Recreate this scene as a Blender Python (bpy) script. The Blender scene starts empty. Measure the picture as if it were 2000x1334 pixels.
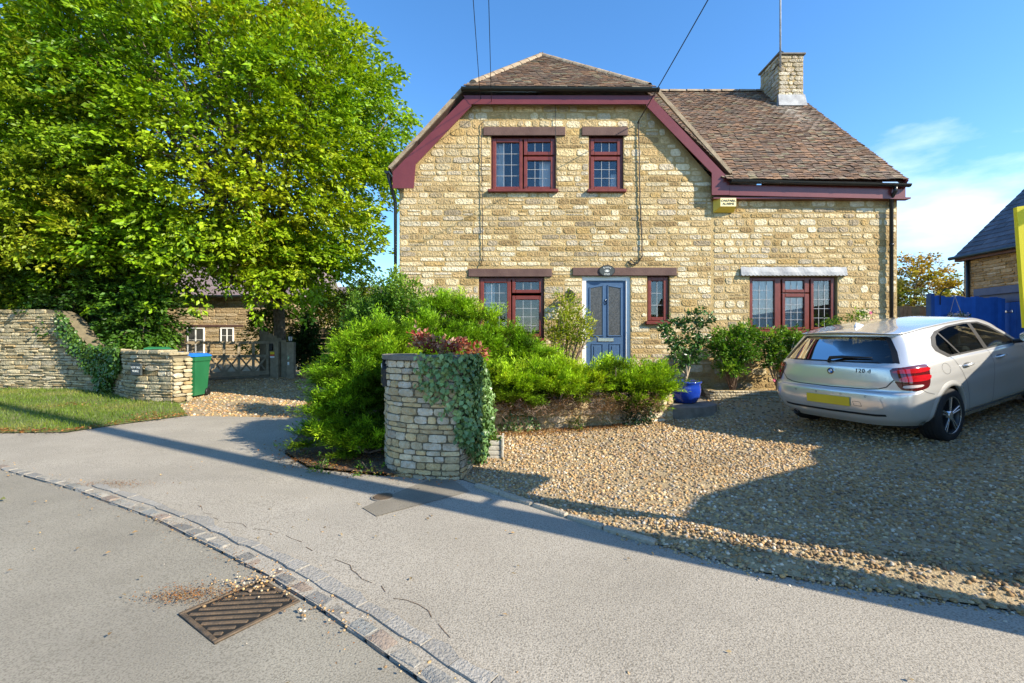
import bpy, math, random
import numpy as np
from mathutils import Vector, Matrix
from mathutils.bvhtree import BVHTree
from mathutils.geometry import tessellate_polygon

# ------------------------------------------------------------------ camera, sky, sun, exposure
SC = bpy.context.scene
COL = SC.collection
F = 889.0            # focal length in pixels of the 2000 px wide photograph
EYE = 1.5
cam_d = bpy.data.cameras.new('camera'); cam_d.sensor_width = 36.0; cam_d.lens = F/2000*36.0
cam_d.clip_start = 0.05; cam_d.clip_end = 3000
cam = bpy.data.objects.new('camera', cam_d); COL.objects.link(cam)
cam.location = (0, 0, EYE); cam.rotation_euler = (math.radians(90), 0, 0)
SC.camera = cam

SUN_AZ = math.atan2(0.88, -0.475)        # direction towards the sun, clockwise from +Y
SUN_EL = math.radians(32)
wd = bpy.data.worlds.new('World'); SC.world = wd; wd.use_nodes = True
nt = wd.node_tree; nt.nodes.clear()
def _n(t, tree=nt): return tree.nodes.new(t)
sky = _n('ShaderNodeTexSky'); sky.sky_type = 'NISHITA'; sky.sun_disc = False
sky.sun_elevation = SUN_EL; sky.sun_rotation = SUN_AZ
sky.air_density = 0.95; sky.dust_density = 0.15; sky.ozone_density = 3.4
tc = _n('ShaderNodeTexCoord'); mp_ = _n('ShaderNodeMapping')
mp_.inputs['Rotation'].default_value = (0.2, 0.5, 0.3); mp_.inputs['Scale'].default_value = (1.3, 2.2, 5.2)
mp_.inputs['Location'].default_value = (2.35, 0.4, 0.0)
nz = _n('ShaderNodeTexNoise'); nz.inputs['Scale'].default_value = 1.15; nz.inputs['Detail'].default_value = 9; nz.inputs['Roughness'].default_value = 0.56
rp = _n('ShaderNodeValToRGB'); rp.color_ramp.elements[0].position = 0.53; rp.color_ramp.elements[1].position = 0.80
rp.color_ramp.elements[1].color = (0.75, 0.75, 0.75, 1)
hs = _n('ShaderNodeHueSaturation'); hs.inputs['Saturation'].default_value = 1.2; hs.inputs['Value'].default_value = 1.08
mx = _n('ShaderNodeMix'); mx.data_type = 'RGBA'; mx.inputs['B'].default_value = (6.2, 6.5, 7.0, 1)
bg = _n('ShaderNodeBackground'); bg.inputs['Strength'].default_value = 0.15
wo = _n('ShaderNodeOutputWorld')
L = nt.links.new
L(tc.outputs['Generated'], mp_.inputs['Vector']); L(mp_.outputs['Vector'], nz.inputs['Vector'])
# the cloud thins out towards the left (west) of the sky
sx = _n('ShaderNodeSeparateXYZ'); L(tc.outputs['Generated'], sx.inputs[0])
mr = _n('ShaderNodeMapRange'); mr.inputs['From Min'].default_value = -0.1; mr.inputs['From Max'].default_value = 0.75; mr.inputs['To Min'].default_value = -0.22; mr.inputs['To Max'].default_value = 0.065
L(sx.outputs['X'], mr.inputs['Value'])
ad = _n('ShaderNodeMath'); ad.operation = 'ADD'; L(nz.outputs['Fac'], ad.inputs[0]); L(mr.outputs['Result'], ad.inputs[1])
L(ad.outputs[0], rp.inputs['Fac']); L(rp.outputs['Color'], mx.inputs['Factor'])
L(sky.outputs['Color'], hs.inputs['Color']); L(hs.outputs['Color'], mx.inputs['A'])
L(mx.outputs['Result'], bg.inputs['Color']); L(bg.outputs['Background'], wo.inputs['Surface'])

sun_d = bpy.data.lights.new('sun', 'SUN'); sun_d.energy = 5.0; sun_d.angle = math.radians(0.55); sun_d.color = (1.0, 0.895, 0.72)
sun = bpy.data.objects.new('sun', sun_d); COL.objects.link(sun)
SUNV = Vector((math.sin(SUN_AZ)*math.cos(SUN_EL), math.cos(SUN_AZ)*math.cos(SUN_EL), math.sin(SUN_EL)))
sun.rotation_euler = (-SUNV).to_track_quat('-Z', 'Y').to_euler()
SC.view_settings.view_transform = 'Standard'; SC.view_settings.look = 'None'
SC.view_settings.gamma = 1.0; SC.view_settings.use_curve_mapping = False
SC.view_settings.exposure = 1.02
SC.render.engine = 'CYCLES'
SC.cycles.max_bounces = 6; SC.cycles.diffuse_bounces = 3; SC.cycles.glossy_bounces = 3
SC.cycles.transparent_max_bounces = 12; SC.cycles.transmission_bounces = 3
SC.cycles.caustics_reflective = False; SC.cycles.caustics_refractive = False
SC.cycles.use_denoising = True

# ------------------------------------------------------------------ helpers
RNG = random.Random(11)
rng = np.random.default_rng(11)
def U(a, b): return RNG.uniform(a, b)
def P(px, py, d): return Vector(((px-1000)/F*d, d, EYE+(667-py)/F*d))
HY = 9.0                                   # the house front stands in the plane y = HY
def FX(px, d=HY): return (px-1000)/F*d
def FZ(py, d=HY): return EYE+(667-py)/F*d
def sstep(a, b, x):
    t = np.clip((x-a)/(b-a), 0, 1); return t*t*(3-2*t)
EDGE = np.array([(-3, 5.6), (-0.48, 4.48), (0.8, 3.41), (1.58, 2.83), (2.72, 2.42), (6, 1.3), (12, -0.7), (40, -9)])
def hz(x, y, berm=True):
    """height of the ground at (x, y)"""
    x = np.asarray(x, float); y = np.asarray(y, float)
    de = y-np.interp(x, EDGE[:, 0], EDGE[:, 1])
    dp = np.clip(de, 0, None)*0.9
    zr = 0.035+0.3*(1-np.exp(-dp/4))+np.clip(x-4, 0, 9)*0.085*sstep(0, 3, de)+0.14*sstep(7.3, 8.3, y)*sstep(-1.5, 0, x)
    if berm: zr = zr+0.05*np.exp(-((de-0.32)/0.2)**2)*sstep(0.6, 1.6, x)
    zl = 0.02+0.016*np.clip(y-4, 0, 22)
    w = sstep(-2.4, -0.7, x)
    return zl*(1-w)+zr*w
def hzf(x, y): return float(hz(x, y))

ROOTS = {}
def link(o, parent):
    COL.objects.link(o)
    if parent is not None:
        o.parent = parent
        if parent.name in ROOTS: o.matrix_parent_inverse = Matrix.Translation(-Vector(ROOTS[parent.name]))
    return o
def tag(o, label=None, cat=None, group=None, kind=None):
    if label: o['label'] = label
    if cat: o['category'] = cat
    if group: o['group'] = group
    if kind: o['kind'] = kind
    return o
def thing(name, label, cat, loc=(0, 0, 0), group=None, local=False):
    o = bpy.data.objects.new(name, None); COL.objects.link(o); o.location = loc
    o.empty_display_size = 0.2
    if not local: ROOTS[o.name] = tuple(loc)
    return tag(o, label, cat, group)

def mesh_data(name, v, f, smooth=False, tint=None, mats=None, fmat=None):
    me = bpy.data.meshes.new(name)
    if isinstance(f, np.ndarray) and isinstance(v, np.ndarray):
        n = f.shape[1]
        me.vertices.add(len(v)); me.vertices.foreach_set('co', np.ascontiguousarray(v, np.float32).ravel())
        me.loops.add(f.size); me.loops.foreach_set('vertex_index', np.ascontiguousarray(f, np.int32).ravel())
        me.polygons.add(len(f))
        me.polygons.foreach_set('loop_start', np.arange(0, f.size, n, dtype=np.int32))
        try: me.polygons.foreach_set('loop_total', np.full(len(f), n, np.int32))
        except Exception: pass
        me.update(calc_edges=True)
    else:
        me.from_pydata([tuple(p) for p in v], [], [tuple(q) for q in f]); me.update()
    if tint is not None:
        a = me.attributes.new('tint', 'FLOAT_COLOR', 'POINT')
        c = np.ones((len(me.vertices), 4), np.float32); c[:, :3] = np.asarray(tint, np.float32).reshape(-1, 3)
        a.data.foreach_set('color', c.ravel())
    if smooth: me.polygons.foreach_set('use_smooth', np.ones(len(me.polygons), bool))
    if mats:
        for m in mats: me.materials.append(m)
    if fmat is not None: me.polygons.foreach_set('material_index', np.asarray(fmat, np.int32))
    return me
def obj(name, me, parent=None, loc=None):
    o = bpy.data.objects.new(name, me)
    if loc is not None: o.location = loc
    return link(o, parent)

class MB:
    """collects pieces of one mesh"""
    def __init__(s): s.v = []; s.f = []; s.t = []
    def add(s, v, f, t=(1, 1, 1)):
        k = len(s.v); s.v += [tuple(p) for p in v]; s.f += [tuple(i+k for i in q) for q in f]; s.t += [tuple(t)]*len(v); return s
    def box(s, a, b, t=(1, 1, 1), bev=0.0):
        x0, y0, z0 = a; x1, y1, z1 = b
        if x0 > x1: x0, x1 = x1, x0
        if y0 > y1: y0, y1 = y1, y0
        if z0 > z1: z0, z1 = z1, z0
        return s.obox(((x0+x1)/2, (y0+y1)/2, (z0+z1)/2), (1, 0, 0), (0, 1, 0), (0, 0, 1), x1-x0, y1-y0, z1-z0, t, bev)
    def obox(s, c, ax, ay, az, lx, ly, lz, t=(1, 1, 1), bev=0.0):
        c = Vector(c); ax = Vector(ax).normalized(); ay = Vector(ay).normalized(); az = Vector(az).normalized()
        hx, hy, hz_ = lx/2, ly/2, lz/2
        if bev <= 0:
            v = [c+ax*(i*hx)+ay*(j*hy)+az*(k*hz_) for i in (-1, 1) for j in (-1, 1) for k in (-1, 1)]
            f = [(0, 1, 3, 2), (4, 6, 7, 5), (0, 4, 5, 1), (2, 3, 7, 6), (0, 2, 6, 4), (1, 5, 7, 3)]
            return s.add(v, f, t)
        b = min(bev, hx*.45, hy*.45, hz_*.45)
        v = []; idx = {}
        for i in (-1, 1):
            for j in (-1, 1):
                for k in (-1, 1):
                    for m, d in enumerate(((0, b, b), (b, 0, b), (b, b, 0))):
                        idx[(i, j, k, m)] = len(v)
                        v.append(c+ax*(i*(hx-d[0]))+ay*(j*(hy-d[1]))+az*(k*(hz_-d[2])))
        I = idx; f = []
        for i in (-1, 1):
            q = [I[(i, -1, -1, 0)], I[(i, 1, -1, 0)], I[(i, 1, 1, 0)], I[(i, -1, 1, 0)]]; f.append(q if i > 0 else q[::-1])
            q = [I[(-1, i, -1, 1)], I[(1, i, -1, 1)], I[(1, i, 1, 1)], I[(-1, i, 1, 1)]]; f.append(q[::-1] if i > 0 else q)
            q = [I[(-1, -1, i, 2)], I[(1, -1, i, 2)], I[(1, 1, i, 2)], I[(-1, 1, i, 2)]]; f.append(q if i > 0 else q[::-1])
        for i in (-1, 1):
            for j in (-1, 1):
                f.append((I[(i, j, -1, 0)], I[(i, j, 1, 0)], I[(i, j, 1, 1)], I[(i, j, -1, 1)]))
                f.append((I[(i, -1, j, 0)], I[(i, 1, j, 0)], I[(i, 1, j, 2)], I[(i, -1, j, 2)]))
                f.append((I[(-1, i, j, 1)], I[(1, i, j, 1)], I[(1, i, j, 2)], I[(-1, i, j, 2)]))
                for k in (-1, 1): f.append((I[(i, j, k, 0)], I[(i, j, k, 1)], I[(i, j, k, 2)]))
        return s.add(v, f, t)
    def tube(s, pts, r, n=8, t=(1, 1, 1), cap=True):
        pts = [Vector(p) for p in pts]; m = len(pts)
        rs = r if isinstance(r, (list, tuple)) else [r]*m
        v = []; prev = None
        for i, p in enumerate(pts):
            d = (pts[min(i+1, m-1)]-pts[max(i-1, 0)])
            d = d.normalized() if d.length > 1e-9 else Vector((0, 0, 1))
            if prev is None:
                a = d.cross(Vector((0, 0, 1)))
                if a.length < 1e-3: a = d.cross(Vector((0, 1, 0)))
            else:
                a = prev-d*prev.dot(d)
                if a.length < 1e-6: a = d.cross(Vector((0, 0, 1)))
            a.normalize(); prev = a; b = d.cross(a)
            for k in range(n):
                th = 2*math.pi*k/n; v.append(p+(a*math.cos(th)+b*math.sin(th))*rs[i])
        f = [(i*n+k, i*n+(k+1) % n, (i+1)*n+(k+1) % n, (i+1)*n+k) for i in range(m-1) for k in range(n)]
        if cap: f += [tuple(range(n))[::-1], tuple((m-1)*n+k for k in range(n))]
        return s.add(v, f, t)
    def lathe(s, c, prof, n=24, axis=(0, 0, 1), t=(1, 1, 1), a0=0, a1=2*math.pi):
        """prof: (radius, height) pairs along the axis"""
        c = Vector(c); w = Vector(axis).normalized()
        a = w.cross(Vector((0, 0, 1)))
        if a.length < 1e-3: a = Vector((1, 0, 0))
        a.normalize(); b = w.cross(a); full = abs(a1-a0-2*math.pi) < 1e-6
        m = n if full else n+1; v = []
        for r, h in prof:
            for k in range(m):
                th = a0+(a1-a0)*k/n; v.append(c+w*h+(a*math.cos(th)+b*math.sin(th))*r)
        f = []
        for i in range(len(prof)-1):
            for k in range(n if full else n):
                k2 = (k+1) % m if full else k+1
                f.append((i*m+k, i*m+k2, (i+1)*m+k2, (i+1)*m+k))
        return s.add(v, f, t)
    def prism(s, poly, depth, t=(1, 1, 1)):
        """poly: list of 3D points of a planar outline; depth: extrusion vector"""
        poly = [Vector(p) for p in poly]; d = Vector(depth); n = len(poly)
        v = poly+[p+d for p in poly]
        tr = tessellate_polygon([poly])
        f = [tuple(x) for x in tr]+[tuple(i+n for i in x[::-1]) for x in tr]
        f += [(i, (i+1) % n, n+(i+1) % n, n+i) for i in range(n)]
        return s.add(v, f, t)
    def build(s, name, mat, parent=None, smooth=False, tint=True, loc=None, auto=None):
        v = s.v
        if loc is not None: v = [tuple(Vector(p)-Vector(loc)) for p in v]
        me = mesh_data(name, v, s.f, smooth, s.t if tint else None, [mat])
        if auto:
            me.polygons.foreach_set('use_smooth', np.ones(len(me.polygons), bool))
            me.set_sharp_from_angle(angle=math.radians(auto))
        return obj(name, me, parent, loc)

def clip_half(poly, ax, val, sign):
    out = []
    n = len(poly)
    for i in range(n):
        a, b = poly[i], poly[(i+1) % n]
        da, db = (a[ax]-val)*sign, (b[ax]-val)*sign
        if da >= 0: out.append(a)
        if (da > 0 and db < 0) or (da < 0 and db > 0):
            t = da/(da-db); out.append((a[0]+(b[0]-a[0])*t, a[1]+(b[1]-a[1])*t))
    return out
def area2(p): return 0.5*sum(p[i][0]*p[(i+1) % len(p)][1]-p[(i+1) % len(p)][0]*p[i][1] for i in range(len(p)))
def grid_clip(poly, us, vs):
    """cells of the grid us x vs cut to poly -> 2D verts, faces"""
    V = []; idx = {}; Fc = []
    if area2(poly) < 0: poly = poly[::-1]
    for i in range(len(us)-1):
        col = clip_half(clip_half(poly, 0, us[i], 1), 0, us[i+1], -1)
        if len(col) < 3: continue
        for j in range(len(vs)-1):
            c = clip_half(clip_half(col, 1, vs[j], 1), 1, vs[j+1], -1)
            if len(c) < 3 or abs(area2(c)) < 1e-9: continue
            q = []
            for p in c:
                k = (round(p[0], 5), round(p[1], 5))
                if k not in idx: idx[k] = len(V); V.append(p)
                if not q or q[-1] != idx[k]: q.append(idx[k])
            if len(q) > 1 and q[0] == q[-1]: q.pop()
            if len(q) > 2: Fc.append(q)
    return V, Fc
def steps(a, b, s): 
    n = max(1, int(math.ceil((b-a)/s))); return [a+(b-a)*i/n for i in range(n+1)]
def in_poly(x, y, poly):
    x = np.asarray(x); y = np.asarray(y); c = np.zeros(x.shape, bool); n = len(poly)
    for i in range(n):
        (x0, y0), (x1, y1) = poly[i], poly[(i+1) % n]
        if y0 == y1: continue
        k = ((y0 > y) != (y1 > y)) & (x < (x1-x0)*(y-y0)/(y1-y0)+x0)
        c ^= k
    return c
def sheet(name, poly, off, mat, step=0.4, parent=None, kind='structure', berm=True):
    xs = [p[0] for p in poly]; ys = [p[1] for p in poly]
    V, Fc = grid_clip(poly, steps(min(xs), max(xs), step), steps(min(ys), max(ys), step))
    a = np.array(V); z = hz(a[:, 0], a[:, 1], berm)+off
    o = obj(name, mesh_data(name, [(p[0], p[1], zz) for p, zz in zip(V, z)], Fc, True, None, [mat]), parent)
    if kind and parent is None: o['kind'] = kind
    return o

# ------------------------------------------------------------------ materials
def mk(name, col, rough=0.8, col2=None, nscale=6.0, var=0.2, bump=0.3, bscale=60.0, tint=False, metal=0.0, spec=0.4, coat=0.0,
       speck=None, emit=None, detail=5.0, bdist=0.01, blotch=None):
    m = bpy.data.materials.new(name); m.use_nodes = True
    t = m.node_tree; t.nodes.clear(); ln = t.links.new
    out = t.nodes.new('ShaderNodeOutputMaterial'); b = t.nodes.new('ShaderNodeBsdfPrincipled')
    ln(b.outputs[0], out.inputs[0])
    b.inputs['Roughness'].default_value = rough; b.inputs['Metallic'].default_value = metal
    b.inputs['Specular IOR Level'].default_value = spec; b.inputs['Coat Weight'].default_value = coat
    b.inputs['Coat Roughness'].default_value = 0.05
    g = t.nodes.new('ShaderNodeNewGeometry')
    n1 = t.nodes.new('ShaderNodeTexNoise'); n1.inputs['Scale'].default_value = nscale; n1.inputs['Detail'].default_value = detail
    ln(g.outputs['Position'], n1.inputs['Vector'])
    r = t.nodes.new('ShaderNodeValToRGB'); r.color_ramp.elements[0].position = 0.3; r.color_ramp.elements[1].position = 0.7
    c2 = col2 or tuple(min(1, c*(1+var)) for c in col); c1 = col if col2 else tuple(c*(1-var) for c in col)
    r.color_ramp.elements[0].color = (*c1, 1); r.color_ramp.elements[1].color = (*c2, 1)
    ln(n1.outputs['Fac'], r.inputs['Fac']); cur = r.outputs['Color']
    if speck:
        sc, amt, cc = speck
        vo = t.nodes.new('ShaderNodeTexNoise'); vo.inputs['Scale'].default_value = sc; vo.inputs['Detail'].default_value = 2
        ln(g.outputs['Position'], vo.inputs['Vector'])
        rr = t.nodes.new('ShaderNodeValToRGB'); rr.color_ramp.elements[0].position = 0.45; rr.color_ramp.elements[1].position = 0.68
        ln(vo.outputs['Fac'], rr.inputs['Fac'])
        ma = t.nodes.new('ShaderNodeMath'); ma.operation = 'MULTIPLY'; ma.inputs[1].default_value = amt
        ln(rr.outputs['Color'], ma.inputs[0])
        mi = t.nodes.new('ShaderNodeMix'); mi.data_type = 'RGBA'; mi.inputs['B'].default_value = (*cc, 1)
        ln(ma.outputs[0], mi.inputs['Factor']); ln(cur, mi.inputs['A']); cur = mi.outputs['Result']
    if blotch:
        sc, amt, cc = blotch
        vo = t.nodes.new('ShaderNodeTexNoise'); vo.inputs['Scale'].default_value = sc; vo.inputs['Detail'].default_value = 7; vo.inputs['Roughness'].default_value = 0.65
        mp2 = t.nodes.new('ShaderNodeMapping'); mp2.inputs['Rotation'].default_value = (0, 0, 0.6); mp2.inputs['Scale'].default_value = (0.6, 1.5, 1)
        ln(g.outputs['Position'], mp2.inputs['Vector']); ln(mp2.outputs['Vector'], vo.inputs['Vector'])
        rr = t.nodes.new('ShaderNodeValToRGB'); rr.color_ramp.elements[0].position = 0.48; rr.color_ramp.elements[1].position = 0.72
        ln(vo.outputs['Fac'], rr.inputs['Fac'])
        ma = t.nodes.new('ShaderNodeMath'); ma.operation = 'MULTIPLY'; ma.inputs[1].default_value = amt
        ln(rr.outputs['Color'], ma.inputs[0])
        mi = t.nodes.new('ShaderNodeMix'); mi.data_type = 'RGBA'; mi.inputs['B'].default_value = (*cc, 1)
        ln(ma.outputs[0], mi.inputs['Factor']); ln(cur, mi.inputs['A']); cur = mi.outputs['Result']
    if tint:
        a = t.nodes.new('ShaderNodeAttribute'); a.attribute_name = 'tint'
        mi = t.nodes.new('ShaderNodeMix'); mi.data_type = 'RGBA'; mi.blend_type = 'MULTIPLY'; mi.inputs['Factor'].default_value = 1
        ln(cur, mi.inputs['A']); ln(a.outputs['Color'], mi.inputs['B']); cur = mi.outputs['Result']
    ln(cur, b.inputs['Base Color'])
    if bump:
        n2 = t.nodes.new('ShaderNodeTexNoise'); n2.inputs['Scale'].default_value = bscale; n2.inputs['Detail'].default_value = 4
        ln(g.outputs['Position'], n2.inputs['Vector'])
        bp = t.nodes.new('ShaderNodeBump'); bp.inputs['Strength'].default_value = bump; bp.inputs['Distance'].default_value = bdist
        ln(n2.outputs['Fac'], bp.inputs['Height']); ln(bp.outputs['Normal'], b.inputs['Normal'])
    if emit:
        b.inputs['Emission Color'].default_value = (*emit[:3], 1); b.inputs['Emission Strength'].default_value = emit[3]
    return m
def mk_leaf(name, trans=0.35, rough=0.45, spec=0.35, tscale=(1.25, 1.2, 0.6)):
    m = bpy.data.materials.new(name); m.use_nodes = True
    t = m.node_tree; t.nodes.clear(); ln = t.links.new
    out = t.nodes.new('ShaderNodeOutputMaterial'); b = t.nodes.new('ShaderNodeBsdfPrincipled')
    b.inputs['Roughness'].default_value = rough; b.inputs['Specular IOR Level'].default_value = spec
    a = t.nodes.new('ShaderNodeAttribute'); a.attribute_name = 'tint'; ln(a.outputs['Color'], b.inputs['Base Color'])
    tr = t.nodes.new('ShaderNodeBsdfTranslucent')
    mi = t.nodes.new('ShaderNodeMix'); mi.data_type = 'RGBA'; mi.blend_type = 'MULTIPLY'; mi.inputs['Factor'].default_value = 1
    mi.inputs['B'].default_value = (*tscale, 1); ln(a.outputs['Color'], mi.inputs['A']); ln(mi.outputs['Result'], tr.inputs['Color'])
    ms = t.nodes.new('ShaderNodeMixShader'); ms.inputs[0].default_value = trans
    ln(b.outputs[0], ms.inputs[1]); ln(tr.outputs[0], ms.inputs[2]); ln(ms.outputs[0], out.inputs[0])
    return m
def mk_glass(name, tintc=(0.75, 0.8, 0.82), refl=1.0, rough=0.01, bump=0.0):
    m = bpy.data.materials.new(name); m.use_nodes = True
    t = m.node_tree; t.nodes.clear(); ln = t.links.new
    out = t.nodes.new('ShaderNodeOutputMaterial'); tr = t.nodes.new('ShaderNodeBsdfTransparent'); tr.inputs[0].default_value = (*tintc, 1)
    gl = t.nodes.new('ShaderNodeBsdfGlossy'); gl.inputs['Roughness'].default_value = rough
    fr = t.nodes.new('ShaderNodeFresnel'); fr.inputs['IOR'].default_value = 1.5
    ma = t.nodes.new('ShaderNodeMath'); ma.operation = 'MULTIPLY_ADD'; ma.inputs[1].default_value = refl; ma.inputs[2].default_value = 0.02
    ln(fr.outputs[0], ma.inputs[0])
    if bump:
        g = t.nodes.new('ShaderNodeNewGeometry'); n2 = t.nodes.new('ShaderNodeTexNoise'); n2.inputs['Scale'].default_value = 6
        ln(g.outputs['Position'], n2.inputs['Vector']); bp = t.nodes.new('ShaderNodeBump'); bp.inputs['Strength'].default_value = bump
        bp.inputs['Distance'].default_value = 0.02
        ln(n2.outputs['Fac'], bp.inputs['Height']); ln(bp.outputs[0], gl.inputs['Normal'])
    ms = t.nodes.new('ShaderNodeMixShader'); ln(ma.outputs[0], ms.inputs[0]); ln(tr.outputs[0], ms.inputs[1]); ln(gl.outputs[0], ms.inputs[2])
    ln(ms.outputs[0], out.inputs[0]); return m

M = {}
M['asphalt_road'] = mk('asphalt_road', (0.235, 0.213, 0.168), 0.9, (0.31, 0.285, 0.228), 1.2, bump=0.5, bscale=130, speck=(115, 0.8, (0.12, 0.107, 0.08)), bdist=0.007, blotch=(0.8, 0.30, (0.13, 0.12, 0.10)))
M['asphalt_path'] = mk('asphalt_path', (0.315, 0.283, 0.228), 0.9, (0.405, 0.366, 0.30), 0.9, bump=0.55, bscale=120, speck=(105, 0.85, (0.14, 0.122, 0.095)), bdist=0.008, blotch=(0.7, 0.32, (0.16, 0.145, 0.12)))
M['asphalt_patch'] = mk('asphalt_patch', (0.185, 0.162, 0.122), 0.9, (0.235, 0.208, 0.16), 3, bump=0.5, bscale=150, speck=(140, 0.5, (0.06, 0.055, 0.05)), bdist=0.006)
M['soil'] = mk('soil', (0.09, 0.06, 0.035), 0.95, (0.16, 0.11, 0.07), 9, bump=0.8, bscale=40, bdist=0.03)
M['ground'] = mk('ground', (0.10, 0.12, 0.04), 0.95, (0.16, 0.14, 0.07), 0.8, bump=0.5, bscale=10)
M['turf'] = mk('turf', (0.09, 0.13, 0.025), 0.95, (0.17, 0.17, 0.06), 3, bump=0.6, bscale=50, bdist=0.02)
M['gravel_bed'] = mk('gravel_bed', (0.26, 0.19, 0.10), 0.95, (0.40, 0.31, 0.18), 26, bump=1.0, bscale=45, bdist=0.02)
M['pebble'] = mk('pebble', (0.85, 0.85, 0.85), 0.75, (1, 1, 1), 60, tint=True, bump=0.2, bscale=200)
M['mortar'] = mk('mortar', (0.37, 0.262, 0.112), 0.95, (0.49, 0.36, 0.168), 2.2, bump=0.8, bscale=55, bdist=0.02, speck=(24, 0.35, (0.54, 0.42, 0.22)), blotch=(0.55, 0.35, (0.26, 0.19, 0.09)))
M['stone'] = mk('stone', (0.72, 0.69, 0.62), 0.92, (1.0, 1.0, 1.0), 11, tint=True, bump=0.9, bscale=26, bdist=0.034, speck=(20, 0.35, (0.52, 0.41, 0.23)), blotch=(0.6, 0.40, (0.42, 0.36, 0.26)))
M['drystone'] = mk('drystone', (0.70, 0.70, 0.66), 0.92, (1.0, 1.0, 1.0), 7, tint=True, bump=0.9, bscale=24, bdist=0.03, speck=(11, 0.4, (0.40, 0.37, 0.28)))
M['wall_core'] = mk('wall_core', (0.10, 0.085, 0.055), 0.95, (0.18, 0.15, 0.09), 8, bump=0.6, bscale=30)
M['tile'] = mk('tile', (0.75, 0.72, 0.7), 0.9, (1.05, 1.0, 0.95), 14, tint=True, bump=0.8, bscale=60, bdist=0.02, speck=(16, 0.5, (0.30, 0.29, 0.22)))
M['ridge'] = mk('ridge', (0.20, 0.145, 0.095), 0.9, (0.36, 0.29, 0.20), 9, bump=0.6, bscale=40)
M['slate'] = mk('slate', (0.055, 0.065, 0.085), 0.6, (0.10, 0.11, 0.13), 5, tint=True, bump=0.3, bscale=30)
M['slate_far'] = mk('slate_far', (0.16, 0.12, 0.13), 0.8, (0.24, 0.19, 0.19), 3, bump=0.3, bscale=12)
M['upvc'] = mk('upvc_rosewood', (0.125, 0.022, 0.014), 0.38, (0.17, 0.033, 0.020), 12, bump=0.05, bscale=80, spec=0.5)
M['upvc_board'] = mk('upvc_board', (0.125, 0.024, 0.024), 0.3, (0.16, 0.034, 0.032), 3, bump=0.04, bscale=60, spec=0.5)
M['lintel'] = mk('lintel', (0.085, 0.045, 0.038), 0.7, (0.13, 0.075, 0.06), 5, bump=0.3, bscale=30)
M['gutter'] = mk('gutter', (0.008, 0.011, 0.012), 0.3, (0.014, 0.018, 0.018), 4, bump=0.0, spec=0.5)
M['lead'] = mk('lead', (0.21, 0.22, 0.235), 0.65, (0.38, 0.395, 0.405), 7, bump=0.3, bscale=30)
M['white'] = mk('white_paint', (0.80, 0.80, 0.78), 0.4, var=0.03, bump=0.0)
M['cream'] = mk('cream_paint', (0.62, 0.58, 0.50), 0.6, var=0.05, bump=0.1)
M['door'] = mk('door_blue', (0.048, 0.10, 0.19), 0.42, (0.058, 0.115, 0.215), 20, bump=0.06, bscale=120)
M['metal'] = mk('metal_bright', (0.75, 0.74, 0.72), 0.2, var=0.03, bump=0, metal=1.0)
M['black'] = mk('black_metal', (0.012, 0.012, 0.013), 0.45, var=0.1, bump=0.05)
M['bars'] = mk('lead_bars', (0.42, 0.43, 0.44), 0.5, var=0.05, bump=0)
M['curtain'] = mk('curtain', (0.80, 0.81, 0.82), 0.9, var=0.05, bump=0.1, bscale=100)
M['room'] = mk('room', (0.055, 0.052, 0.05), 0.9, var=0.2, bump=0)
M['glass'] = mk_glass('window_glass', (0.92, 0.93, 0.93), 1.1)
M['obscure'] = mk('obscure_glass', (0.04, 0.042, 0.04), 0.22, (0.10, 0.10, 0.095), 40, bump=0.55, bscale=90, spec=0.6, bdist=0.01)
M['leaf'] = mk_leaf('leaf')
M['ivyleaf'] = mk_leaf('ivy_leaf', 0.15, 0.35, 0.5)
M['needle'] = mk_leaf('needle', 0.25, 0.55, 0.25)
M['bark'] = mk('bark', (0.10, 0.075, 0.05), 0.95, (0.22, 0.17, 0.12), 12, bump=1.0, bscale=25, bdist=0.03)
M['twig'] = mk('twig', (0.16, 0.11, 0.08), 0.9, (0.30, 0.22, 0.17), 20, bump=0.3)
M['paleStem'] = mk('pale_stem', (0.36, 0.29, 0.2), 0.9, (0.48, 0.4, 0.28), 20, bump=0.3)
M['timber'] = mk('timber', (0.19, 0.15, 0.095), 0.9, (0.30, 0.245, 0.165), 7, bump=0.5, bscale=40, tint=True)
M['blue_fence'] = mk('blue_fence', (0.015, 0.10, 0.40), 0.6, (0.022, 0.13, 0.48), 5, bump=0.3, bscale=40, tint=True)
M['bin_green'] = mk('bin_green', (0.018, 0.13, 0.05), 0.42, (0.026, 0.16, 0.065), 3, bump=0.05)
M['bin_lid'] = mk('bin_lid_blue', (0.02, 0.17, 0.55), 0.4, var=0.08, bump=0.02)
M['pot_blue'] = mk('glazed_blue', (0.008, 0.03, 0.27), 0.10, (0.014, 0.06, 0.40), 7, bump=0.05, bscale=15, spec=0.7, coat=0.6)
M['terracotta'] = mk('terracotta', (0.32, 0.13, 0.06), 0.9, (0.42, 0.19, 0.1), 9, bump=0.2)
M['concrete'] = mk('concrete', (0.13, 0.115, 0.09), 0.9, (0.22, 0.195, 0.16), 8, bump=0.6, bscale=60)
M['sett'] = mk('sett', (0.85, 0.85, 0.85), 0.8, (1.0, 1.0, 1.0), 25, tint=True, bump=0.8, bscale=60, bdist=0.015, speck=(70, 0.4, (0.5, 0.48, 0.44)))
M['iron'] = mk('rusty_iron', (0.06, 0.046, 0.032), 0.7, (0.135, 0.092, 0.055), 18, bump=0.5, bscale=80)
M['grate_dark'] = mk('pit_shade_black', (0.01, 0.01, 0.009), 0.9, var=0.2, bump=0)
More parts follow.
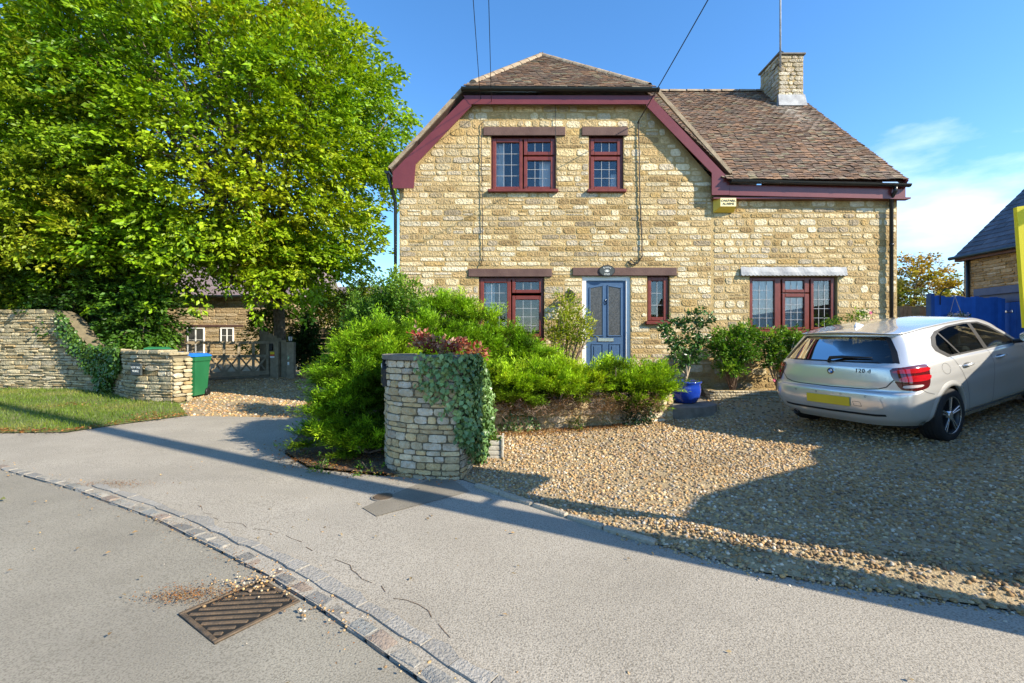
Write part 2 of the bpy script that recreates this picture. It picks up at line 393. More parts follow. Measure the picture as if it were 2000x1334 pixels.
M['planter'] = mk('planter_stone', (0.33, 0.30, 0.24), 0.9, (0.48, 0.45, 0.38), 18, bump=0.6, bscale=70)
M['sign_dark'] = mk('sign_slate', (0.045, 0.055, 0.055), 0.55, var=0.15, bump=0.1)
M['sign_text'] = mk('sign_text', (0.72, 0.74, 0.70), 0.6, var=0.02, bump=0)
M['alarm'] = mk('alarm_box', (0.72, 0.50, 0.06), 0.5, var=0.06, bump=0)
M['alarm_face'] = mk('alarm_face', (0.82, 0.70, 0.36), 0.5, var=0.03, bump=0)
M['ink'] = mk('ink', (0.03, 0.025, 0.02), 0.6, var=0.02, bump=0)
M['yellow'] = mk('yellow_board', (0.80, 0.68, 0.02), 0.5, var=0.03, bump=0)
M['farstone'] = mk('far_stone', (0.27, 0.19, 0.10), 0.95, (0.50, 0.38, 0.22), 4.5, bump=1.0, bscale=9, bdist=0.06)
# ------------------------------------------------------------------ ground, road, pavement, gravel
def big_ground():
    xs = np.array([-900, -300, -120, -60, -40]+list(np.arange(-30, 31, 1.0))+[40, 60, 120, 300, 900], float)
    ys = np.array([-300, -60, -20, -10]+list(np.arange(-6, 31, 1.0))+[40, 60, 120, 300, 1200], float)
    X, Y = np.meshgrid(xs, ys, indexing='ij')
    Z = hz(np.clip(X, -40, 40), np.clip(Y, -20, 40), False)-0.09
    v = np.stack([X, Y, Z], -1).reshape(-1, 3); n = len(ys)
    f = np.array([(i*n+j, (i+1)*n+j, (i+1)*n+j+1, i*n+j+1) for i in range(len(xs)-1) for j in range(n-1)])
    o = obj('ground', mesh_data('ground', v, f, True, None, [M['ground']])); o['kind'] = 'structure'
big_ground()
def far_hills():
    n = 180; v = []; f = []
    for k, (r, h) in enumerate(((70, 0), (110, 1), (170, .8), (260, 1.6))):
        for i in range(n):
            th = 2*math.pi*i/n; hh = h*(5.0+2.2*math.sin(th*7+k)+1.6*math.sin(th*19+2*k)+1.2*math.sin(th*41))
            v.append((r*math.cos(th), r*math.sin(th), hh if h else -.2))
    f = [(k*n+i, k*n+(i+1) % n, (k+1)*n+(i+1) % n, (k+1)*n+i) for k in range(3) for i in range(n)]
    o = obj('hills', mesh_data('hills', v, f, False, None, [mk('hill', (.035, .065, .015), .95, (.09, .12, .03), .25, bump=1.0, bscale=.6, bdist=1.0)])); o['kind'] = 'structure'
far_hills()
SETT = [(-26, 14.2), (-12, 8.0), (-5.81, 5.17), (-4.28, 4.47), (-2.97, 3.78), (-2.05, 3.19), (-1.54, 2.85), (-1.07, 2.50), (-0.68, 2.19), (-0.40, 1.96), (-0.02, 1.68), (0.7, 1.30), (3.0, 0.2), (9, -2.2), (30, -10)]
VERGE = [(-26, 16.5), (-14.0, 9.5), (-10.5, 7.6), (-7.89, 7.0), (-6.9, 7.05), (-6.62, 7.65), (-6.05, 8.5)]
BED = [(-3.7, 8.25), (-3.2, 6.9), (-2.9, 5.8), (-2.3, 5.16), (-1.67, 4.96), (-1.3, 4.87), (-0.5, 4.70)]
GEDGE = [(0.8, 3.41), (1.58, 2.83), (2.72, 2.42), (6, 1.3), (12, -0.7), (30, -6)]
sheet('road', SETT+[(30, -14), (-30, -14), (-30, 14)], 0.0, M['asphalt_road'], 0.6, berm=False)
sheet('pavement', SETT+GEDGE[::-1]+BED[::-1]+VERGE[::-1], 0.02, M['asphalt_path'], 0.35, berm=False)
G_RIGHT = [(-0.5, 4.70)]+GEDGE+[(30, 20), (7.8, 20), (7.8, 9.1), (2.2, 9.1), (2.2, 7.4), (-0.3, 6.75), (-0.42, 5.6)]
sheet('gravel_forecourt', G_RIGHT, 0.025, M['gravel_bed'], 0.25)
G_LEFT = [VERGE[-1]]+[BED[0], (-3.6, 11), (-4.2, 17), (-16, 26), (-24, 22), (-10.5, 13.0), (-8.2, 11.2), (-7.3, 10.3), (-7.0, 9.6)]
sheet('gravel_driveway', G_LEFT, 0.02, M['gravel_bed'], 0.5)
V_POLY = [(-34, 19.5)]+VERGE+[(-7.0, 9.6), (-7.3, 10.3), (-8.2, 11.2), (-10.5, 13.0), (-34, 22)]
sheet('grass_verge', V_POLY, 0.03, M['turf'], 0.5)
sheet('planting_bed', BED[:-1]+[(-0.55, 4.78), (-0.35, 5.6), (-0.2, 6.8), (2.3, 7.4), (2.3, 8.95), (-2.6, 8.95), (-3.7, 9.6)], 0.05, M['soil'], 0.4)
# darker patch of newer tarmac and small round cover in the pavement
def GP(px, py, z): d = F*(EYE-z)/(py-667); return ((px-1000)/F*d, d)
sheet('tarmac_patch', [GP(708, 993, .05), GP(755, 972, .05), GP(800, 953, .05), GP(868, 931, .05), GP(897, 948, .05), GP(918, 962, .05), GP(830, 985, .05), GP(735, 1010, .05)], 0.026, M['asphalt_patch'], 0.3, berm=False)

def rot_mats(n, tilt=0.4):
    a = rng.uniform(0, 2*np.pi, n); t = rng.normal(0, tilt, (n, 2))
    ca, sa = np.cos(a), np.sin(a)
    Rz = np.zeros((n, 3, 3)); Rz[:, 0, 0] = ca; Rz[:, 0, 1] = -sa; Rz[:, 1, 0] = sa; Rz[:, 1, 1] = ca; Rz[:, 2, 2] = 1
    Rx = np.zeros((n, 3, 3)); Rx[:, 0, 0] = 1; Rx[:, 1, 1] = np.cos(t[:, 0]); Rx[:, 1, 2] = -np.sin(t[:, 0]); Rx[:, 2, 1] = np.sin(t[:, 0]); Rx[:, 2, 2] = np.cos(t[:, 0])
    return Rx @ Rz
def ico():
    p = (1+5**.5)/2
    v = np.array([(-1, p, 0), (1, p, 0), (-1, -p, 0), (1, -p, 0), (0, -1, p), (0, 1, p), (0, -1, -p), (0, 1, -p), (p, 0, -1), (p, 0, 1), (-p, 0, -1), (-p, 0, 1)], float)
    v /= np.linalg.norm(v[0])
    f = np.array([(0, 11, 5), (0, 5, 1), (0, 1, 7), (0, 7, 10), (0, 10, 11), (1, 5, 9), (5, 11, 4), (11, 10, 2), (10, 7, 6), (7, 1, 8), (3, 9, 4), (3, 4, 2), (3, 2, 6), (3, 6, 8), (3, 8, 9), (4, 9, 5), (2, 4, 11), (6, 2, 10), (8, 6, 7), (9, 8, 1)])
    return v, f
ICV, ICF = ico()
PEB = np.array([(.50, .35, .17), (.55, .42, .23), (.40, .26, .12), (.58, .49, .33), (.30, .21, .12), (.44, .33, .20), (.62, .57, .48), (.24, .18, .13), (.38, .35, .31), (.52, .33, .14), (.48, .36, .18), (.36, .25, .13)])*np.array([.90, .83, .74])
def pebbles(name, pts, rad, flat=0.62, pal=PEB, parent=None, lift=0.3, label=None, cat=None):
    n = len(pts); rad = np.asarray(rad).reshape(-1, 1, 1)
    s = np.stack([rng.uniform(.85, 1.35, n), rng.uniform(.7, 1.0, n), np.full(n, flat)*rng.uniform(.8, 1.3, n)], -1)[:, None, :]
    v = ICV[None]*rng.uniform(.86, 1.14, (n, 12, 1))*s
    v = np.einsum('nij,nkj->nki', rot_mats(n), v)*rad
    v[:, :, :] += pts[:, None, :]; v[:, :, 2] += (rad[:, :, 0]*flat*lift)
    f = (ICF[None]+(np.arange(n)*12)[:, None, None]).reshape(-1, 3)
    c = pal[rng.integers(0, len(pal), n)]*rng.uniform(.7, 1.2, (n, 1))
    c = c*(1+.16*np.sin(pts[:, :1]*2.3+1.3*np.sin(pts[:, 1:2]*1.9))*np.sin(pts[:, 1:2]*2.7+.8))
    t = np.repeat(c[:, None], 12, 1).reshape(-1, 3)
    o = obj(name, mesh_data(name, v.reshape(-1, 3), f, True, t, [M['pebble']]), parent)
    o['kind'] = 'stuff'
    return tag(o, label, cat)
def scatter(poly, dens, off=0.0, extra=None):
    xs = [p[0] for p in poly]; ys = [p[1] for p in poly]
    A = (max(xs)-min(xs))*(max(ys)-min(ys)); n = int(A*dens)
    x = rng.uniform(min(xs), max(xs), n); y = rng.uniform(min(ys), max(ys), n)
    k = in_poly(x, y, poly)
    k &= rng.uniform(size=n) < .80+.35*np.sin(x*1.9+2*np.sin(y*1.3))*np.sin(y*2.2+1.1)
    if extra is not None: k &= extra(x, y)
    x, y = x[k], y[k]
    return np.stack([x, y, hz(x, y)+off], -1)
vis = lambda x, y: (np.abs(x) < 1.14*y+0.25)
bands = [(0, 3.6, 1900, .0122), (3.6, 5.2, 1500, .0132), (5.2, 7.2, 900, .0165), (7.2, 9.4, 380, .020)]
pp, rr = [], []
for a, b, dn, r in bands:
    p = scatter([q for q in G_RIGHT if q[0] < 12]+[(12, 9)], dn, 0.025, lambda x, y: vis(x, y) & (y >= a) & (y < b)) if False else scatter(
        [(-0.45, 4.68), (0.8, 3.38), (1.58, 2.80), (2.72, 2.40), (6, 1.3), (9, .4), (9.5, 9.2), (2.3, 9.1), (2.3, 7.4), (-0.3, 6.72), (-0.42, 5.6)], dn, 0.025,
        lambda x, y: vis(x, y) & (y >= a) & (y < b))
    pp.append(p); rr.append(r*rng.uniform(.6, 1.45, len(p)))
pebbles('gravel', np.concatenate(pp), np.concatenate(rr), label='loose golden brown gravel covering the forecourt in front of the house', cat='gravel')
p = scatter([(-6.05, 8.5), (-3.7, 8.25), (-3.6, 11), (-4.2, 17), (-11, 16), (-8.2, 11.2), (-7.0, 9.6)], 170, 0.02, lambda x, y: (x < -0.44*y))
pebbles('gravel', p, .024*rng.uniform(.6, 1.4, len(p)), pal=PEB*np.array([1.05, 1.0, .95]), label='pale gravel on the driveway before the wooden gate', cat='gravel')
# spilt stones and grit along the kerb, round the drain and on the pavement edge
spill = []
for i in range(1, len(SETT)-4):
    a, b = np.array(SETT[i]), np.array(SETT[i+1]); L_ = np.linalg.norm(b-a)
    n = int(L_*(55 if -3 < a[0] < 0 else 10))
    t = rng.uniform(0, 1, n); q = a+(b-a)*t[:, None]
    nrm = np.array([-(b-a)[1], (b-a)[0]])/L_
    if nrm[1] < 0: nrm = -nrm
    o_ = np.where(rng.uniform(size=n) < .6, rng.normal(.135, .02, n), rng.normal(-.02, .03, n))
    spill.append(q+nrm*o_[:, None])
spill.append(np.array([-1.56, 2.76])+rng.normal(0, [.13, .08], (110, 2)))
spill.append(np.array([-1.0, 2.42])+rng.normal(0, [.10, .05], (18, 2)))
for i in range(len(GEDGE)-3):
    a, b = np.array(GEDGE[i]), np.array(GEDGE[i+1]); n = 160
    spill.append(a+(b-a)*rng.uniform(0, 1, (n, 1))+np.array([0, -1])*np.abs(rng.normal(0, .06, (n, 1))))
spill.append(np.stack([rng.uniform(-5, 2.5, 60), rng.uniform(1.6, 6, 60)], -1))
sp = np.concatenate(spill); z = hz(sp[:, 0], sp[:, 1])+0.018
pebbles('gravel', np.column_stack([sp, z]), .0085*rng.uniform(.4, 1.35, len(sp)), label='stray stones spilt along the sett kerb and pavement edge', cat='gravel')

# kerb of worn stone setts along the road, edging stones along the gravel
kerb = thing('kerb', None, None); kerb['kind'] = 'structure'
GREY = [(.25, .235, .205), (.29, .275, .24), (.21, .20, .18), (.31, .29, .25), (.27, .215, .17), (.23, .23, .21)]
def polyline_walk(pts, s):
    pts = [np.array(p, float) for p in pts]; i = 0; pos = pts[0].copy()
    seg = pts[1]-pts[0]; ln = np.linalg.norm(seg); t = 0
    while True:
        d = s() ; start = pts[i]+(pts[i+1]-pts[i])*t/ln
        rem = d
        while rem > ln-t:
            rem -= ln-t; i += 1; t = 0
            if i >= len(pts)-1: return
            ln = np.linalg.norm(pts[i+1]-pts[i])
        t += rem; end = pts[i]+(pts[i+1]-pts[i])*t/ln
        yield start, end
nset = 0
for a, b in polyline_walk(SETT[1:12], lambda: U(.15, .24)):
    d = b-a; ln = np.linalg.norm(d); d /= ln; nr = np.array([-d[1], d[0]])
    if nr[1] < 0: nr = -nr
    c = (a+b)/2+nr*.045
    if abs(c[0]) > 1.25*c[1]: continue
    mb = MB(); ct = GREY[RNG.randrange(6)]; k = U(.8, 1.15)
    z0 = hzf(c[0], c[1]); tw = U(-.06, .06)
    dd = Vector((d[0]*math.cos(tw)-d[1]*math.sin(tw), d[0]*math.sin(tw)+d[1]*math.cos(tw), U(-.03, .03)))
    up = Vector((U(-.07, .07), U(-.07, .07), 1)); n3 = up.cross(dd)
    hgt = .024+U(-.007, .007)
    mb.obox((c[0], c[1], z0+hgt-.06), dd, n3, up, ln*U(.86, .96), .092*U(.9, 1.1), .12, tuple(x*k for x in ct), .013)
    # uneven wear on the top
    mb.v = [(x+U(-.006, .006), y+U(-.006, .006), zz+U(-.005, .005)) for x, y, zz in mb.v]
    mb.build('sett', M['sett'], kerb, auto=40, loc=(c[0], c[1], z0)); nset += 1
edging = thing('edging', None, None); edging['kind'] = 'structure'
for a, b in polyline_walk([(-0.36, 4.52), (0.8, 3.41), (1.25, 3.06)], lambda: U(.28, .42)):
    d = b-a; ln = np.linalg.norm(d); d /= ln; c = (a+b)/2; z0 = hzf(*c)
    MB().obox((c[0], c[1], z0+.0), (d[0], d[1], U(-.02, .02)), (-d[1], d[0], 0), (0, 0, 1), ln*.97, .06, .10+U(-.01, .02), (.42, .36, .27), .012).build('edging_stone', M['sett'], edging, auto=40, loc=(c[0], c[1], z0))
# strip of broken old tarmac beside the kerb: close pieces with open joints
fl = MB(); prev = None
for a, b in polyline_walk(SETT[3:11], lambda: U(.13, .30)):
    d = Vector((b[0]-a[0], b[1]-a[1], 0)).normalized(); nr = Vector((-d.y, d.x, 0))
    if nr.y < 0: nr = -nr
    A_, B_ = Vector((*a, 0)), Vector((*b, 0)); o1 = .118+U(-.012, .012); o2 = o1+U(.045, .095)
    q0 = (A_+nr*o1+d*.006, A_+nr*o2+d*.006) if prev is None else (prev[0]+d*.009, prev[1]+d*.009)
    q1 = (B_+nr*o1, B_+nr*(o2+U(-.03, .03))); prev = q1
    m0 = (q0[1]+q1[1])/2+nr*U(-.015, .03); hh = U(.002, .010); g = U(.28, .36)
    pl = [q0[0], (q0[0]+q1[0])/2+nr*U(-.012, .012), q1[0], q1[1], m0, q0[1]]
    fl.prism([(p.x, p.y, hzf(p.x, p.y)+.018) for p in pl], (0, 0, .008+hh), (g, g*.94, g*.83))
fo = fl.build('tarmac_flake', M['sett']); fo['kind'] = 'structure'
# cracks wandering through the pavement next to it
ck = MB()
for q in range(1):
    pts_ = []; off = .30+.05*q
    for a, b in polyline_walk(SETT[4:10], lambda: U(.05, .10)):
        d = Vector((b[0]-a[0], b[1]-a[1], 0)).normalized(); nr = Vector((-d.y, d.x, 0))
        if nr.y < 0: nr = -nr
        off += U(-.035, .035); off = min(max(off, .26), .46); pts_.append(Vector((*a, 0))+nr*off)
    k0 = q*5
    for p, r_ in zip(pts_[k0:], pts_[k0+1:]):
        if RNG.random() < .40: continue
        d = (r_-p).normalized(); n_ = Vector((-d.y, d.x, 0))*U(.0012, .0028)
        ck.add([(w.x, w.y, hzf(w.x, w.y)+.0225) for w in (p-n_, r_-n_, r_+n_, p+n_)], [(0, 1, 2, 3)])
ck.build('crack', M['soil'])['kind'] = 'structure'

# drain grate set in the road
gc = Vector((-1.41, 2.335, 0)); ga = Vector((0.80, -0.60, 0)).normalized(); gb = Vector((0.60, 0.80, 0)).normalized()
# corners taken from the photograph at road level
gq = [Vector((*GP(352, 1193, 0), 0)), Vector((*GP(418, 1257, 0), 0)), Vector((*GP(588, 1195, 0), 0)), Vector((*GP(515, 1157, 0), 0))]
gc = sum(gq, Vector())/4; ga = ((gq[1]-gq[0])+(gq[2]-gq[3])).normalized(); gb = Vector((-ga.y, ga.x, 0))
LA, LB = .43, .44; zg = hzf(gc.x, gc.y)
grate = thing('drain_grate', 'rusty iron drain grate with slanting bars set in the road by the kerb', 'drain grate', tuple(gc))
Z3 = Vector((0, 0, 1)); gz = Vector((gc.x, gc.y, zg))
MB().obox(gz+Z3*.003, ga, gb, Z3, LA, LB, .004).build('pit_shade', M['grate_dark'], grate)  # flat black sheet standing in for the shade below the bars
mb = MB()
for s in (-1, 1):
    mb.obox(gz+ga*(s*(LA/2-.012))+Z3*.004, ga, gb, Z3, .024, LB, .016, bev=.004)
    mb.obox(gz+gb*(s*(LB/2-.012))+Z3*.0045, ga, gb, Z3, LA-.05, .024, .015, bev=.004)
mb.build('frame', M['iron'], grate)
sd = Vector((.995, .10, 0)).normalized(); sn = Vector((-sd.y, sd.x, 0))
for k in range(-5, 6):
    o_ = k*.046; hl = .30-abs(o_)*.55
    c = gz+sn*o_
    # clip bars to the inner frame
    pts = []
    t0, t1 = -1e9, 1e9
    for ax, half in ((ga, LA/2-.05), (gb, LB/2-.03)):
        p0 = (c-gz).dot(ax); dv = sd.dot(ax)
        lo, hi = sorted(((-half-p0)/dv, (half-p0)/dv)); t0 = max(t0, lo); t1 = min(t1, hi)
    if t1-t0 > .04:
        MB().obox(c+sd*((t0+t1)/2)+Z3*.004, sd, sn, Z3, t1-t0, .022, .015, bev=.004).build('bar', M['iron'], grate)
# small round cover in the pavement
cc = Vector((*GP(748, 972, .05), 0)); cc.z = hzf(cc.x, cc.y)
cov = thing('access_cover', 'small round grey access cover set in the pavement near the stone pier', 'cover', tuple(cc))
MB().lathe(cc+Z3*.022, [(0.0, .008), (.085, .008), (.088, .004), (.088, -.01)], 28).build('plate', M['iron'], cov)
MB().lathe(cc+Z3*.022, [(.094, -.01), (.094, .007), (.108, .007), (.11, -.01)], 28).build('rim', M['concrete'], cov)

# ------------------------------------------------------------------ stone walls
def lay(u0, u1, z0, z1, hmin, hmax, lmin, lmax, holes=(), inside=None, gap=.02, split=.25, jit=.15):
    """stones in courses -> rectangles (ua, ub, za, zb)"""
    out = []; z = z0
    while z < z1-.03:
        h = min(U(hmin, hmax), z1-z)
        spans = [(u0, u1)]
        for (a, b, c, d) in holes:
            if c < z+h-.015 and d > z+.015:
                for lo_, hi_ in ((z, c), (d, z+h)):        # fill the part of the course above or below an opening
                    if .05 < hi_-lo_ < h:
                        uu = max(a, u0)
                        while uu < min(b, u1)-.05:
                            l_ = min(U(lmin, lmax), min(b, u1)-uu)
                            if l_ > .06 and not any(q is not (a, b, c, d) and q[0] < uu+l_-.02 and q[1] > uu+.02 and q[2] < hi_-.01 and q[3] > lo_+.01 for q in holes if q != (a, b, c, d)):
                                if not inside or all(inside(p, q) for p in (uu, uu+l_) for q in (lo_, hi_)): out.append((uu+gap/2, uu+l_-gap/2, lo_+gap/2, hi_-gap/2))
                            uu += l_
                ns = []
                for s, e in spans:
                    if b <= s or a >= e: ns.append((s, e))
                    else:
                        if a-s > .05: ns.append((s, a))
                        if e-b > .05: ns.append((b, e))
                spans = ns
        for s, e in spans:
            u = s
            while u < e-.03:
                l = U(lmin, lmax)*(1.25 if h < (hmin+hmax)/2 else 1)
                if e-(u+l) < lmin*.6: l = e-u
                rs = [(u, u+l, z, z+h)]
                if h > .12 and RNG.random() < split:
                    m = z+h*U(.4, .6); rs = [(u, u+l, z, m), (u, u+l, m, z+h)]
                for (a, b, c, d) in rs:
                    a2, b2, c2, d2 = a+gap/2, b-gap/2, c+gap/2, d-gap/2
                    if b2-a2 < .03 or d2-c2 < .02: continue
                    if inside and not all(inside(p, q) for p in (a, b) for q in (c, d)):
                        ok = False
                        for fa, fb in ((0, .7), (.3, 1), (0, .45), (.55, 1)):
                            x0, x1 = a+(b-a)*fa, a+(b-a)*fb
                            if all(inside(p, q) for p in (x0, x1) for q in (c, d)): ok = True; a2, b2 = x0+gap/2, x1-gap/2; break
                        if not ok:
                            for fz in (.65, .4):
                                dd_ = c+(d-c)*fz
                                if all(inside(p, q) for p in (a, b) for q in (c, dd_)): ok = True; d2 = dd_-gap/2; break
                        if not ok or b2-a2 < .05: continue
                    dz = U(-jit, jit)*gap*.6
                    out.append((a2, b2, c2+dz, d2+dz))
                u += l
        z += h
    return out
def stone_geo(r, mp, depth, rough=.3, rnd=.22):
    ua, ub, za, zb = r; lu, lz = ub-ua, zb-za; n, m = 4, 3
    cr = min(lu, lz)*rnd; v = []
    tilt = U(-.25, .25)*depth; tz = U(-.25, .25)*depth; dep = depth*U(.6, 1.3)
    for j in range(m):
        for i in range(n):
            fu, fz = i/(n-1), j/(m-1)
            u = ua+lu*fu; z = za+lz*fz
            eu = i in (0, n-1); ez = j in (0, m-1)
            if eu and ez:
                u += cr*U(.5, 1.3)*(1 if i == 0 else -1); z += cr*U(.3, 1.0)*(1 if j == 0 else -1)
            elif eu: u += U(-.1, .25)*cr*(1 if i == 0 else -1)
            elif ez: z += U(-.25, .35)*cr*(1 if j == 0 else -1); u += U(-.2, .2)*lu/4
            else: u += U(-.2, .2)*lu/3
            w = dep*(.80 if (eu or ez) else 1.0)*(1+U(-rough, rough))+tilt*(fu-.5)+tz*(fz-.5)
            v.append(mp(u, max(w, .004), z))
    ring = [0, 1, 2, 3, 7, 11, 10, 9, 8, 4]
    base = []
    for k in ring:
        i, j = k % 4, k//4; u = ua+lu*i/3; z = za+lz*j/2
        if i in (0, 3) and j in (0, 2): u += cr*.5*(1 if i == 0 else -1); z += cr*.4*(1 if j == 0 else -1)
        base.append(mp(u, -.012, z))
    f = [(j*4+i, j*4+i+1, (j+1)*4+i+1, (j+1)*4+i) for j in range(2) for i in range(3)]
    f += [(ring[(k+1) % 10], ring[k], 12+k, 12+(k+1) % 10) for k in range(10)]
    return v+base, f
def build_stones(rects, mp, depth, parent, mat, pal, maxn=300, key=None, rough=.3, rnd=.22, name='stone', sharp=32):
    """the largest maxn as parts of their own, the rest joined"""
    order = sorted(range(len(rects)), key=key or (lambda i: -(rects[i][1]-rects[i][0])*(rects[i][3]-rects[i][2])))
    rest = MB()
    for q, i in enumerate(order):
        v, f = stone_geo(rects[i], mp, depth, rough, rnd)
        k = U(.74, 1.14); c = pal[RNG.randrange(len(pal))]; t = tuple(min(1, x*k) for x in c)
        if q < maxn:
            loc = Vector(v[5]); mb = MB().add(v, f, t)
            mb.build(name, mat, parent, loc=loc, auto=sharp)
        else: rest.add(v, f, t)
    if rest.v:
        o = rest.build(name+'s_small', mat, parent, auto=sharp); o['kind'] = 'stuff'

def path_map(pts):
    """wall face along a ground polyline: u = distance, w = outwards (towards the viewer), z up"""
    pts = [Vector((*p, 0)) for p in pts]; ls = [0]
    for a, b in zip(pts, pts[1:]): ls.append(ls[-1]+(b-a).length)
    def mp(u, w, z):
        u_ = min(max(u, 0), ls[-1]-1e-6)
        i = max(k for k in range(len(ls)-1) if ls[k] <= u_+1e-9)
        d = (pts[i+1]-pts[i]); L_ = d.length; d = d/L_
        # smooth the normal over the joints
        def nrm(k):
            k = min(max(k, 0), len(pts)-2); e = (pts[k+1]-pts[k]).normalized(); return Vector((e.y, -e.x, 0))
        t = (u_-ls[i])/L_; n = nrm(i)
        if t > .5 and i < len(pts)-2: n = n.lerp(nrm(i+1), t-.5)
        elif t < .5 and i > 0: n = n.lerp(nrm(i-1), .5-t)
        n.normalize()
        p = pts[i]+d*(u-ls[i])+n*w
        return Vector((p.x, p.y, z))
    return mp, ls[-1]
LIAS = [(.62, .52, .35), (.70, .62, .46), (.55, .44, .27), (.66, .57, .40), (.58, .49, .35), (.74, .67, .53), (.50, .40, .24), (.60, .48, .28)]
HOUSE_PAL = [tuple(c*k for c, k in zip(q, (.93, .87, .73))) for q in [(.74, .65, .48), (.80, .73, .57), (.66, .55, .36), (.77, .68, .50), (.62, .51, .33), (.83, .77, .64), (.70, .60, .42), (.58, .46, .28), (.72, .62, .42), (.64, .56, .42), (.54, .41, .21), (.86, .82, .72), (.62, .58, .52), (.82, .76, .62), (.78, .72, .58), (.46, .35, .20), (.50, .44, .36), (.56, .43, .25)]]
GREYLIAS = [(.52, .47, .38), (.60, .55, .46), (.46, .40, .31), (.55, .47, .33), (.62, .58, .52), (.58, .47, .28), (.64, .55, .36), (.50, .46, .42)]
def wall_core(mb, mp, ln, z0f, z1f, thick, du=.25):
    n = max(2, int(ln/du)); 
    for i in range(n):
        a, b = ln*i/n, ln*(i+1)/n
        v = [mp(a, 0, z0f(a)), mp(b, 0, z0f(b)), mp(b, 0, z1f(b)), mp(a, 0, z1f(a)), mp(a, -thick, z0f(a)), mp(b, -thick, z0f(b)), mp(b, -thick, z1f(b)), mp(a, -thick, z1f(a))]
        f = [(0, 1, 2, 3), (5, 4, 7, 6), (3, 2, 6, 7)]
        if i == 0: f.append((4, 0, 3, 7))
        if i == n-1: f.append((1, 5, 6, 2))
        mb.add(v, f)
    return mb
# ------------------------------------------------------------------ the house
house = thing('stone_house', 'two storey yellow stone house with a half hipped gable and brown tiled roof', 'house', (2.5, HY, .45))
XL, XM, XR = FX(780), FX(1391), FX(1752)
ZB = 0.1
gable = [(XL, ZB), (XR, ZB), (XR, FZ(383)), (XM+.02, FZ(383)), (XM+.02, FZ(352)), (FX(1264), FZ(205)), (FX(919), FZ(205)), (FX(774), FZ(352)), (XL, FZ(352))]
HOLES = {}
def hole(n, a, b, c, d): HOLES[n] = (FX(a), FX(b), FZ(d), FZ(c))
hole('uw', 959, 1086, 266, 371); hole('us', 1150, 1218, 266, 371); hole('lw', 935, 1063, 541, 662)
hole('door', 1137, 1232, 539, 760); hole('side', 1264, 1308, 539, 629); hole('bay', 1464, 1636, 540, 648)
def wall_front():
    us = sorted({round(p[0], 4) for p in gable} | {h[i] for h in HOLES.values() for i in (0, 1)} | set(steps(XL, XR, 1.0)))
    vs = sorted({ZB, 8.0} | {h[i] for h in HOLES.values() for i in (2, 3)} | set(steps(ZB, 7.0, 1.0)))
    V, Fc = grid_clip(gable, us, vs)
    keep = []
    for f in Fc:
        cu = sum(V[i][0] for i in f)/len(f); cv = sum(V[i][1] for i in f)/len(f)
        if not any(h[0] < cu < h[1] and h[2] < cv < h[3] for h in HOLES.values()): keep.append(f)
    mb = MB(); mb.add([(p[0], HY, p[1]) for p in V], keep)
    for (a, b, c, d) in HOLES.values():
        D = .14
        mb.add([(a, HY, c), (a, HY+D, c), (a, HY+D, d), (a, HY, d)], [(0, 1, 2, 3)])
        mb.add([(b, HY, c), (b, HY, d), (b, HY+D, d), (b, HY+D, c)], [(0, 1, 2, 3)])
        mb.add([(a, HY, d), (a, HY+D, d), (b, HY+D, d), (b, HY, d)], [(0, 1, 2, 3)])
        mb.add([(a, HY, c), (b, HY, c), (b, HY+D, c), (a, HY+D, c)], [(0, 1, 2, 3)])
    # flanks and back
    for x, s in ((XL, -1), (XR, 1)):
        zt = FZ(352) if s < 0 else FZ(383)
        mb.add([(x, HY, ZB), (x, 15.6, ZB), (x, 15.6, zt), (x, HY, zt)], [(0, 1, 2, 3)])
    mb.add([(XR, HY, FZ(383)), (XR, 15.6, FZ(383)), (XR, 12.3, 8.1)], [(0, 1, 2)])
    mb.add([(XL, 15.6, ZB), (XR, 15.6, ZB), (XR, 15.6, 4.6), (XL, 15.6, 4.6)], [(0, 1, 2, 3)])
    return mb.build('wall', M['mortar'], house)
wall = wall_front()
def edge_ok(u, z):
    if z > FZ(356) and u < FX(919): return (z-FZ(352)) < (u-FX(776))*1.01
    if z > FZ(356) and u > FX(1264): return u < FX(1264)+(FZ(207)-z)*0.86 and u < XM
    if z > FZ(207): return False
    return True
lint = {'a': (944, 1104, 249, 266), 'b': (1136, 1226, 249, 266), 'c': (915, 1078, 525, 541), 'd': (1118, 1321, 523, 539)}
skip = list(HOLES.values())+[(FX(a)-.01, FX(b)+.01, FZ(d)-.005, FZ(c)+.008) for a, b, c, d in lint.values()]+[(FX(1445), FX(1652), FZ(541), FZ(522))]
r1 = lay(XL+.01, XM-.01, 0.42, FZ(207), .085, .165, .13, .42, skip, edge_ok, .022, .16)
r2 = lay(XM+.02, XR, 0.42, FZ(388), .10, .17, .14, .36, skip, None, .03, .10)
# the photograph shows the ones above the planting: the hidden ones lower down go with the small ones
allr = [r for r in r1+r2 if r[3] > .45]
rel = lambda i: -(allr[i][1]-allr[i][0])*(allr[i][3]-allr[i][2])*(1.0 if allr[i][2] > 1.6 else .3)
build_stones(allr, lambda u, w, z: Vector((u, HY-w, z)), .008, wall, M['stone'], HOUSE_PAL, 300, rel, .55, .16)
# quoins seen on the right flank
# lintels
for a, b, c, d in lint.values():
    MB().box((FX(a), HY-.035, FZ(d)), (FX(b), HY+.10, FZ(c)), bev=.008).build('lintel', M['lintel'], house)

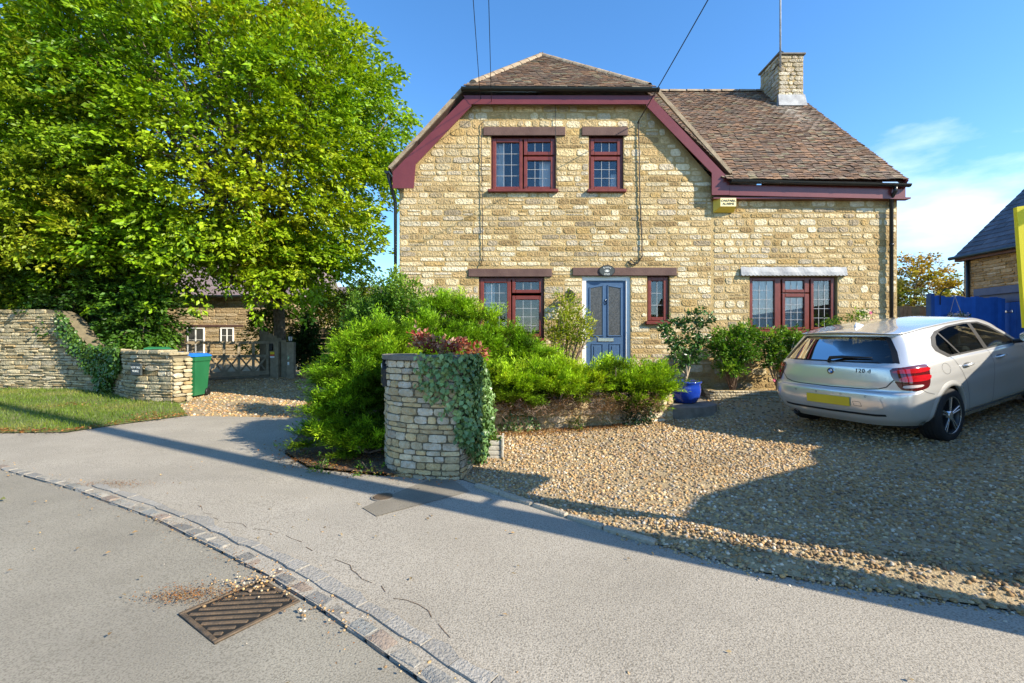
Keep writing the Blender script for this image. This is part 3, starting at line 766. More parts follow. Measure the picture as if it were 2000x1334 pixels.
# windows
def frame_ring(mb, x0, x1, z0, z1, w, y0, y1, bev=.006):
    mb.box((x0, y0, z0), (x0+w, y1, z1), bev=bev); mb.box((x1-w, y0, z0), (x1, y1, z1), bev=bev)
    mb.box((x0+w-.001, y0+.001, z1-w), (x1-w+.001, y1-.001, z1), bev=bev); mb.box((x0+w-.001, y0+.001, z0), (x1-w+.001, y1-.001, z0+w), bev=bev)
YF = HY+.055
def window(label, outer, lights, sill=None, curtains=()):
    a, b, c, d = outer; x0, x1, z0, z1 = FX(a), FX(b), FZ(d), FZ(c)
    w = bpy.data.objects.new('window', None); link(w, house); w['label'] = label
    mb = MB(); frame_ring(mb, x0, x1, z0, z1, .05, YF, YF+.07)
    xs = sorted({l[1] for l in lights})
    mb.build('outer_frame', M['upvc'], w)
    for (s0, s1, t0, t1, g0, g1, h0, h1, nx, nzr, op) in lights:
        X0, X1, Z0, Z1 = FX(s0), FX(s1), FZ(t1), FZ(t0); a0, a1, b0, b1 = FX(g0), FX(g1), FZ(h1), FZ(h0)
        mb = MB(); y0 = YF-.018; y1 = YF+.05
        mb.box((X0, y0, Z0), (a0, y1, Z1), bev=.008); mb.box((a1, y0, Z0), (X1, y1, Z1), bev=.008)
        mb.box((a0-.001, y0+.0015, b1), (a1+.001, y1-.001, Z1), bev=.008); mb.box((a0-.001, y0+.0015, Z0), (a1+.001, y1-.001, b0), bev=.008)
        fr = mb.build('sash', M['upvc'], w)
        gl = MB().box((a0-.004, YF+.014, b0-.004), (a1+.004, YF+.022, b1+.004)).build('pane', M['glass'], w)
        br = MB()
        for k in range(1, nx): x = a0+(a1-a0)*k/nx; br.box((x-.0034, YF+.006, b0), (x+.0034, YF+.0125, b1))
        for k in range(1, nzr): z = b0+(b1-b0)*k/nzr; br.box((a0, YF+.007, z-.0034), (a1, YF+.0115, z+.0034))
        if br.v: br.build('glazing_bars', M['bars'], w)
        if op:
            for o_ in w.children:
                pass
    if sill:
        s0, s1, t0, t1 = sill
        MB().box((FX(s0), HY-.075, FZ(t1)), (FX(s1), YF+.02, FZ(t0)), bev=.01).build('sill', M['upvc'], w)
    # the room behind
    rb = MB(); e = .25; yb = HY+.145
    X0, X1, Z0, Z1, Y1 = x0-e, x1+e, z0-.4, z1+.15, HY+1.9
    rb.add([(X0, yb, Z0), (X1, yb, Z0), (X1, yb, Z1), (X0, yb, Z1), (X0, Y1, Z0), (X1, Y1, Z0), (X1, Y1, Z1), (X0, Y1, Z1)],
           [(4, 5, 6, 7), (0, 4, 7, 3), (5, 1, 2, 6), (3, 7, 6, 2), (0, 1, 5, 4)])
    rb.build('room', M['room'], w)
    return w
window('upper storey two light window beside the left lintel', (958, 1086, 266, 372), [
    (962, 1020.5, 269, 369, 969, 1014, 276.5, 363, 3, 4, 0), (1023, 1084, 269, 301.5, 1030, 1075.5, 276, 294.5, 3, 1, 0), (1023, 1084, 304, 369, 1030, 1075.5, 312, 363, 3, 3, 0)], (953, 1090, 371, 377))
window('narrow upper storey window', (1150, 1218, 266, 372), [
    (1154, 1214, 269, 301.5, 1161, 1206, 276, 294.5, 3, 1, 0), (1154, 1214, 304, 369, 1161, 1206, 312, 363, 3, 3, 0)], (1146, 1222, 371, 377))
window('ground floor two light window behind the juniper', (935, 1062, 541, 662), [
    (938, 998, 544, 658, 945, 990, 552, 650, 3, 5, 0), (1000, 1060, 544, 572, 1006.5, 1053, 550, 565.5, 3, 1, 1), (1000, 1060, 577, 658, 1006.5, 1053, 585, 652, 3, 4, 0)], (931, 1066, 661, 667))
window('slim side window right of the blue door', (1264, 1307, 539, 629), [(1266.5, 1304.5, 541.5, 626, 1273, 1297, 548.5, 619, 2, 3, 0)], (1260, 1310, 627, 634))
window('wide ground floor window under the lead canopy', (1464, 1634, 541, 646), [
    (1466, 1527, 542.5, 644, 1472, 1515, 548, 639, 3, 5, 0), (1530, 1583, 542.5, 571, 1536, 1573.5, 547.5, 565, 3, 1, 0),
    (1530, 1583, 573, 644, 1536, 1573.5, 580, 639, 3, 4, 0), (1586, 1632, 542.5, 644, 1592, 1625.5, 547.5, 639, 3, 5, 0)], (1459, 1640, 645, 652))
# lead canopy with a scalloped hem
cn = MB(); x0, x1 = FX(1445), FX(1651); zt, zb_ = FZ(522), FZ(538); n = 34
top = [(x0+(x1-x0)*i/n, HY-.03, zt+.006*math.sin(i*1.7)) for i in range(n+1)]
mid = [(x0+(x1-x0)*i/n, HY-.06-.006*math.sin(i*.9), FZ(532)) for i in range(n+1)]
bot = []
for i in range(4*n+1):
    t = i/(4*n); bot.append((x0+(x1-x0)*t, HY-.07, zb_-.016*abs(math.sin(t*n*math.pi*.8))))
k = len(top); v = top+mid+bot
f = [(i, i+1, k+i+1, k+i) for i in range(n)]+[(k+j//4, 2*k+j, 2*k+j+1) for j in range(4*n)]+[(k+i, k+i+1, 2*k+4*(i+1)) for i in range(n)]
cn.add(v, f); cn.add([top[0], mid[0], bot[0], (x0, HY, FZ(540))], [(0, 1, 2, 3)]); cn.add([top[-1], mid[-1], bot[-1], (x1, HY, FZ(540))], [(3, 2, 1, 0)])
cn.build('lead_canopy', M['lead'], house)

# the blue door
dr = bpy.data.objects.new('door', None); link(dr, house); dr['label'] = 'blue panelled front door in a white frame'
x0, x1, zt = FX(1137), FX(1232), FZ(539); zb0 = .47
mb = MB(); yd = HY+.04
mb.box((x0, yd, zb0), (x0+.085, yd+.09, zt)); mb.box((x1-.085, yd, zb0), (x1, yd+.09, zt)); mb.box((x0+.085, yd+.001, zt-.085), (x1-.085, yd+.089, zt)); mb.box((x0+.085, yd, zb0-.03), (x1-.085, yd+.09, zb0+.02))
mb.build('frame', M['white'], dr)
lx0, lx1, lz0, lz1 = x0+.088, x1-.088, zb0+.022, zt-.088; yl = yd+.03
MB().box((lx0, yl, lz0), (lx1, yl+.045, lz1)).build('leaf', M['door'], dr)
for a, b in ((1153, 1179), (1188.5, 1214.5)):
    g0, g1, h0, h1 = FX(a), FX(b), FZ(656), FZ(557)
    flip = a > 1180
    peak = (g0+.03, g1) if flip else (g1-.03, g0)
    sl = .045
    poly = [(g0, h0), (g1, h0), (g1, h1-(sl if flip else 0)), (g0, h1-(0 if flip else sl))]
    MB().prism([(p[0], yl-.004, p[1]) for p in poly], (0, .003, 0)).build('glass_panel', M['obscure'], dr)
    m2 = MB()
    for i in range(4):
        p, q = Vector((poly[i][0], yl-.006, poly[i][1])), Vector((poly[(i+1) % 4][0], yl-.006, poly[(i+1) % 4][1]))
        d_ = (q-p); m2.obox((p+q)/2, d_, (0, 1, 0), d_.cross(Vector((0, 1, 0))), d_.length+.02, .018, .022, bev=.005)
    m2.build('moulding', M['door'], dr)
for a, b in ((1157, 1178.5), (1192, 1213.5)):
    g0, g1, h0, h1 = FX(a), FX(b), lz0+.13, FZ(672)
    m2 = MB()
    for (p, q) in (((g0, h0), (g1, h0)), ((g1, h0), (g1, h1)), ((g1, h1), (g0, h1)), ((g0, h1), (g0, h0))):
        p, q = Vector((p[0], yl-.004, p[1])), Vector((q[0], yl-.004, q[1])); d_ = q-p
        m2.obox((p+q)/2, d_, (0, 1, 0), d_.cross(Vector((0, 1, 0))), d_.length+.016, .014, .018, bev=.005)
    m2.box((g0+.04, yl-.010, h0+.04), (g1-.04, yl+.004, h1-.04), bev=.009)
    m2.build('panel', M['door'], dr)
MB().box((FX(1169), yl-.016, FZ(667)), (FX(1200), yl+.004, FZ(660)), bev=.005).build('letter_plate', M['metal'], dr)
kn = MB(); kc = Vector((FX(1184), yl-.012, FZ(590)))
kn.lathe(kc, [(.034, -.01), (.040, 0), (.034, .01), (.028, 0), (.034, -.01)], 20, (0, 1, 0)); kn.lathe(kc+Vector((0, .004, .05)), [(0, -.02), (.014, -.016), (.018, .0), (.012, .012)], 12, (0, 1, 0))
kn.build('knocker', M['metal'], dr, smooth=True)
hn = MB(); hn.tube([(FX(1153), yl-.05, FZ(641)), (FX(1153)+.11, yl-.05, FZ(641))], .009, 8); hn.tube([(FX(1153), yl, FZ(641)), (FX(1153), yl-.05, FZ(641))], .009, 8); hn.box((FX(1153)-.014, yl-.006, FZ(652)), (FX(1153)+.014, yl+.002, FZ(632)))
hn.build('handle', M['metal'], dr)
MB().box((x0-.05, HY-.28, .42), (x1+.05, HY+.1, .45), bev=.01).build('threshold', M['concrete'], house)

# barge boards, fascias, gutters
def board(pts, name='barge_board', y0=HY-.16, y1=HY-.135):
    return MB().prism([(FX(a, HY-.15), y0, FZ(b, HY-.15)) for a, b in pts], (0, y1-y0, 0)).build(name, M['upvc_board'], house)
board([(767, 336), (907, 192), (921, 192), (921, 207), (812, 321), (808, 368), (767, 368)])
board([(1262, 192), (1274, 192), (1424, 350), (1424, 381), (1390, 381), (1390, 338), (1262, 207)])
board([(905, 187), (1280, 187), (1268, 204), (917, 204)], 'fascia', HY-.166, HY-.14)
board([(1424.5, 361), (1768, 365), (1768, 389), (1424.5, 381.5)], 'fascia', HY-.158, HY-.13)
sf = MB(); sf.box((XM-.03, HY-.13, FZ(389, HY-.1)), (FX(1768), HY+.0, FZ(386, HY-.1)))
sf.build('soffit', M['upvc_board'], house)
# flat under-boards closing the verge overhang
for a, b in (((774, 352), (919, 203)), ((1264, 203), (1395, 348))):
    p, q = Vector((FX(a[0]), HY-.07, FZ(a[1])+.05)), Vector((FX(b[0]), HY-.07, FZ(b[1])+.05)); d_ = q-p
    MB().obox((p+q)/2, d_, (0, 1, 0), d_.cross(Vector((0, 1, 0))), d_.length, .13, .03).build('verge_soffit', M['upvc_board'], house)
MB().box((FX(912), HY-.13, FZ(203)), (FX(1270), HY-.001, FZ(198))).build('soffit', M['upvc_board'], house)
def half_gutter(p, q, r=.062):
    mb = MB(); p, q = Vector(p), Vector(q); d = (q-p).normalized(); out = Vector((d.y, -d.x, 0)); n = 9; m = 2
    v = []
    for pt in (p, q):
        for k in range(n):
            th = math.pi*k/(n-1); v.append(pt+out*(math.cos(th)*r)-Z3*(math.sin(th)*r))
        for k in range(n):
            th = math.pi*(n-1-k)/(n-1); v.append(pt+out*(math.cos(th)*(r-.008))-Z3*(math.sin(th)*(r-.008)))
    N = 2*n; f = [(k, (k+1) % N, N+(k+1) % N, N+k) for k in range(N)]
    mb.add(v, f)
    for pt, s in ((p, -1), (q, 1)):
        c = [pt+out*(math.cos(math.pi*k/(n-1))*r)-Z3*(math.sin(math.pi*k/(n-1))*r) for k in range(n)]
        mb.add(c, [tuple(range(n))])
    L_ = (q-p).length; k = .35
    while k < L_:
        for s in (-1, 1):
            pts = [p+d*(k+s*.02)+out*(math.cos(math.pi*j/(n-1))*(r+.005))-Z3*(math.sin(math.pi*j/(n-1))*(r+.005)) for j in range(n)]
        a_ = [p+d*(k-.02)+out*(math.cos(math.pi*j/(n-1))*(r+.005))-Z3*(math.sin(math.pi*j/(n-1))*(r+.005)) for j in range(n)]
        b_ = [p+d*(k+.02)+out*(math.cos(math.pi*j/(n-1))*(r+.005))-Z3*(math.sin(math.pi*j/(n-1))*(r+.005)) for j in range(n)]
        mb.add(a_+b_, [(j, j+1, n+j+1, n+j) for j in range(n-1)])
        k += .92
    return mb.build('gutter', M['gutter'], house, auto=40)
YG = HY-.225
half_gutter((FX(901, YG), YG, FZ(172, YG)), (FX(1287, YG), YG, FZ(174, YG)))
half_gutter((FX(1427, YG), YG, FZ(352, YG)), (FX(1777, YG), YG, FZ(360, YG)), .055)
# eaves gutter on the left flank, seen end on
half_gutter((XL-.20, HY-.2, FZ(341)), (XL-.20, 14, FZ(341)), .05)
dp = MB(); yp = HY-.07
def fp(a, b, y): return (FX(a, y), y, FZ(b, y))
dp.tube([fp(1749, 362, YG), fp(1749, 374, YG), fp(1741, 387, HY-.12), fp(1741, 398, yp), (FX(1741, yp), yp, .35)], .034, 10)
for zz in (3.4, 1.9): dp.tube([(FX(1741, yp), yp, zz-.02), (FX(1741, yp), yp, zz+.02)], .042, 10)
dp.build('downpipe', M['gutter'], house, smooth=True)
MB().tube([(XL-.20, HY-.12, FZ(346)), (XL-.13, HY-.05, FZ(372)), (XL-.09, HY+.05, FZ(395)), (XL-.09, HY+.05, .4)], .033, 10).build('downpipe', M['gutter'], house, smooth=True)

# roofs -------------------------------------------------------------
TILE_PAL = [tuple(x*k for x, k in zip(q, (.90, .97, 1.02))) for q in [(.23, .135, .085), (.28, .165, .10), (.19, .12, .085), (.25, .17, .12), (.33, .19, .11), (.17, .125, .095), (.30, .23, .16), (.22, .15, .11), (.25, .15, .10)]]
roof = bpy.data.objects.new('roof', None); link(roof, house)
TILES = []
def tile_plane(O, Ud, Sd, poly, gauge=.10, tw=.165, pal=TILE_PAL, rough=1.0, pale=None):
    """plain tiles in courses on a roof plane; poly in (u, s) coordinates"""
    O = Vector(O); Ud = Vector(Ud).normalized(); Sd = Vector(Sd).normalized(); N = Ud.cross(Sd).normalized()
    us = [p[0] for p in poly]; ss = [p[1] for p in poly]
    base = MB(); base.add([O+Ud*p[0]+Sd*p[1]-N*.03 for p in poly], [tuple(range(len(poly)))])
    base.build('roof_deck', M['lintel'], roof)
    s = min(ss); row = 0
    while s < max(ss)-.02:
        c = clip_half(clip_half(poly, 1, s+.005, 1), 1, s+gauge-.005, -1)
        if len(c) >= 3:
            a, b = min(p[0] for p in c), max(p[0] for p in c)
            u = a-(tw*.5 if row % 2 else 0)-U(0, .02)
            while u < b:
                ua, ub = max(u, a), min(u+tw, b)
                if ub-ua > .03: TILES.append((O, Ud, Sd, N, ua, ub, s, gauge, rough, pal, pale))
                u += tw
        s += gauge; row += 1
def tile_geo(T):
    O, Ud, Sd, N, ua, ub, s, g, rough, pal, pale = T
    g2 = g*1.9; th = .014; lift = abs(U(0, .012))*rough; j = U(-.008, .008)*rough; sl = U(-.006, .006)*rough
    lo, hi = s+j-.01, s+g2; v = []
    gp = .0015; cam_ = U(.002, .007)*rough
    for (ss, b0) in ((lo, .020+lift), (hi, .0)):
        for k, uu in enumerate((ua+gp, (ua+ub)/2, ub-gp)):
            e = (cam_ if k == 1 else 0)+(sl if k == 0 else -sl if k == 2 else 0)
            for h in (0, th): v.append(O+Ud*uu+Sd*ss+N*(b0+h+e))
    # 0..5 lower end (bottom, top per column), 6..11 upper end
    f = [(1, 3, 9, 7), (3, 5, 11, 9), (0, 2, 3, 1), (2, 4, 5, 3), (0, 1, 7, 6), (4, 10, 11, 5)]
    k = U(.78, 1.2); c = pal[RNG.randrange(len(pal))]
    t = [min(1, x*k) for x in c]
    mid = O+Ud*((ua+ub)/2)+Sd*(s+g/2)
    w = math.sin(mid.x*2.3+mid.z*1.1)*math.sin(mid.z*2.9-mid.x*.8+mid.y)
    t = [x*(1+.12*w) for x in t]
    if RNG.random() < .06: t = [t[0]*.45+.16, t[1]*.45+.16, t[2]*.45+.10]
    if pale:
        q = pale(mid)
        t = [x*(1-q)+q*y for x, y in zip(t, (.55, .52, .46))]
    return v, f, tuple(t)
# front wing slope
EZ = FZ(353, HY-.2); EYv = HY-.22; RY, RZ = 12.4, 8.29
sl_ = Vector((0, RY-EYv, RZ-EZ)); SLEN = sl_.length
O1 = Vector((2.3, EYv, EZ)); WR = FX(1772, EYv)-2.3
def xvalley(s):      # where the gable's right slope cuts the wing roof
    z = EZ+sl_.normalized().z*s
    return (z-EZ)/(8.35-EZ)
gx_e, gx_t = FX(1424)-2.3, FX(1278)-2.3     # behind the barge board: from its foot up to the hip corner
zs = (FZ(190)-EZ)/sl_.normalized().z
def chim_pale(m):
    q = 0
    if 7.9 > m.x > 6.2 and m.z < 7.7: 
        cx = 6.9+(7.6-m.z)*.12; q = max(0, 1-abs(m.x-cx)/.42)*max(0, min(1, (m.z-6.2)/1.2))
    return q*U(.35, .95)
wing = [(gx_e-.1, 0), (WR, 0), (WR, SLEN), (-.4, SLEN), (gx_t-.5, zs*1.0)]
tile_plane(O1, (1, 0, 0), sl_, wing, .085, .155, TILE_PAL, 1.15, chim_pale)
AP_X = FX(1057, 10.6)
rear = MB(); rear.add([(AP_X, RY, RZ-.03), (FX(1772, EYv), RY, RZ-.03), (FX(1772, EYv), 15.9, 4.6), (AP_X, 15.9, 4.6)], [(0, 1, 2, 3)])
rear.build('roof_deck', M['ridge'], roof)
# gable: hip face at the front, left and right slopes behind the verges
A = P(905, 170, YG); B = P(1284, 173, YG); AP = Vector((FX(1057, 10.6), 10.6, FZ(109, 10.6)))
LE = Vector((FX(765), HY-.14, FZ(337))); RE = Vector((FX(1421), HY-.14, FZ(346)))
hip_n = ((B-A).cross(AP-A)).normalized(); ud = (B-A).normalized(); sd_ = hip_n.cross(ud)
loc2 = lambda p, O, u, s: ((p-O).dot(u), (p-O).dot(s))
tile_plane(A, ud, sd_, [loc2(p, A, ud, sd_) for p in (A, B, AP)], .085, .155, TILE_PAL, .7)
RB = Vector((AP.x, 13.5, AP.z))
LA_ = Vector((A.x, HY-.14, A.z)); RA_ = Vector((B.x, HY-.14, B.z))
# left slope: planar, through the eave and the ridge
ud = Vector((0, 1, 0)); LEb = Vector((LE.x, HY-.16, LE.z)); sdl = (Vector((AP.x, 0, AP.z))-Vector((LEb.x, 0, LEb.z))).normalized()
nl = sdl.cross(ud)
lenL = (Vector((AP.x, 0, AP.z))-Vector((LEb.x, 0, LEb.z))).length; sA = (A.z-LEb.z)/sdl.z
tile_plane(LEb+Vector((0, 4.9, 0)), -ud, sdl, [(0, 0), (4.9, 0), (4.9, sA), (4.9-(AP.y-(HY-.16)), lenL), (0, lenL)], .085, .155, TILE_PAL, .8)
REb = Vector((RE.x, HY-.16, RE.z)); sdr = (Vector((AP.x, 0, AP.z))-Vector((REb.x, 0, REb.z))).normalized()
lenR = (Vector((AP.x, 0, AP.z))-Vector((REb.x, 0, REb.z))).length; sB = (B.z-REb.z)/sdr.z
tile_plane(REb, ud, sdr, [(0, 0), (.35, 0), (3.6, lenR), (AP.y-(HY-.16), lenR), (0, sB)], .085, .155, TILE_PAL, .8)
order = sorted(range(len(TILES)), key=lambda i: (0 if (TILES[i][0]-O1).length < .01 else 1, TILES[i][6]))
rest = MB()
for q, i in enumerate(order):
    v, f, t = tile_geo(TILES[i])
    if q < 300: MB().add(v, f, t).build('tile', M['tile'], roof, loc=v[1])
    else: rest.add(v, f, t)
o = rest.build('tiles_upper', M['tile'], roof); o['kind'] = 'stuff'
# hip and ridge tiles
def ridge_run(p, q, r=.105, step=.31):
    p, q = Vector(p), Vector(q); d = q-p; n = max(1, int(d.length/step)); d.normalize()
    side = d.cross(Z3).normalized(); up = side.cross(d)
    for i in range(n):
        a, b = p+(q-p)*(i/n), p+(q-p)*((i+1)/n-.006); v = []
        for pt, rr_ in ((a, r*1.04), (b, r)):
            for k in range(7):
                th = math.pi*k/6; v.append(pt+side*(math.cos(th)*rr_)+up*(math.sin(th)*rr_*.8-.02))
        f = [(k, k+1, 8+k, 7+k) for k in range(6)]+[(0, 1, 2, 3, 4, 5, 6)]
        MB().add(v, f).build('ridge_tile', M['ridge'], roof, auto=50)
ridge_run(A+(AP-A)*.10, AP); ridge_run(AP+(B-AP)*.02, B-(B-AP)*.05); ridge_run(AP, RB)
ridge_run(Vector((1.9, RY, RZ)), Vector((FX(1772, EYv)-.05, RY, RZ)), .11, .45)
# mortar under-cloak strips along the verges
for p, q in ((LE, LA_), (RE, RA_)):
    d_ = q-p; MB().obox((p+q)/2+Vector((0, 0, .03)), d_, (0, 1, 0), d_.cross(Vector((0, 1, 0))), d_.length, .05, .07).build('verge_mortar', M['ridge'], roof)
# right verge of the wing
p, q = Vector((FX(1772, EYv), EYv, EZ)), Vector((FX(1772, EYv), RY, RZ)); d_ = q-p
MB().obox((p+q)/2-Vector((.03, 0, .05)), d_, (1, 0, 0), d_.cross(Vector((1, 0, 0))), d_.length, .05, .12).build('barge_board', M['upvc_board'], house)

# chimney
ch = bpy.data.objects.new('chimney', None); link(ch, house)
cx0, cx1, cy0, cy1 = 6.80, 7.42, 11.6, 12.45; cz0, cz1 = 7.2, FZ(108, 11.6)
MB().box((cx0, cy0, cz0), (cx1, cy1, cz1)).build('core', M['mortar'], ch)
CP = [(.60, .54, .42), (.68, .62, .50), (.52, .45, .34), (.64, .56, .41), (.57, .50, .40)]
rc = lay(cx0-.01, cx1+.01, 7.62, cz1-.01, .08, .13, .12, .28, gap=.014)
build_stones(rc, lambda u, w, z: Vector((u, cy0-w, z)), .02, ch, M['stone'], CP, 100)
rc = lay(0, cy1-cy0, 7.75, cz1-.01, .08, .13, .12, .28, gap=.014)
build_stones(rc, lambda u, w, z: Vector((cx0-w, cy1-u, z)), .02, ch, M['stone'], CP, 100)
MB().box((cx0-.05, cy0-.05, cz1), (cx1+.05, cy1+.05, cz1+.05), bev=.012).build('capping', M['concrete'], ch)
ap = MB(); ap.add([(cx0-.03, cy0-.03, 7.78), (cx1+.03, cy0-.03, 7.78), (cx1+.05, cy0-.10, 7.47), (cx0-.05, cy0-.10, 7.47), (cx0-.03, cy0+.02, 7.78), (cx0-.05, cy0+.02, 7.47)], [(3, 2, 1, 0), (0, 4, 5, 3)])
ap.build('flashing', M['lead'], ch)
# aerial mast
mx_, my_ = FX(1524, 11.5), 11.5
am = thing('aerial_mast', 'thin grey aerial mast clamped to the chimney stack', 'mast', (mx_, my_, 8.3))
MB().tube([(mx_, my_, FZ(132, my_)), (mx_, my_, 11.4)], .022, 8).build('pole', M['lead'], am, smooth=True)
mb = MB()
for zz in (8.55, 8.85): mb.tube([(mx_, my_, zz), (cx0-.02, cy0+.25, zz+.0)], .012, 6); mb.tube([(mx_, my_, zz), (cx0+.1, cy0-.03, zz)], .012, 6)
mb.build('bracket', M['black'], am)

# curtains hang inside the windows
def curtain(x0, x1, z0, z1, label, y=HY+.16):
    mb = MB(); n = 26; v = []
    for i in range(n+1):
        t = i/n; yy = y+.010*math.sin(t*(x1-x0)/.06*math.pi*.9)+.004*math.sin(t*17)
        v += [(x0+(x1-x0)*t, yy, z0), (x0+(x1-x0)*(t*.96+.02), yy*.5+y*.5, z1)]
    v2 = [(a, b+.006, c) for a, b, c in v]; k = len(v)
    f = [(2*i, 2*i+2, 2*i+3, 2*i+1) for i in range(n)]; f += [(k+a, k+d, k+c, k+b) for a, b, c, d in f[:n]]
    mb.add(v+v2, f); o = mb.build('curtain', M['curtain'], None, smooth=True); tag(o, label, 'curtain', 'pale curtains behind the windows')
curtain(FX(964), FX(985), FZ(368), FZ(270), 'pale curtain at the left edge of the upper two light window')
curtain(FX(1054), FX(1080), FZ(368), FZ(300), 'pale curtain gathered at the right of the upper two light window')
curtain(FX(1196), FX(1212), FZ(368), FZ(335), 'pale curtain at the foot of the narrow upper window')
curtain(FX(1468), FX(1525), FZ(650), FZ(546), 'white curtain filling the left light of the wide window under the lead canopy', HY+.10)
curtain(FX(1532), FX(1580), FZ(650), FZ(546), 'white curtain filling the middle light of the wide window under the lead canopy', HY+.10)
curtain(FX(948), FX(966), FZ(660), FZ(548), 'pale curtain in the ground floor window behind the juniper')

# fittings on the wall
def text(body, size, loc, right, up, mat, parent, name='lettering', ext=.002, align='CENTER', spacing=1.0):
    c = bpy.data.curves.new(name, 'FONT'); c.body = body; c.size = size; c.extrude = ext; c.align_x = align; c.align_y = 'CENTER'; c.space_character = spacing
    c.materials.append(mat); tmp = bpy.data.objects.new('tmp', c); COL.objects.link(tmp)
    me = bpy.data.meshes.new_from_object(tmp.evaluated_get(bpy.context.evaluated_depsgraph_get()))
    bpy.data.objects.remove(tmp); bpy.data.curves.remove(c)
    o = bpy.data.objects.new(name, me); COL.objects.link(o)
    r, u = Vector(right).normalized(), Vector(up).normalized(); n = r.cross(u)
    m = Matrix((r, u, n)).transposed().to_4x4(); m.translation = Vector(loc)
    o.matrix_world = m
    if parent is not None:
        o.parent = parent
        if parent.name in ROOTS: o.matrix_parent_inverse = Matrix.Translation(-Vector(ROOTS[parent.name]))
    return o
al = thing('alarm_box', 'yellow bell box with dark lettering under the right eaves', 'alarm box', (FX(1412), HY-.02, FZ(405)))
ax0, ax1, az0, az1 = FX(1392), FX(1432), FZ(416), FZ(390)
mb = MB(); yb = HY-.02
front = [(ax0+.09, yb-.12, az0+.09), (ax1-.01, yb-.12, az0+.09), (ax1-.01, yb-.12, az1-.01), (ax0+.09, yb-.12, az1-.01)]
back = [(ax0, yb, az0), (ax1, yb, az0), (ax1, yb, az1), (ax0, yb, az1)]
mb.add(front+back, [(1, 0, 4, 5), (2, 1, 5, 6), (3, 2, 6, 7), (0, 3, 7, 4), (4, 7, 6, 5)]); mb.build('case', M['alarm'], al)
MB().prism(front, (0, .004, 0)).build('front', M['alarm_face'], al)
cxa = (front[0][0]+front[1][0])/2; cza = (front[0][2]+front[2][2])/2
text('OAKPARK', .062, (cxa, yb-.123, cza+.028), (1, 0, 0), (0, 0, 1), M['ink'], al)
text('ALARMS', .062, (cxa, yb-.123, cza-.032), (1, 0, 0), (0, 0, 1), M['ink'], al)
ov = thing('house_sign', 'oval dark slate sign with white lettering fixed over the blue door', 'sign', (FX(1185), HY-.04, FZ(529)))
oc = Vector((FX(1184.5), HY-.052, FZ(529.5)))
def ellipse(c, a, b, n=36): return [c+Vector((a*math.cos(2*math.pi*k/n), 0, b*math.sin(2*math.pi*k/n))) for k in range(n)]
MB().prism(ellipse(oc, .158, .112), (0, .018, 0)).build('rim', M['black'], ov)
MB().prism(ellipse(oc-Vector((0, .004, 0)), .145, .10), (0, .01, 0)).build('plate', M['sign_dark'], ov)
for ch_, px_, rz in (('B', -.06, .35), ('A', -.02, .1), ('R', .02, -.1), ('N', .06, -.35)):
    text(ch_, .048, oc+Vector((px_, -.006, .066-abs(px_)*.22)), (math.cos(rz), 0, math.sin(rz)), (-math.sin(rz), 0, math.cos(rz)), M['sign_text'], ov)
text('END', .05, oc+Vector((0, -.006, -.068)), (1, 0, 0), (0, 0, 1), M['sign_text'], ov, spacing=1.15)
lf = MB()
for a_ in (-60, -28, 0, 28, 60):
    t = math.radians(90+a_); d_ = Vector((math.cos(t), 0, math.sin(t))); pdir = Vector((-d_.z, 0, d_.x)); c0 = oc+Vector((0, -.0055, -.028))
    lf.prism([c0, c0+d_*.035+pdir*.008, c0+d_*.062, c0+d_*.035-pdir*.008], (0, .002, 0))
lf.build('leaf_emblem', M['sign_text'], ov)
# wall lantern
wl = thing('wall_lantern', 'black half lantern lamp on the wall beside the blue door', 'lamp', (FX(1111), HY-.05, FZ(580)))
lc = Vector((FX(1112), HY-.2, FZ(577)))
MB().lathe(lc, [(.0, .085), (.03, .075), (.045, .05), (.115, .0), (.11, -.005), (.0, -.002)], 6).build('hood', M['black'], wl)
mb = MB()
for k in range(6):
    th = math.pi/3*k+.5; mb.tube([lc+Vector((math.cos(th)*.09, math.sin(th)*.09, 0)), lc+Vector((math.cos(th)*.045, math.sin(th)*.045, -.17))], .006, 5)
mb.tube([lc+Vector((0, 0, -.17)), lc+Vector((0, 0, -.20))], .03, 8); mb.build('cage', M['black'], wl)
MB().lathe(lc, [(.08, -.008), (.04, -.165)], 6).build('glass', M['glass'], wl)
mb = MB(); mb.tube([lc+Vector((0, 0, .07)), lc+Vector((0, .1, .10)), Vector((lc.x, HY, lc.z+.03))], .012, 8); mb.box((lc.x-.04, HY-.03, lc.z-.08), (lc.x+.04, HY, lc.z+.1)); mb.build('bracket', M['black'], wl)
# cables
def cable(name, label, pts, r=.007, cat='cable', wob=0.0, group=None):
    q = []
    pts = [Vector(p) for p in pts]
    for a, b in zip(pts, pts[1:]):
        n = max(1, int((b-a).length/.12)) if wob else 1
        for i in range(n): 
            p = a+(b-a)*(i/n); q.append(p+Vector((U(-wob, wob), 0, 0)) if wob else p)
    q.append(pts[-1])
    o = MB().tube(q, r, 5).build(name, M['black'], None, smooth=True); return tag(o, label, cat, group)
yc = HY-.035
def wp(a, b, y=yc): return (FX(a, y), y, FZ(b, y))
cable('cable', 'black telephone cable hanging down the gable wall right of the narrow window', [wp(1247, 236), wp(1248, 300), wp(1250, 400), wp(1254, 470), wp(1254, 500), wp(1246, 514), wp(1234, 517), wp(1228, 512), wp(1232, 507), wp(1240, 514)], .012, wob=.006)
cable('cable', 'thin dark cable down the gable wall left of the upper two light window', [wp(946, 236), wp(941, 240), wp(940, 300), wp(942, 400), wp(943, 500), wp(938, 520)], .008, wob=.004)
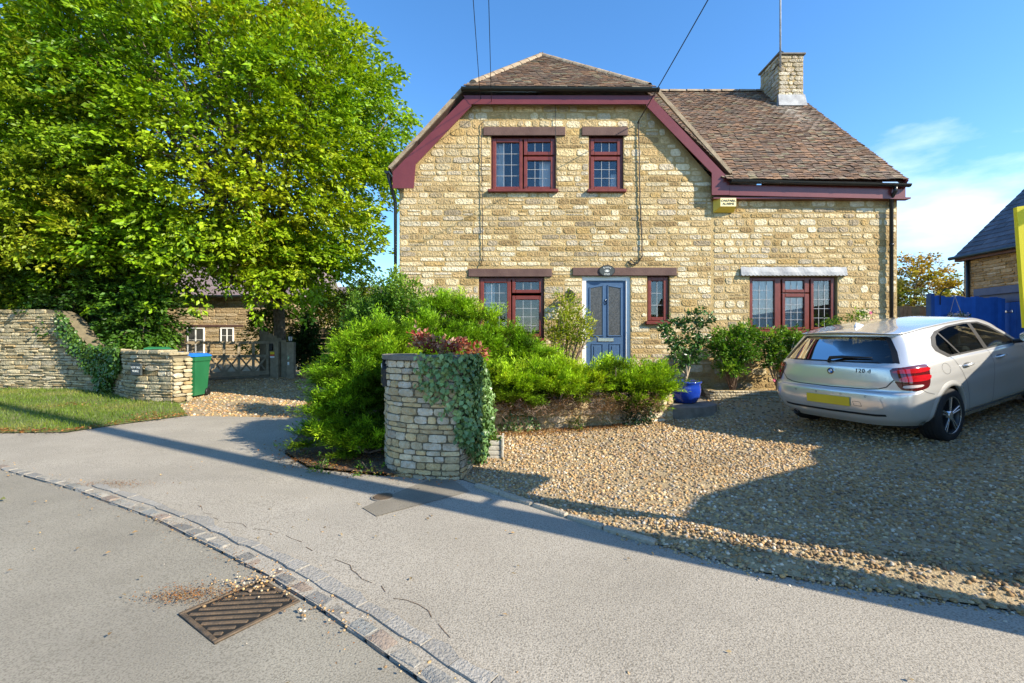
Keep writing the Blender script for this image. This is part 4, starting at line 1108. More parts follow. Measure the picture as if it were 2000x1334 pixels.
cable('cable', 'thin cable from the gutter down to the upper two light window', [wp(1084, 205), wp(1085, 250), wp(1087, 330), wp(1090, 370)], .005, wob=.003)
POLE = Vector((4.30, 1.44, 0)); POLE_H = 13.0
ptop = Vector((POLE.x, POLE.y, 9.35))
def sag(a, b, s, n=24):
    a, b = Vector(a), Vector(b); return [a+(b-a)*(i/n)-Z3*(s*4*(i/n)*(1-i/n)) for i in range(n+1)]
cable('overhead_wire', 'black overhead telephone wire running from the gable wall up to the right', sag(wp(1245, 240), ptop, .12), .009, 'wire')
h2 = Vector((-0.1, -14, 10.2))
cable('overhead_wire', 'left of the two thin overhead wires above the left end of the gable gutter', sag(wp(939, 202), h2, .4), .006, 'wire')
cable('overhead_wire', 'right of the two thin overhead wires above the left end of the gable gutter', sag(wp(960, 206), h2+Vector((.35, 0, 0)), .4), .006, 'wire')
# ------------------------------------------------------------------ foliage
def unit(a): return a/np.maximum(np.linalg.norm(a, axis=-1, keepdims=True), 1e-9)
def leaf_mesh(pos, dirs, nrm, ln, wd, tint, fold=.25):
    """one folded rhombus (two triangles) per leaf"""
    n = len(pos); d = unit(dirs); s = unit(np.cross(d, nrm)); u = np.cross(s, d)
    ln = np.asarray(ln).reshape(-1, 1); wd = np.asarray(wd).reshape(-1, 1)
    b = pos; t = pos+d*ln; m = pos+d*ln*.45
    l = m+s*wd*.5+u*wd*fold; r = m-s*wd*.5+u*wd*fold
    v = np.stack([b, l, t, r], 1).reshape(-1, 3); k = np.arange(n)[:, None]*4
    f = np.concatenate([k+[0, 2, 1], k+[0, 3, 2]], 1).reshape(-1, 3)
    return v, f, np.repeat(tint, 4, 0)
def sprays(cen, axis, L_, W_, k, ll, lw, tint, side=.7, thick=.06, tvar=.25, up=.6, fold=.25, curl=0.0):
    """flat twigs of k leaves each"""
    n = len(cen); axis = unit(axis)
    ref = np.tile(np.array([0, 0, 1.0]), (n, 1)); ref += rng.normal(0, .25, (n, 3))
    sd = unit(np.cross(axis, ref)); nm = np.cross(sd, axis)
    t = rng.uniform(-.5, .5, (n, k, 1)); w = rng.uniform(-1, 1, (n, k, 1))*(1-(t+.5)*.75)
    L_ = np.asarray(L_).reshape(-1, 1, 1)*np.ones((n, 1, 1)); W_ = np.asarray(W_).reshape(-1, 1, 1)*np.ones((n, 1, 1))
    pos = cen[:, None]+axis[:, None]*t*L_+sd[:, None]*w*W_*.5+nm[:, None]*(rng.normal(0, thick, (n, k, 1))+curl*L_*(t+.5)**2)
    dr = axis[:, None]*rng.uniform(.4, 1, (n, k, 1))+sd[:, None]*np.sign(w)*side*rng.uniform(.3, 1, (n, k, 1))+rng.normal(0, .22, (n, k, 3))+nm[:, None]*curl
    nn = nm[:, None]*up+rng.normal(0, .45, (n, k, 3))
    N = n*k; tt = np.repeat(tint[:, None], k, 1).reshape(-1, 3)*(1+rng.normal(0, tvar, (N, 1)))
    tt = np.clip(tt, .004, 1)
    return leaf_mesh(pos.reshape(-1, 3), dr.reshape(-1, 3), nn.reshape(-1, 3), ll*rng.uniform(.6, 1.3, N), lw*rng.uniform(.6, 1.25, N), tt, fold)
def lump_dirs(n, nl, width=.5, zmin=-1.0):
    """points on a lumpy unit ball: directions and radii"""
    c = unit(rng.normal(0, 1, (nl, 3))); h = rng.uniform(.7, 1.12, nl)
    d = unit(rng.normal(0, 1, (n*3, 3))); d = d[d[:, 2] > zmin][:n]
    dot = d @ c.T; w = np.exp((dot-1)/(width**2*.5)); r = (w*h).sum(1)/np.maximum(w.sum(1), 1e-6)
    m = dot.max(1); r = r*(.80+.24*sstep(.70, .985, m)); return d, r
def pal_tint(pts, cols, scale=.6, seed=0):
    q = np.sin(pts[:, 0]*scale*1.7+seed)+np.sin(pts[:, 1]*scale*1.3+2.1*seed)+np.sin(pts[:, 2]*scale*2.1+.7*seed)+rng.normal(0, .7, len(pts))
    q = (q-q.min())/(np.ptp(q)+1e-9); i = q*(len(cols)-1.001); a = np.floor(i).astype(int); f = (i-a)[:, None]
    C = np.array(cols); return C[a]*(1-f)+C[a+1]*f
def leaves_obj(name, vft, mat, parent):
    v, f, t = vft; return obj(name, mesh_data(name, v, f, False, t, [mat]), parent)
def join(*vfts):
    V, Fs, T = [], [], []; k = 0
    for v, f, t in vfts: V.append(v); Fs.append(f+k); T.append(t); k += len(v)
    return np.concatenate(V), np.concatenate(Fs), np.concatenate(T)
TREE_COLS = [(.08, .17, .006), (.13, .26, .008), (.20, .33, .010), (.27, .38, .012), (.35, .40, .014), (.44, .39, .02)]
def tree(name, label, base, height, cen, rad, ns, k, ll=.10, cols=TREE_COLS, trunk_r=.22, cat='tree', group=None, lumps=38, spray=(1.5, .9), nl_br=26, inner=.35, zmin=-.75, seed=1, droop=.28, keep=None, extra=()):
    base = Vector(base); t = thing(name, label, cat, tuple(base), group)
    cen = np.array(cen, float); rad = np.array(rad, float)
    top = Vector(cen)+Vector((0, 0, rad[2]*.55))
    mb = MB(); pts = []; rs = []
    for i in range(9):
        f = i/8; p = base.lerp(Vector((cen[0], cen[1], cen[2]+rad[2]*.5)), f); p = Vector((base.x+(p.x-base.x)*f**1.5, base.y+(p.y-base.y)*f**1.5, p.z))
        pts.append(p+Vector((U(-.06, .06), U(-.06, .06), 0))); rs.append(trunk_r*(1.35 if i == 0 else 1)*(1-.85*f))
    mb.tube(pts, rs, 10); 
    tr = mb.build('trunk', M['bark'], t, smooth=True)
    d, r = lump_dirs(ns, lumps, .42, zmin)
    rr = r*(inner+(1-inner)*rng.uniform(0, 1, len(d))**.45)
    cp = cen+d*rad*rr[:, None]
    if keep is not None: kk = keep(cp); cp = cp[kk]; d = d[kk]; rr = rr[kk]
    ax = d*np.array([1, 1, .35])+np.array([0, 0, -droop])+rng.normal(0, .28, d.shape)
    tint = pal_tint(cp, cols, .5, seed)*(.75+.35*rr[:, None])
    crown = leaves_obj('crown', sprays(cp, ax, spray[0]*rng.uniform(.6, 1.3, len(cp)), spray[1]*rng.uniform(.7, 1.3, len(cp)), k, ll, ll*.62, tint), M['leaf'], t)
    for (ec, er, en) in extra:
        d2, r2 = lump_dirs(en, 20, .4, -1.0); c2 = np.array(ec)+d2*np.array(er)*(r2*rng.uniform(.3, 1, len(d2))**.5)[:, None]
        a2 = d2*np.array([1, 1, .3])+np.array([0, 0, -droop])+rng.normal(0, .28, d2.shape)
        leaves_obj('bough', sprays(c2, a2, spray[0]*rng.uniform(.6, 1.2, len(c2)), spray[1], k, ll, ll*.62, pal_tint(c2, cols, .7, seed+3)*.95), M['leaf'], t)
    br = MB()
    for i in range(nl_br):
        j = RNG.randrange(len(cp)); f = U(.25, .85); a = pts[int(f*8)]; e = Vector(cp[j])
        m = a.lerp(e, .5)+Vector((U(-.3, .3), U(-.3, .3), U(.1, .6)*rad[2]*.08)); r0 = trunk_r*.38*(1-f*.6)
        br.tube([a, a.lerp(m, .5)+Vector((0, 0, .05)), m, m.lerp(e, .6), e], [r0, r0*.8, r0*.6, r0*.35, r0*.12], 6)
    br.build('limbs', M['bark'], t, smooth=True)
    return t
# the big tree behind the boundary wall and its neighbours
TW = 17.0
tree('broadleaf_tree', 'huge green and yellowing tree with its trunk behind the wooden gate', (FX(548, TW), TW, .2), 14, (-10.4, 15.2, 8.2), (7.1, 4.1, 6.4), 2600, 60, .165, trunk_r=.24, lumps=70, nl_br=70, inner=.5, zmin=-.86, seed=2, extra=[((-12.2, 13.6, 4.6), (3.8, 1.3, 1.0), 240), ((-7.7, 14.6, 4.35), (2.1, 1.0, .85), 170)])
tree('broadleaf_tree', 'yellowing tree with low boughs over the high stone wall at the left edge', (-16.2, 13.6, .2), 10, (-15.0, 13.4, 6.6), (4.8, 3.2, 4.6), 1000, 60, .135, cols=[(.06, .14, .008), (.12, .24, .012), (.19, .29, .015), (.30, .31, .018), (.42, .31, .025)], trunk_r=.2, seed=5, inner=.5, extra=[((-15.6, 13.3, 3.4), (3.2, 1.0, 1.3), 260)])
# lower boughs reaching over the wall and gate
tree('laurel_bush', 'glossy green laurel bush behind the low end of the stone wall', (-10.8, 13.2, .2), 3, (-10.75, 13.2, 2.1), (1.25, .8, 1.4), 130, 46, .13, cols=[(.03, .085, .01), (.05, .13, .012), (.09, .19, .015), (.16, .22, .02)], trunk_r=.06, cat='bush', lumps=14, spray=(.7, .5), nl_br=8, seed=3)
tree('laurel_bush', 'dark green shrub hanging over the top of the high stone wall', (-13.3, 13.6, .2), 4, (-12.6, 13.4, 2.8), (2.6, .9, 1.5), 220, 46, .12, cols=[(.02, .06, .008), (.035, .09, .01), (.06, .14, .012)], trunk_r=.06, cat='bush', lumps=14, spray=(.8, .5), nl_br=8, seed=4)
tree('garden_shrub', 'bright green climber sprawling behind the wooden gate', (-9.3, 17.6, .2), 3, (-9.2, 17.6, 1.9), (1.3, .7, 1.5), 130, 42, .11, cols=[(.07, .15, .012), (.14, .22, .018), (.22, .24, .02)], trunk_r=.05, cat='shrub', lumps=12, spray=(.6, .4), nl_br=6, seed=6)
tree('garden_shrub', 'dark glossy shrub beside the lantern post', (-7.45, 16.6, .2), 3, (-7.5, 16.6, 1.35), (.6, .5, 1.3), 110, 40, .11, cols=[(.014, .045, .010), (.03, .075, .015), (.05, .10, .02)], trunk_r=.04, cat='shrub', lumps=9, spray=(.5, .35), nl_br=5, seed=7)
tree('garden_tree', 'mid height yellow green tree between the lantern post and the house', (-6.3, 18.6, .2), 5, (-6.6, 18.6, 2.9), (2.3, 1.0, 1.3), 240, 46, .11, cols=[(.05, .12, .01), (.11, .19, .015), (.18, .23, .02), (.26, .22, .03)], trunk_r=.08, lumps=18, spray=(.7, .5), nl_br=12, seed=8, inner=.2)
tree('garden_tree', 'feathery yellow green conifer behind the juniper at the house corner', (-5.3, 15.5, .2), 4, (-5.3, 15.5, 2.2), (1.0, .8, 1.6), 170, 46, .09, cols=[(.12, .18, .015), (.20, .24, .02), (.26, .26, .03)], trunk_r=.05, lumps=12, spray=(.6, .35), nl_br=6, seed=9)
# trees beyond the right fences
AUT = [(.13, .18, .02), (.24, .24, .03), (.36, .27, .04), (.42, .24, .05), (.34, .30, .06)]
tree('autumn_tree', 'orange and yellow autumn tree beyond the blue fence', (17.2, 19.5, .3), 5, (17.4, 19.5, 3.5), (1.7, 1.4, 1.9), 170, 44, .13, cols=AUT, trunk_r=.09, lumps=16, spray=(.7, .5), nl_br=10, seed=3)
tree('autumn_tree', 'green and gold tree beyond the brown fence by the house corner', (15.4, 19.0, .3), 5, (15.6, 19.0, 3.0), (1.2, 1.2, 1.7), 120, 44, .13, cols=[(.04, .09, .012), (.08, .13, .02), (.17, .16, .03)], trunk_r=.08, lumps=12, spray=(.7, .5), nl_br=10, seed=5)

tree('background_tree', 'dark green tree mass far left beyond the boundary wall', (-24, 22, .3), 9, (-23.5, 22, 4.6), (6, 3, 5.0), 420, 46, .22, cols=TREE_COLS[:4], trunk_r=.25, lumps=24, spray=(1.6, 1.1), nl_br=14, seed=12)
tree('background_tree', 'dim green trees filling the gap above the sweep of the boundary wall', (-19.5, 21.5, .3), 6, (-19.3, 21.5, 3.4), (3.4, 1.6, 3.4), 260, 46, .2, cols=TREE_COLS[:4], trunk_r=.2, lumps=20, spray=(1.3, .9), nl_br=10, seed=15)
# junipers: feathery sprays ----------------------------------------------------
JUN = [(.06, .13, .008), (.13, .27, .010), (.21, .40, .012), (.29, .48, .015), (.36, .52, .018)]
def juniper(name, label, blobs, ns, k=24, cols=JUN, base=None, ll=.055, lw=.012, spray=(.22, .08), rise=.35, brown=False, cat='juniper', seed=1):
    t = thing(name, label, cat, base)
    parts = []; stems = MB()
    for (c, r) in blobs:
        c = np.array(c); r = np.array(r, float)*np.ones(3)
        # plumes: branches that leave the mound and fan out into bright tips
        n = int(ns*r.mean()**2/.16/9); d = unit(rng.normal(0, 1, (n*2, 3))); d = d[d[:, 2] > -.5][:n]; n = len(d)
        m_ = 16; ax0 = unit(d*np.array([1, 1, .35])+np.array([0, 0, rise*.4])+rng.normal(0, .25, d.shape))
        t_ = rng.uniform(0, 1, (n, m_, 1)); Lp = rng.uniform(.09, .21, (n, 1, 1))
        fan = rng.normal(0, 1, (n, m_, 3))*np.array([1, 1, .28])
        b_ = c+d*r*rng.uniform(.70, .97, (n, 1)); b_[:, 2] = np.round(b_[:, 2]/.085)*.085+rng.normal(0, .012, n)      # pads in tiers
        p = b_[:, None]+ax0[:, None]*t_*Lp+fan*.045*(.5+t_)
        ax = ax0[:, None]+fan*.40+np.array([0, 0, .12])*t_
        q = t_.reshape(-1); p = p.reshape(-1, 3); ax = ax.reshape(-1, 3)
        tint = np.repeat(pal_tint(c+d*r, cols, 2.6, seed+c[0]), m_, 0)*(.30+.92*q)[:, None]  # darker towards plume bases: shade of the gaps put into the tint
        tint *= np.repeat(np.where(d[:, 2:3] < -.15, .55, 1), m_, 0)  # undersides darkened in the tint as well, like shade
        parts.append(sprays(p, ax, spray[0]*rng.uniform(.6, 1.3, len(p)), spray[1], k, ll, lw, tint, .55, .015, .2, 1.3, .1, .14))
        b0 = Vector((c[0], c[1], c[2]-r[2]*.7))
        for _ in range(5):
            j = RNG.randrange(len(p)); e = Vector(p[j]); stems.tube([b0, b0.lerp(e, .5)+Vector((0, 0, .03)), e], [.014, .01, .004], 5)
    leaves_obj('foliage', join(*parts), M['needle'], t)
    stems.build('stems', M['twig'], t)
    return t
def B(px, py, d, r): p = P(px, py, d); return (tuple(p), r)
juniper('juniper_bush', 'feathery juniper spilling over the pavement left of the stone pier', [
    B(715, 700, 6.3, (.40, .4, .28)), B(685, 735, 6.15, (.32, .35, .22)), B(725, 765, 6.0, (.40, .4, .34)), B(665, 790, 5.95, (.28, .3, .2)), B(705, 840, 5.75, (.42, .34, .24)), B(650, 848, 5.8, (.32, .28, .16)), B(720, 868, 5.6, (.36, .24, .14)),
    B(750, 670, 6.5, (.34, .35, .26)), B(765, 735, 6.2, (.34, .4, .45)), B(690, 800, 5.9, (.36, .35, .3))], 600, base=(-1.9, 5.9, .1), spray=(.26, .09), seed=1)
juniper('juniper_bush', 'tall mounded juniper sloping down in front of the ground floor window', [
    B(875, 618, 7.7, (.42, .42, .30)), B(930, 645, 7.6, (.42, .42, .27)), B(985, 682, 7.5, (.42, .4, .28)), B(1035, 708, 7.4, (.38, .36, .24)), B(910, 690, 7.2, (.5, .45, .32)), B(845, 668, 7.0, (.42, .42, .32)), B(965, 730, 7.1, (.45, .4, .26)), B(870, 730, 6.6, (.45, .4, .35))], 600, base=(-.6, 7.3, .3), seed=4)
hb = []
for i, px in enumerate(range(975, 1300, 38)):
    d = 6.45+.55*(px-975)/325; hb.append(B(px, 754+6*math.sin(i*1.9), d, (.29, .32, .235+.03*math.sin(i*2.3))))
hb += [B(1010, 775, 6.3, (.28, .25, .2)), B(1090, 770, 6.45, (.26, .25, .18)), B(1240, 775, 6.75, (.27, .25, .2)), B(1285, 755, 6.95, (.24, .25, .22))]
juniper('juniper_hedge', 'low bright green juniper hedge overhanging the retaining wall before the door', hb, 640, base=(1.0, 6.8, .3), spray=(.18, .08), ll=.05, seed=2, cols=[(.08, .15, .008), (.18, .32, .010), (.27, .45, .012), (.34, .51, .014), (.42, .53, .018)])
# dead brown twigs under the hedge
tw = thing('dead_twigs', 'tangle of dead brown twigs under the juniper hedge', 'twigs', (.9, 6.5, .3)); mb = MB()
for i in range(420):
    px = U(950, 1290); d = 6.18+.55*(px-975)/325+U(-.05, .2); p = P(px, U(775, 812), d)
    e = p+Vector((U(-.14, .14), U(-.14, .04), U(-.10, .10))); mb.tube([p, p.lerp(e, .5)+Vector((0, 0, U(-.03, .03))), e], [.004, .003, .0015], 3, cap=False)
mb.build('twig', M['twig'], tw)['kind'] = 'stuff'
BR = [(.13, .075, .035), (.20, .12, .06), (.26, .16, .09)]
pts = np.array([P(U(950, 1290), U(770, 805), 6.35+.2*U(0, 1)) for _ in range(260)]); 
leaves_obj('dead_foliage', sprays(pts, rng.normal(0, 1, pts.shape), .16, .1, 16, .035, .01, pal_tint(pts, BR, 2), .5, .02), M['needle'], tw)
# broad leaved shrub rising above the juniper
def shrub(name, label, base, blobs, ns, k, ll, cols, stem=.012, spray=(.3, .22), mat='leaf', cat='shrub', zf=.3, nst=7, seed=1, asp=.6, stemmat='twig', inner=.35):
    t = thing(name, label, cat, base); parts = []; st = MB(); b0 = Vector(base)
    for (c, r) in blobs:
        c = np.array(c); r = np.array(r, float)*np.ones(3); n = int(ns*r.mean()**2/.16)
        d = unit(rng.normal(0, 1, (n, 3))); q = inner+(1-inner)*rng.uniform(0, 1, len(d))**.5; p = c+d*r*q[:, None]
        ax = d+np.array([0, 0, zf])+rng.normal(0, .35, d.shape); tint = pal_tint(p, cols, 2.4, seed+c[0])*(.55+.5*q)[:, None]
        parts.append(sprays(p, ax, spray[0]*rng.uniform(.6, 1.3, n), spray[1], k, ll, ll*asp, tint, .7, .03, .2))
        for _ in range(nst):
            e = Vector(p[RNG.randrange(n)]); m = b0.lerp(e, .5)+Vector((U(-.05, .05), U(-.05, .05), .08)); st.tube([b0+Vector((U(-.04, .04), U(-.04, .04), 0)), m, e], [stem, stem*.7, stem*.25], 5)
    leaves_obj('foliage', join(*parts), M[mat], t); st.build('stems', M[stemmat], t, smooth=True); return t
SHG = [(.05, .13, .014), (.09, .20, .018), (.15, .28, .025), (.25, .35, .04)]
shrub('privet_shrub', 'loose leafy shrub rising behind the juniper at the house corner', (-1.9, 7.6, .3), [B(790, 600, 7.6, (.45, .4, .5)), B(745, 620, 7.7, (.40, .4, .42)), B(715, 640, 7.9, (.4, .4, .3)), B(825, 630, 7.4, (.4, .35, .32)), B(772, 565, 7.9, (.22, .2, .3)), B(700, 600, 8.2, (.22, .25, .22))], 120, 30, .055, SHG, seed=3, spray=(.34, .2))
shrub('bay_shrub', 'slim yellow green leafy shrub standing beside the blue door', (FX(1097, 8.4), 8.4, .45), [B(1105, 600, 8.35, (.22, .2, .22)), B(1112, 632, 8.3, (.33, .26, .26)), B(1108, 662, 8.3, (.30, .25, .2)), B(1140, 655, 8.25, (.14, .14, .25)), B(1140, 622, 8.3, (.14, .12, .12)), B(1085, 645, 8.35, (.2, .2, .2))], 100, 18, .085, [(.16, .24, .015), (.25, .33, .02), (.36, .41, .025), (.46, .45, .04)], seed=5, asp=.26, spray=(.28, .2), zf=.8, stem=.016)
shrub('red_creeper', 'red and pink autumn creeper on top of the stone pier', (-.8, 5.35, 1.3), [B(825, 670, 5.2, (.14, .12, .08)), B(860, 678, 5.2, (.16, .12, .07)), B(900, 682, 5.25, (.16, .12, .06)), B(930, 690, 5.3, (.10, .1, .05)), B(818, 658, 5.2, (.05, .05, .06))], 190, 12, .055, [(.26, .04, .03), (.42, .10, .07), (.50, .20, .13), (.40, .22, .13), (.55, .33, .24)], seed=2, asp=.75, spray=(.16, .12), stem=.006, nst=4)

# stone pier of the front wall with the curved face ---------------------------------
pier = thing('stone_pier', 'curved stone wall end with flat coping, ivy and a plaque beside the pavement', 'wall', (-1.0, 5.0, 0))
PATHP = [(-1.50, 5.75), (-1.47, 5.30), (-1.36, 5.02), (-1.16, 4.86), (-.92, 4.77), (-.70, 4.73), (-.545, 4.74), (-.46, 4.98), (-.40, 5.35), (-.36, 5.85), (-.30, 6.5)]
mpP, lnP = path_map(PATHP)
uc = sum((Vector(PATHP[i+1])-Vector(PATHP[i])).length for i in range(6))
pz0 = lambda u: -.05
pz1 = lambda u: 1.30 if u < uc+.32 else 1.30-.55*min(1, (u-uc-.32)/.7)
wall_core(MB(), mpP, lnP, pz0, pz1, .28, .08).build('core', M['wall_core'], pier)
rp1 = lay(0, uc, .0, 1.295, .045, .095, .08, .23, gap=.009, split=.15)
rp2 = lay(uc+.005, lnP, .0, 1.295, .045, .10, .09, .24, inside=lambda u, z: z < pz1(u)+.01, gap=.010, split=.12)
build_stones(rp1+rp2, mpP, .017, pier, M['stone'], [(.70, .56, .33), (.74, .62, .41), (.62, .49, .29), (.66, .58, .43), (.70, .54, .29), (.60, .52, .40), (.72, .64, .50)], 300, rough=.45, rnd=.14)
cp = MB(); out = [mpP(u, .045, 0) for u in steps(.15, uc-.02, .1)]+[mpP(uc+.02, .04, 0), mpP(uc+.3, .04, 0)]
inn = [mpP(uc+.3, -.3, 0)]+[mpP(u, -.32, 0) for u in steps(.15, uc-.3, .15)[::-1]]
cp.prism([(p.x, p.y, 1.302) for p in out+inn], (0, 0, .05)); cp.build('coping', M['concrete'], pier)
# plaque
uq = .62; pc = mpP(uq, .055, 1.13); ptan = (mpP(uq+.02, 0, 0)-mpP(uq-.02, 0, 0)).normalized(); pn = Vector((ptan.y, -ptan.x, 0))
pq = thing('wall_plaque', 'dark arched metal plaque on the curved stone pier', 'plaque', tuple(pc))
ol = [(-.075, -.13), (.075, -.13), (.075, .06), (.055, .10), (.03, .12), (.015, .155), (0, .17), (-.015, .155), (-.03, .12), (-.055, .10), (-.075, .06)]
MB().prism([pc+ptan*a+Z3*b for a, b in ol], -pn*.04).build('back', M['black'], pq)
MB().prism([pc+pn*.003+ptan*a*.8+Z3*(b*.84) for a, b in ol], -pn*.01).build('plate', M['sign_dark'], pq)
OCH = mk('plaque_ochre', (.36, .29, .06), .6, var=.15, bump=0)
for z_, h_ in ((-.012, .012), (-.108, .010)): MB().obox(pc+pn*.008+Z3*z_, ptan, pn, Z3, .115, .006, h_).build('band', OCH, pq)
for z_ in (.035, -.062): MB().obox(pc+pn*.008+Z3*z_, ptan, pn, Z3, .095, .006, .06).build('tablet', M['ink'], pq)
MB().lathe(pc+pn*.008+Z3*.10, [(.014, 0), (.02, .003), (.026, 0)], 14, pn).build('emblem', M['sign_text'], pq)
# ivy on the pier
def ivy_on(name, label, mp, f_uz, n, ll=.055, cols=None, mat='ivyleaf', base=(0, 0, 0), out=.05, cat='ivy'):
    t = thing(name, label, cat, base); pos = []; 
    while len(pos) < n:
        u, z = f_uz()
        if u is None: continue
        pos.append((u, z))
    P_ = np.array([mp(u, U(.02, out+.03), z) for u, z in pos]); N_ = np.array([(mp(u, 1, z)-mp(u, 0, z)) for u, z in pos])
    d = np.array([0, 0, -1.0])+rng.normal(0, .55, P_.shape); nn = N_+rng.normal(0, .45, P_.shape)+np.array([0, 0, .35])
    tint = pal_tint(P_, cols, 4, 1)*(1+rng.normal(0, .2, (n, 1)))
    v, f, tt = leaf_mesh(P_, d, nn, ll*rng.uniform(.6, 1.3, n), ll*rng.uniform(.6, 1.2, n), np.clip(tint, .005, 1), .18)
    leaves_obj('leaves', (v, f, tt), M[mat], t)
    st = MB()
    for _ in range(24):
        u, z = pos[RNG.randrange(n)]; q = [mp(u+U(-.05, .05)*i, .02, max(.1, z-.09*i)) for i in range(5)]; st.tube(q, .005, 4)
    st.build('stems', M['twig'], t); return t
IVY = [(.04, .09, .025), (.08, .16, .045), (.13, .23, .07), (.21, .31, .10), (.34, .43, .18)]
def f_pier():
    u = U(uc-.42, uc+1.2); z = U(.05, 1.40)
    lo = .95 if u < uc-.2 else .72 if u < uc-.05 else .42 if u < uc+.12 else .30 if u < uc+.3 else .16
    lo += .08*math.sin(u*17)
    if z < lo or z > pz1(u)+.08: return None, None
    if u < uc-.05 and RNG.random() > (.35 if z < 1.2 else .6): return None, None
    return u, z
ivy_on('ivy', 'dense variegated ivy covering the right side of the stone pier', mpP, f_pier, 4200, .058, IVY, base=(-.4, 5.1, .05), out=.10)

# low retaining wall under the hedge
rw = thing('retaining_wall', 'low pale stone retaining wall beneath the juniper hedge', 'wall', (1.1, 6.9, .2))
mpR, lnR = path_map([(-.33, 6.55), (.2, 6.62), (1.2, 6.78), (2.0, 6.98), (2.55, 7.22)])
wall_core(MB(), mpR, lnR, lambda u: -.05, lambda u: .66, .3).build('core', M['mortar'], rw)
build_stones(lay(0, lnR, .05, .655, .06, .12, .12, .32, gap=.018), mpR, .025, rw, M['stone'], LIAS, 300, rough=.3, rnd=.24)
bed2 = [(-.30, 6.56), (.2, 6.64), (1.2, 6.80), (2.0, 7.0), (2.53, 7.24), (2.3, 8.3), (1.2, 8.35), (-2.4, 8.9), (-2.4, 7.0), (-1.3, 6.0), (-.45, 6.0)]
MB().prism([(a, b, .50) for a, b in bed2], (0, 0, .1)).build('raised_soil', M['soil'])['kind'] = 'structure'
IV2 = [(.012, .035, .012), (.025, .06, .02), (.045, .09, .03)]
def f_rw():
    u = U(lnR-1.25, lnR); z = U(.1, .85); c = lnR-.75+.5*(z-.3)
    if abs(u-c) > .32*(.5+z): return None, None
    return u, z
ivy_on('ivy', 'dark green creeping ivy at the end of the low retaining wall', mpR, f_rw, 900, .045, IV2, base=(2.1, 7.0, .2), out=.14)
def f_rw2():
    u = U(0, 1.0); z = U(.05, .6)
    if z > .15+.45*math.sin(u*3+.3)**2: return None, None
    return u, z
ivy_on('ivy', 'sparse trailing ivy at the foot of the low wall next to the pier', mpR, f_rw2, 300, .045, IVY, base=(.2, 6.6, .1), out=.08)

# step, blue pot and its shrub
st_ = thing('concrete_step', 'dark curved concrete step slab below the blue pot', 'step', (3.0, 7.5, .25))
pl = [(2.56, 7.24)]+[(2.56+.95*math.sin(a)*1.0, 7.24+.02+.62*(1-math.cos(a))) for a in [i*math.pi/2/8 for i in range(9)]]+[(3.51, 8.6), (2.56, 8.6)]
MB().prism([(a, b, .22) for a, b in pl[1:]], (0, 0, .215)).build('slab', M['concrete'], st_)
pcx, pcy = FX(1338, 7.95), 7.95; pz = .437
pot = thing('glazed_pot', 'shiny cobalt blue glazed plant pot on the concrete step', 'pot', (pcx, pcy, pz))
MB().lathe((pcx, pcy, pz), [(.0, .0), (.155, .0), (.185, .01), (.24, .10), (.26, .20), (.26, .28), (.25, .33), (.275, .35), (.278, .372), (.262, .376), (.24, .365), (.235, .30)], 40).build('body', M['pot_blue'], pot, smooth=True)
MB().lathe((pcx, pcy, pz), [(.0, .302), (.238, .302)], 24).build('soil', M['soil'], pot)
cam_b = (pcx, pcy, pz+.30)
CAMG = [(.025, .07, .018), (.045, .12, .022), (.075, .17, .03), (.14, .25, .05)]
def camellia():
    t = thing('camellia_shrub', 'sparse dark leafed shrub with bare stems growing in the blue pot', 'shrub', cam_b)
    b0 = Vector(cam_b); st = MB(); tips = []
    br = [[(1342, 735), (1352, 700), (1358, 672), (1362, 640), (1360, 612)], [(1340, 735), (1326, 715), (1318, 690), (1322, 670)], [(1342, 735), (1340, 712), (1350, 690), (1366, 672), (1374, 660)], [(1352, 700), (1336, 685), (1325, 690)], [(1322, 672), (1310, 668), (1302, 655), (1298, 640)], [(1358, 650), (1340, 645), (1325, 632)], [(1362, 640), (1378, 632), (1386, 620)], [(1360, 655), (1344, 660), (1330, 665)], [(1358, 680), (1370, 690), (1362, 705)], [(1361, 625), (1348, 622), (1340, 628)], [(1325, 632), (1318, 630), (1308, 645)]]
    for q, b in enumerate(br):
        pts = [P(a, c, pcy+(.0 if i == 0 else .12*math.sin(q*2.1+i))) for i, (a, c) in enumerate(b)]
        if q in (0, 1, 2): pts = [b0]+pts
        n = len(pts); st.tube(pts, [(.017 if q < 3 else .009)*(1-.7*i/n) for i in range(n)], 6); tips += pts[2:] if q < 3 else pts[1:]
        tips += [p.lerp(r_, .5) for p, r_ in zip(pts[2:], pts[3:])]
    pts = np.array([tuple(p+Vector((U(-.06, .06), U(-.06, .06), U(-.05, .05)))) for p in tips for _ in range(6)])
    leaves_obj('foliage', sprays(pts, rng.normal(0, 1, pts.shape)+np.array([0, 0, .3]), .14, .12, 7, .085, .045, pal_tint(pts, CAMG, 3), .8, .02), M['ivyleaf'], t)
    st.build('stems', M['paleStem'], t, smooth=True)
camellia()
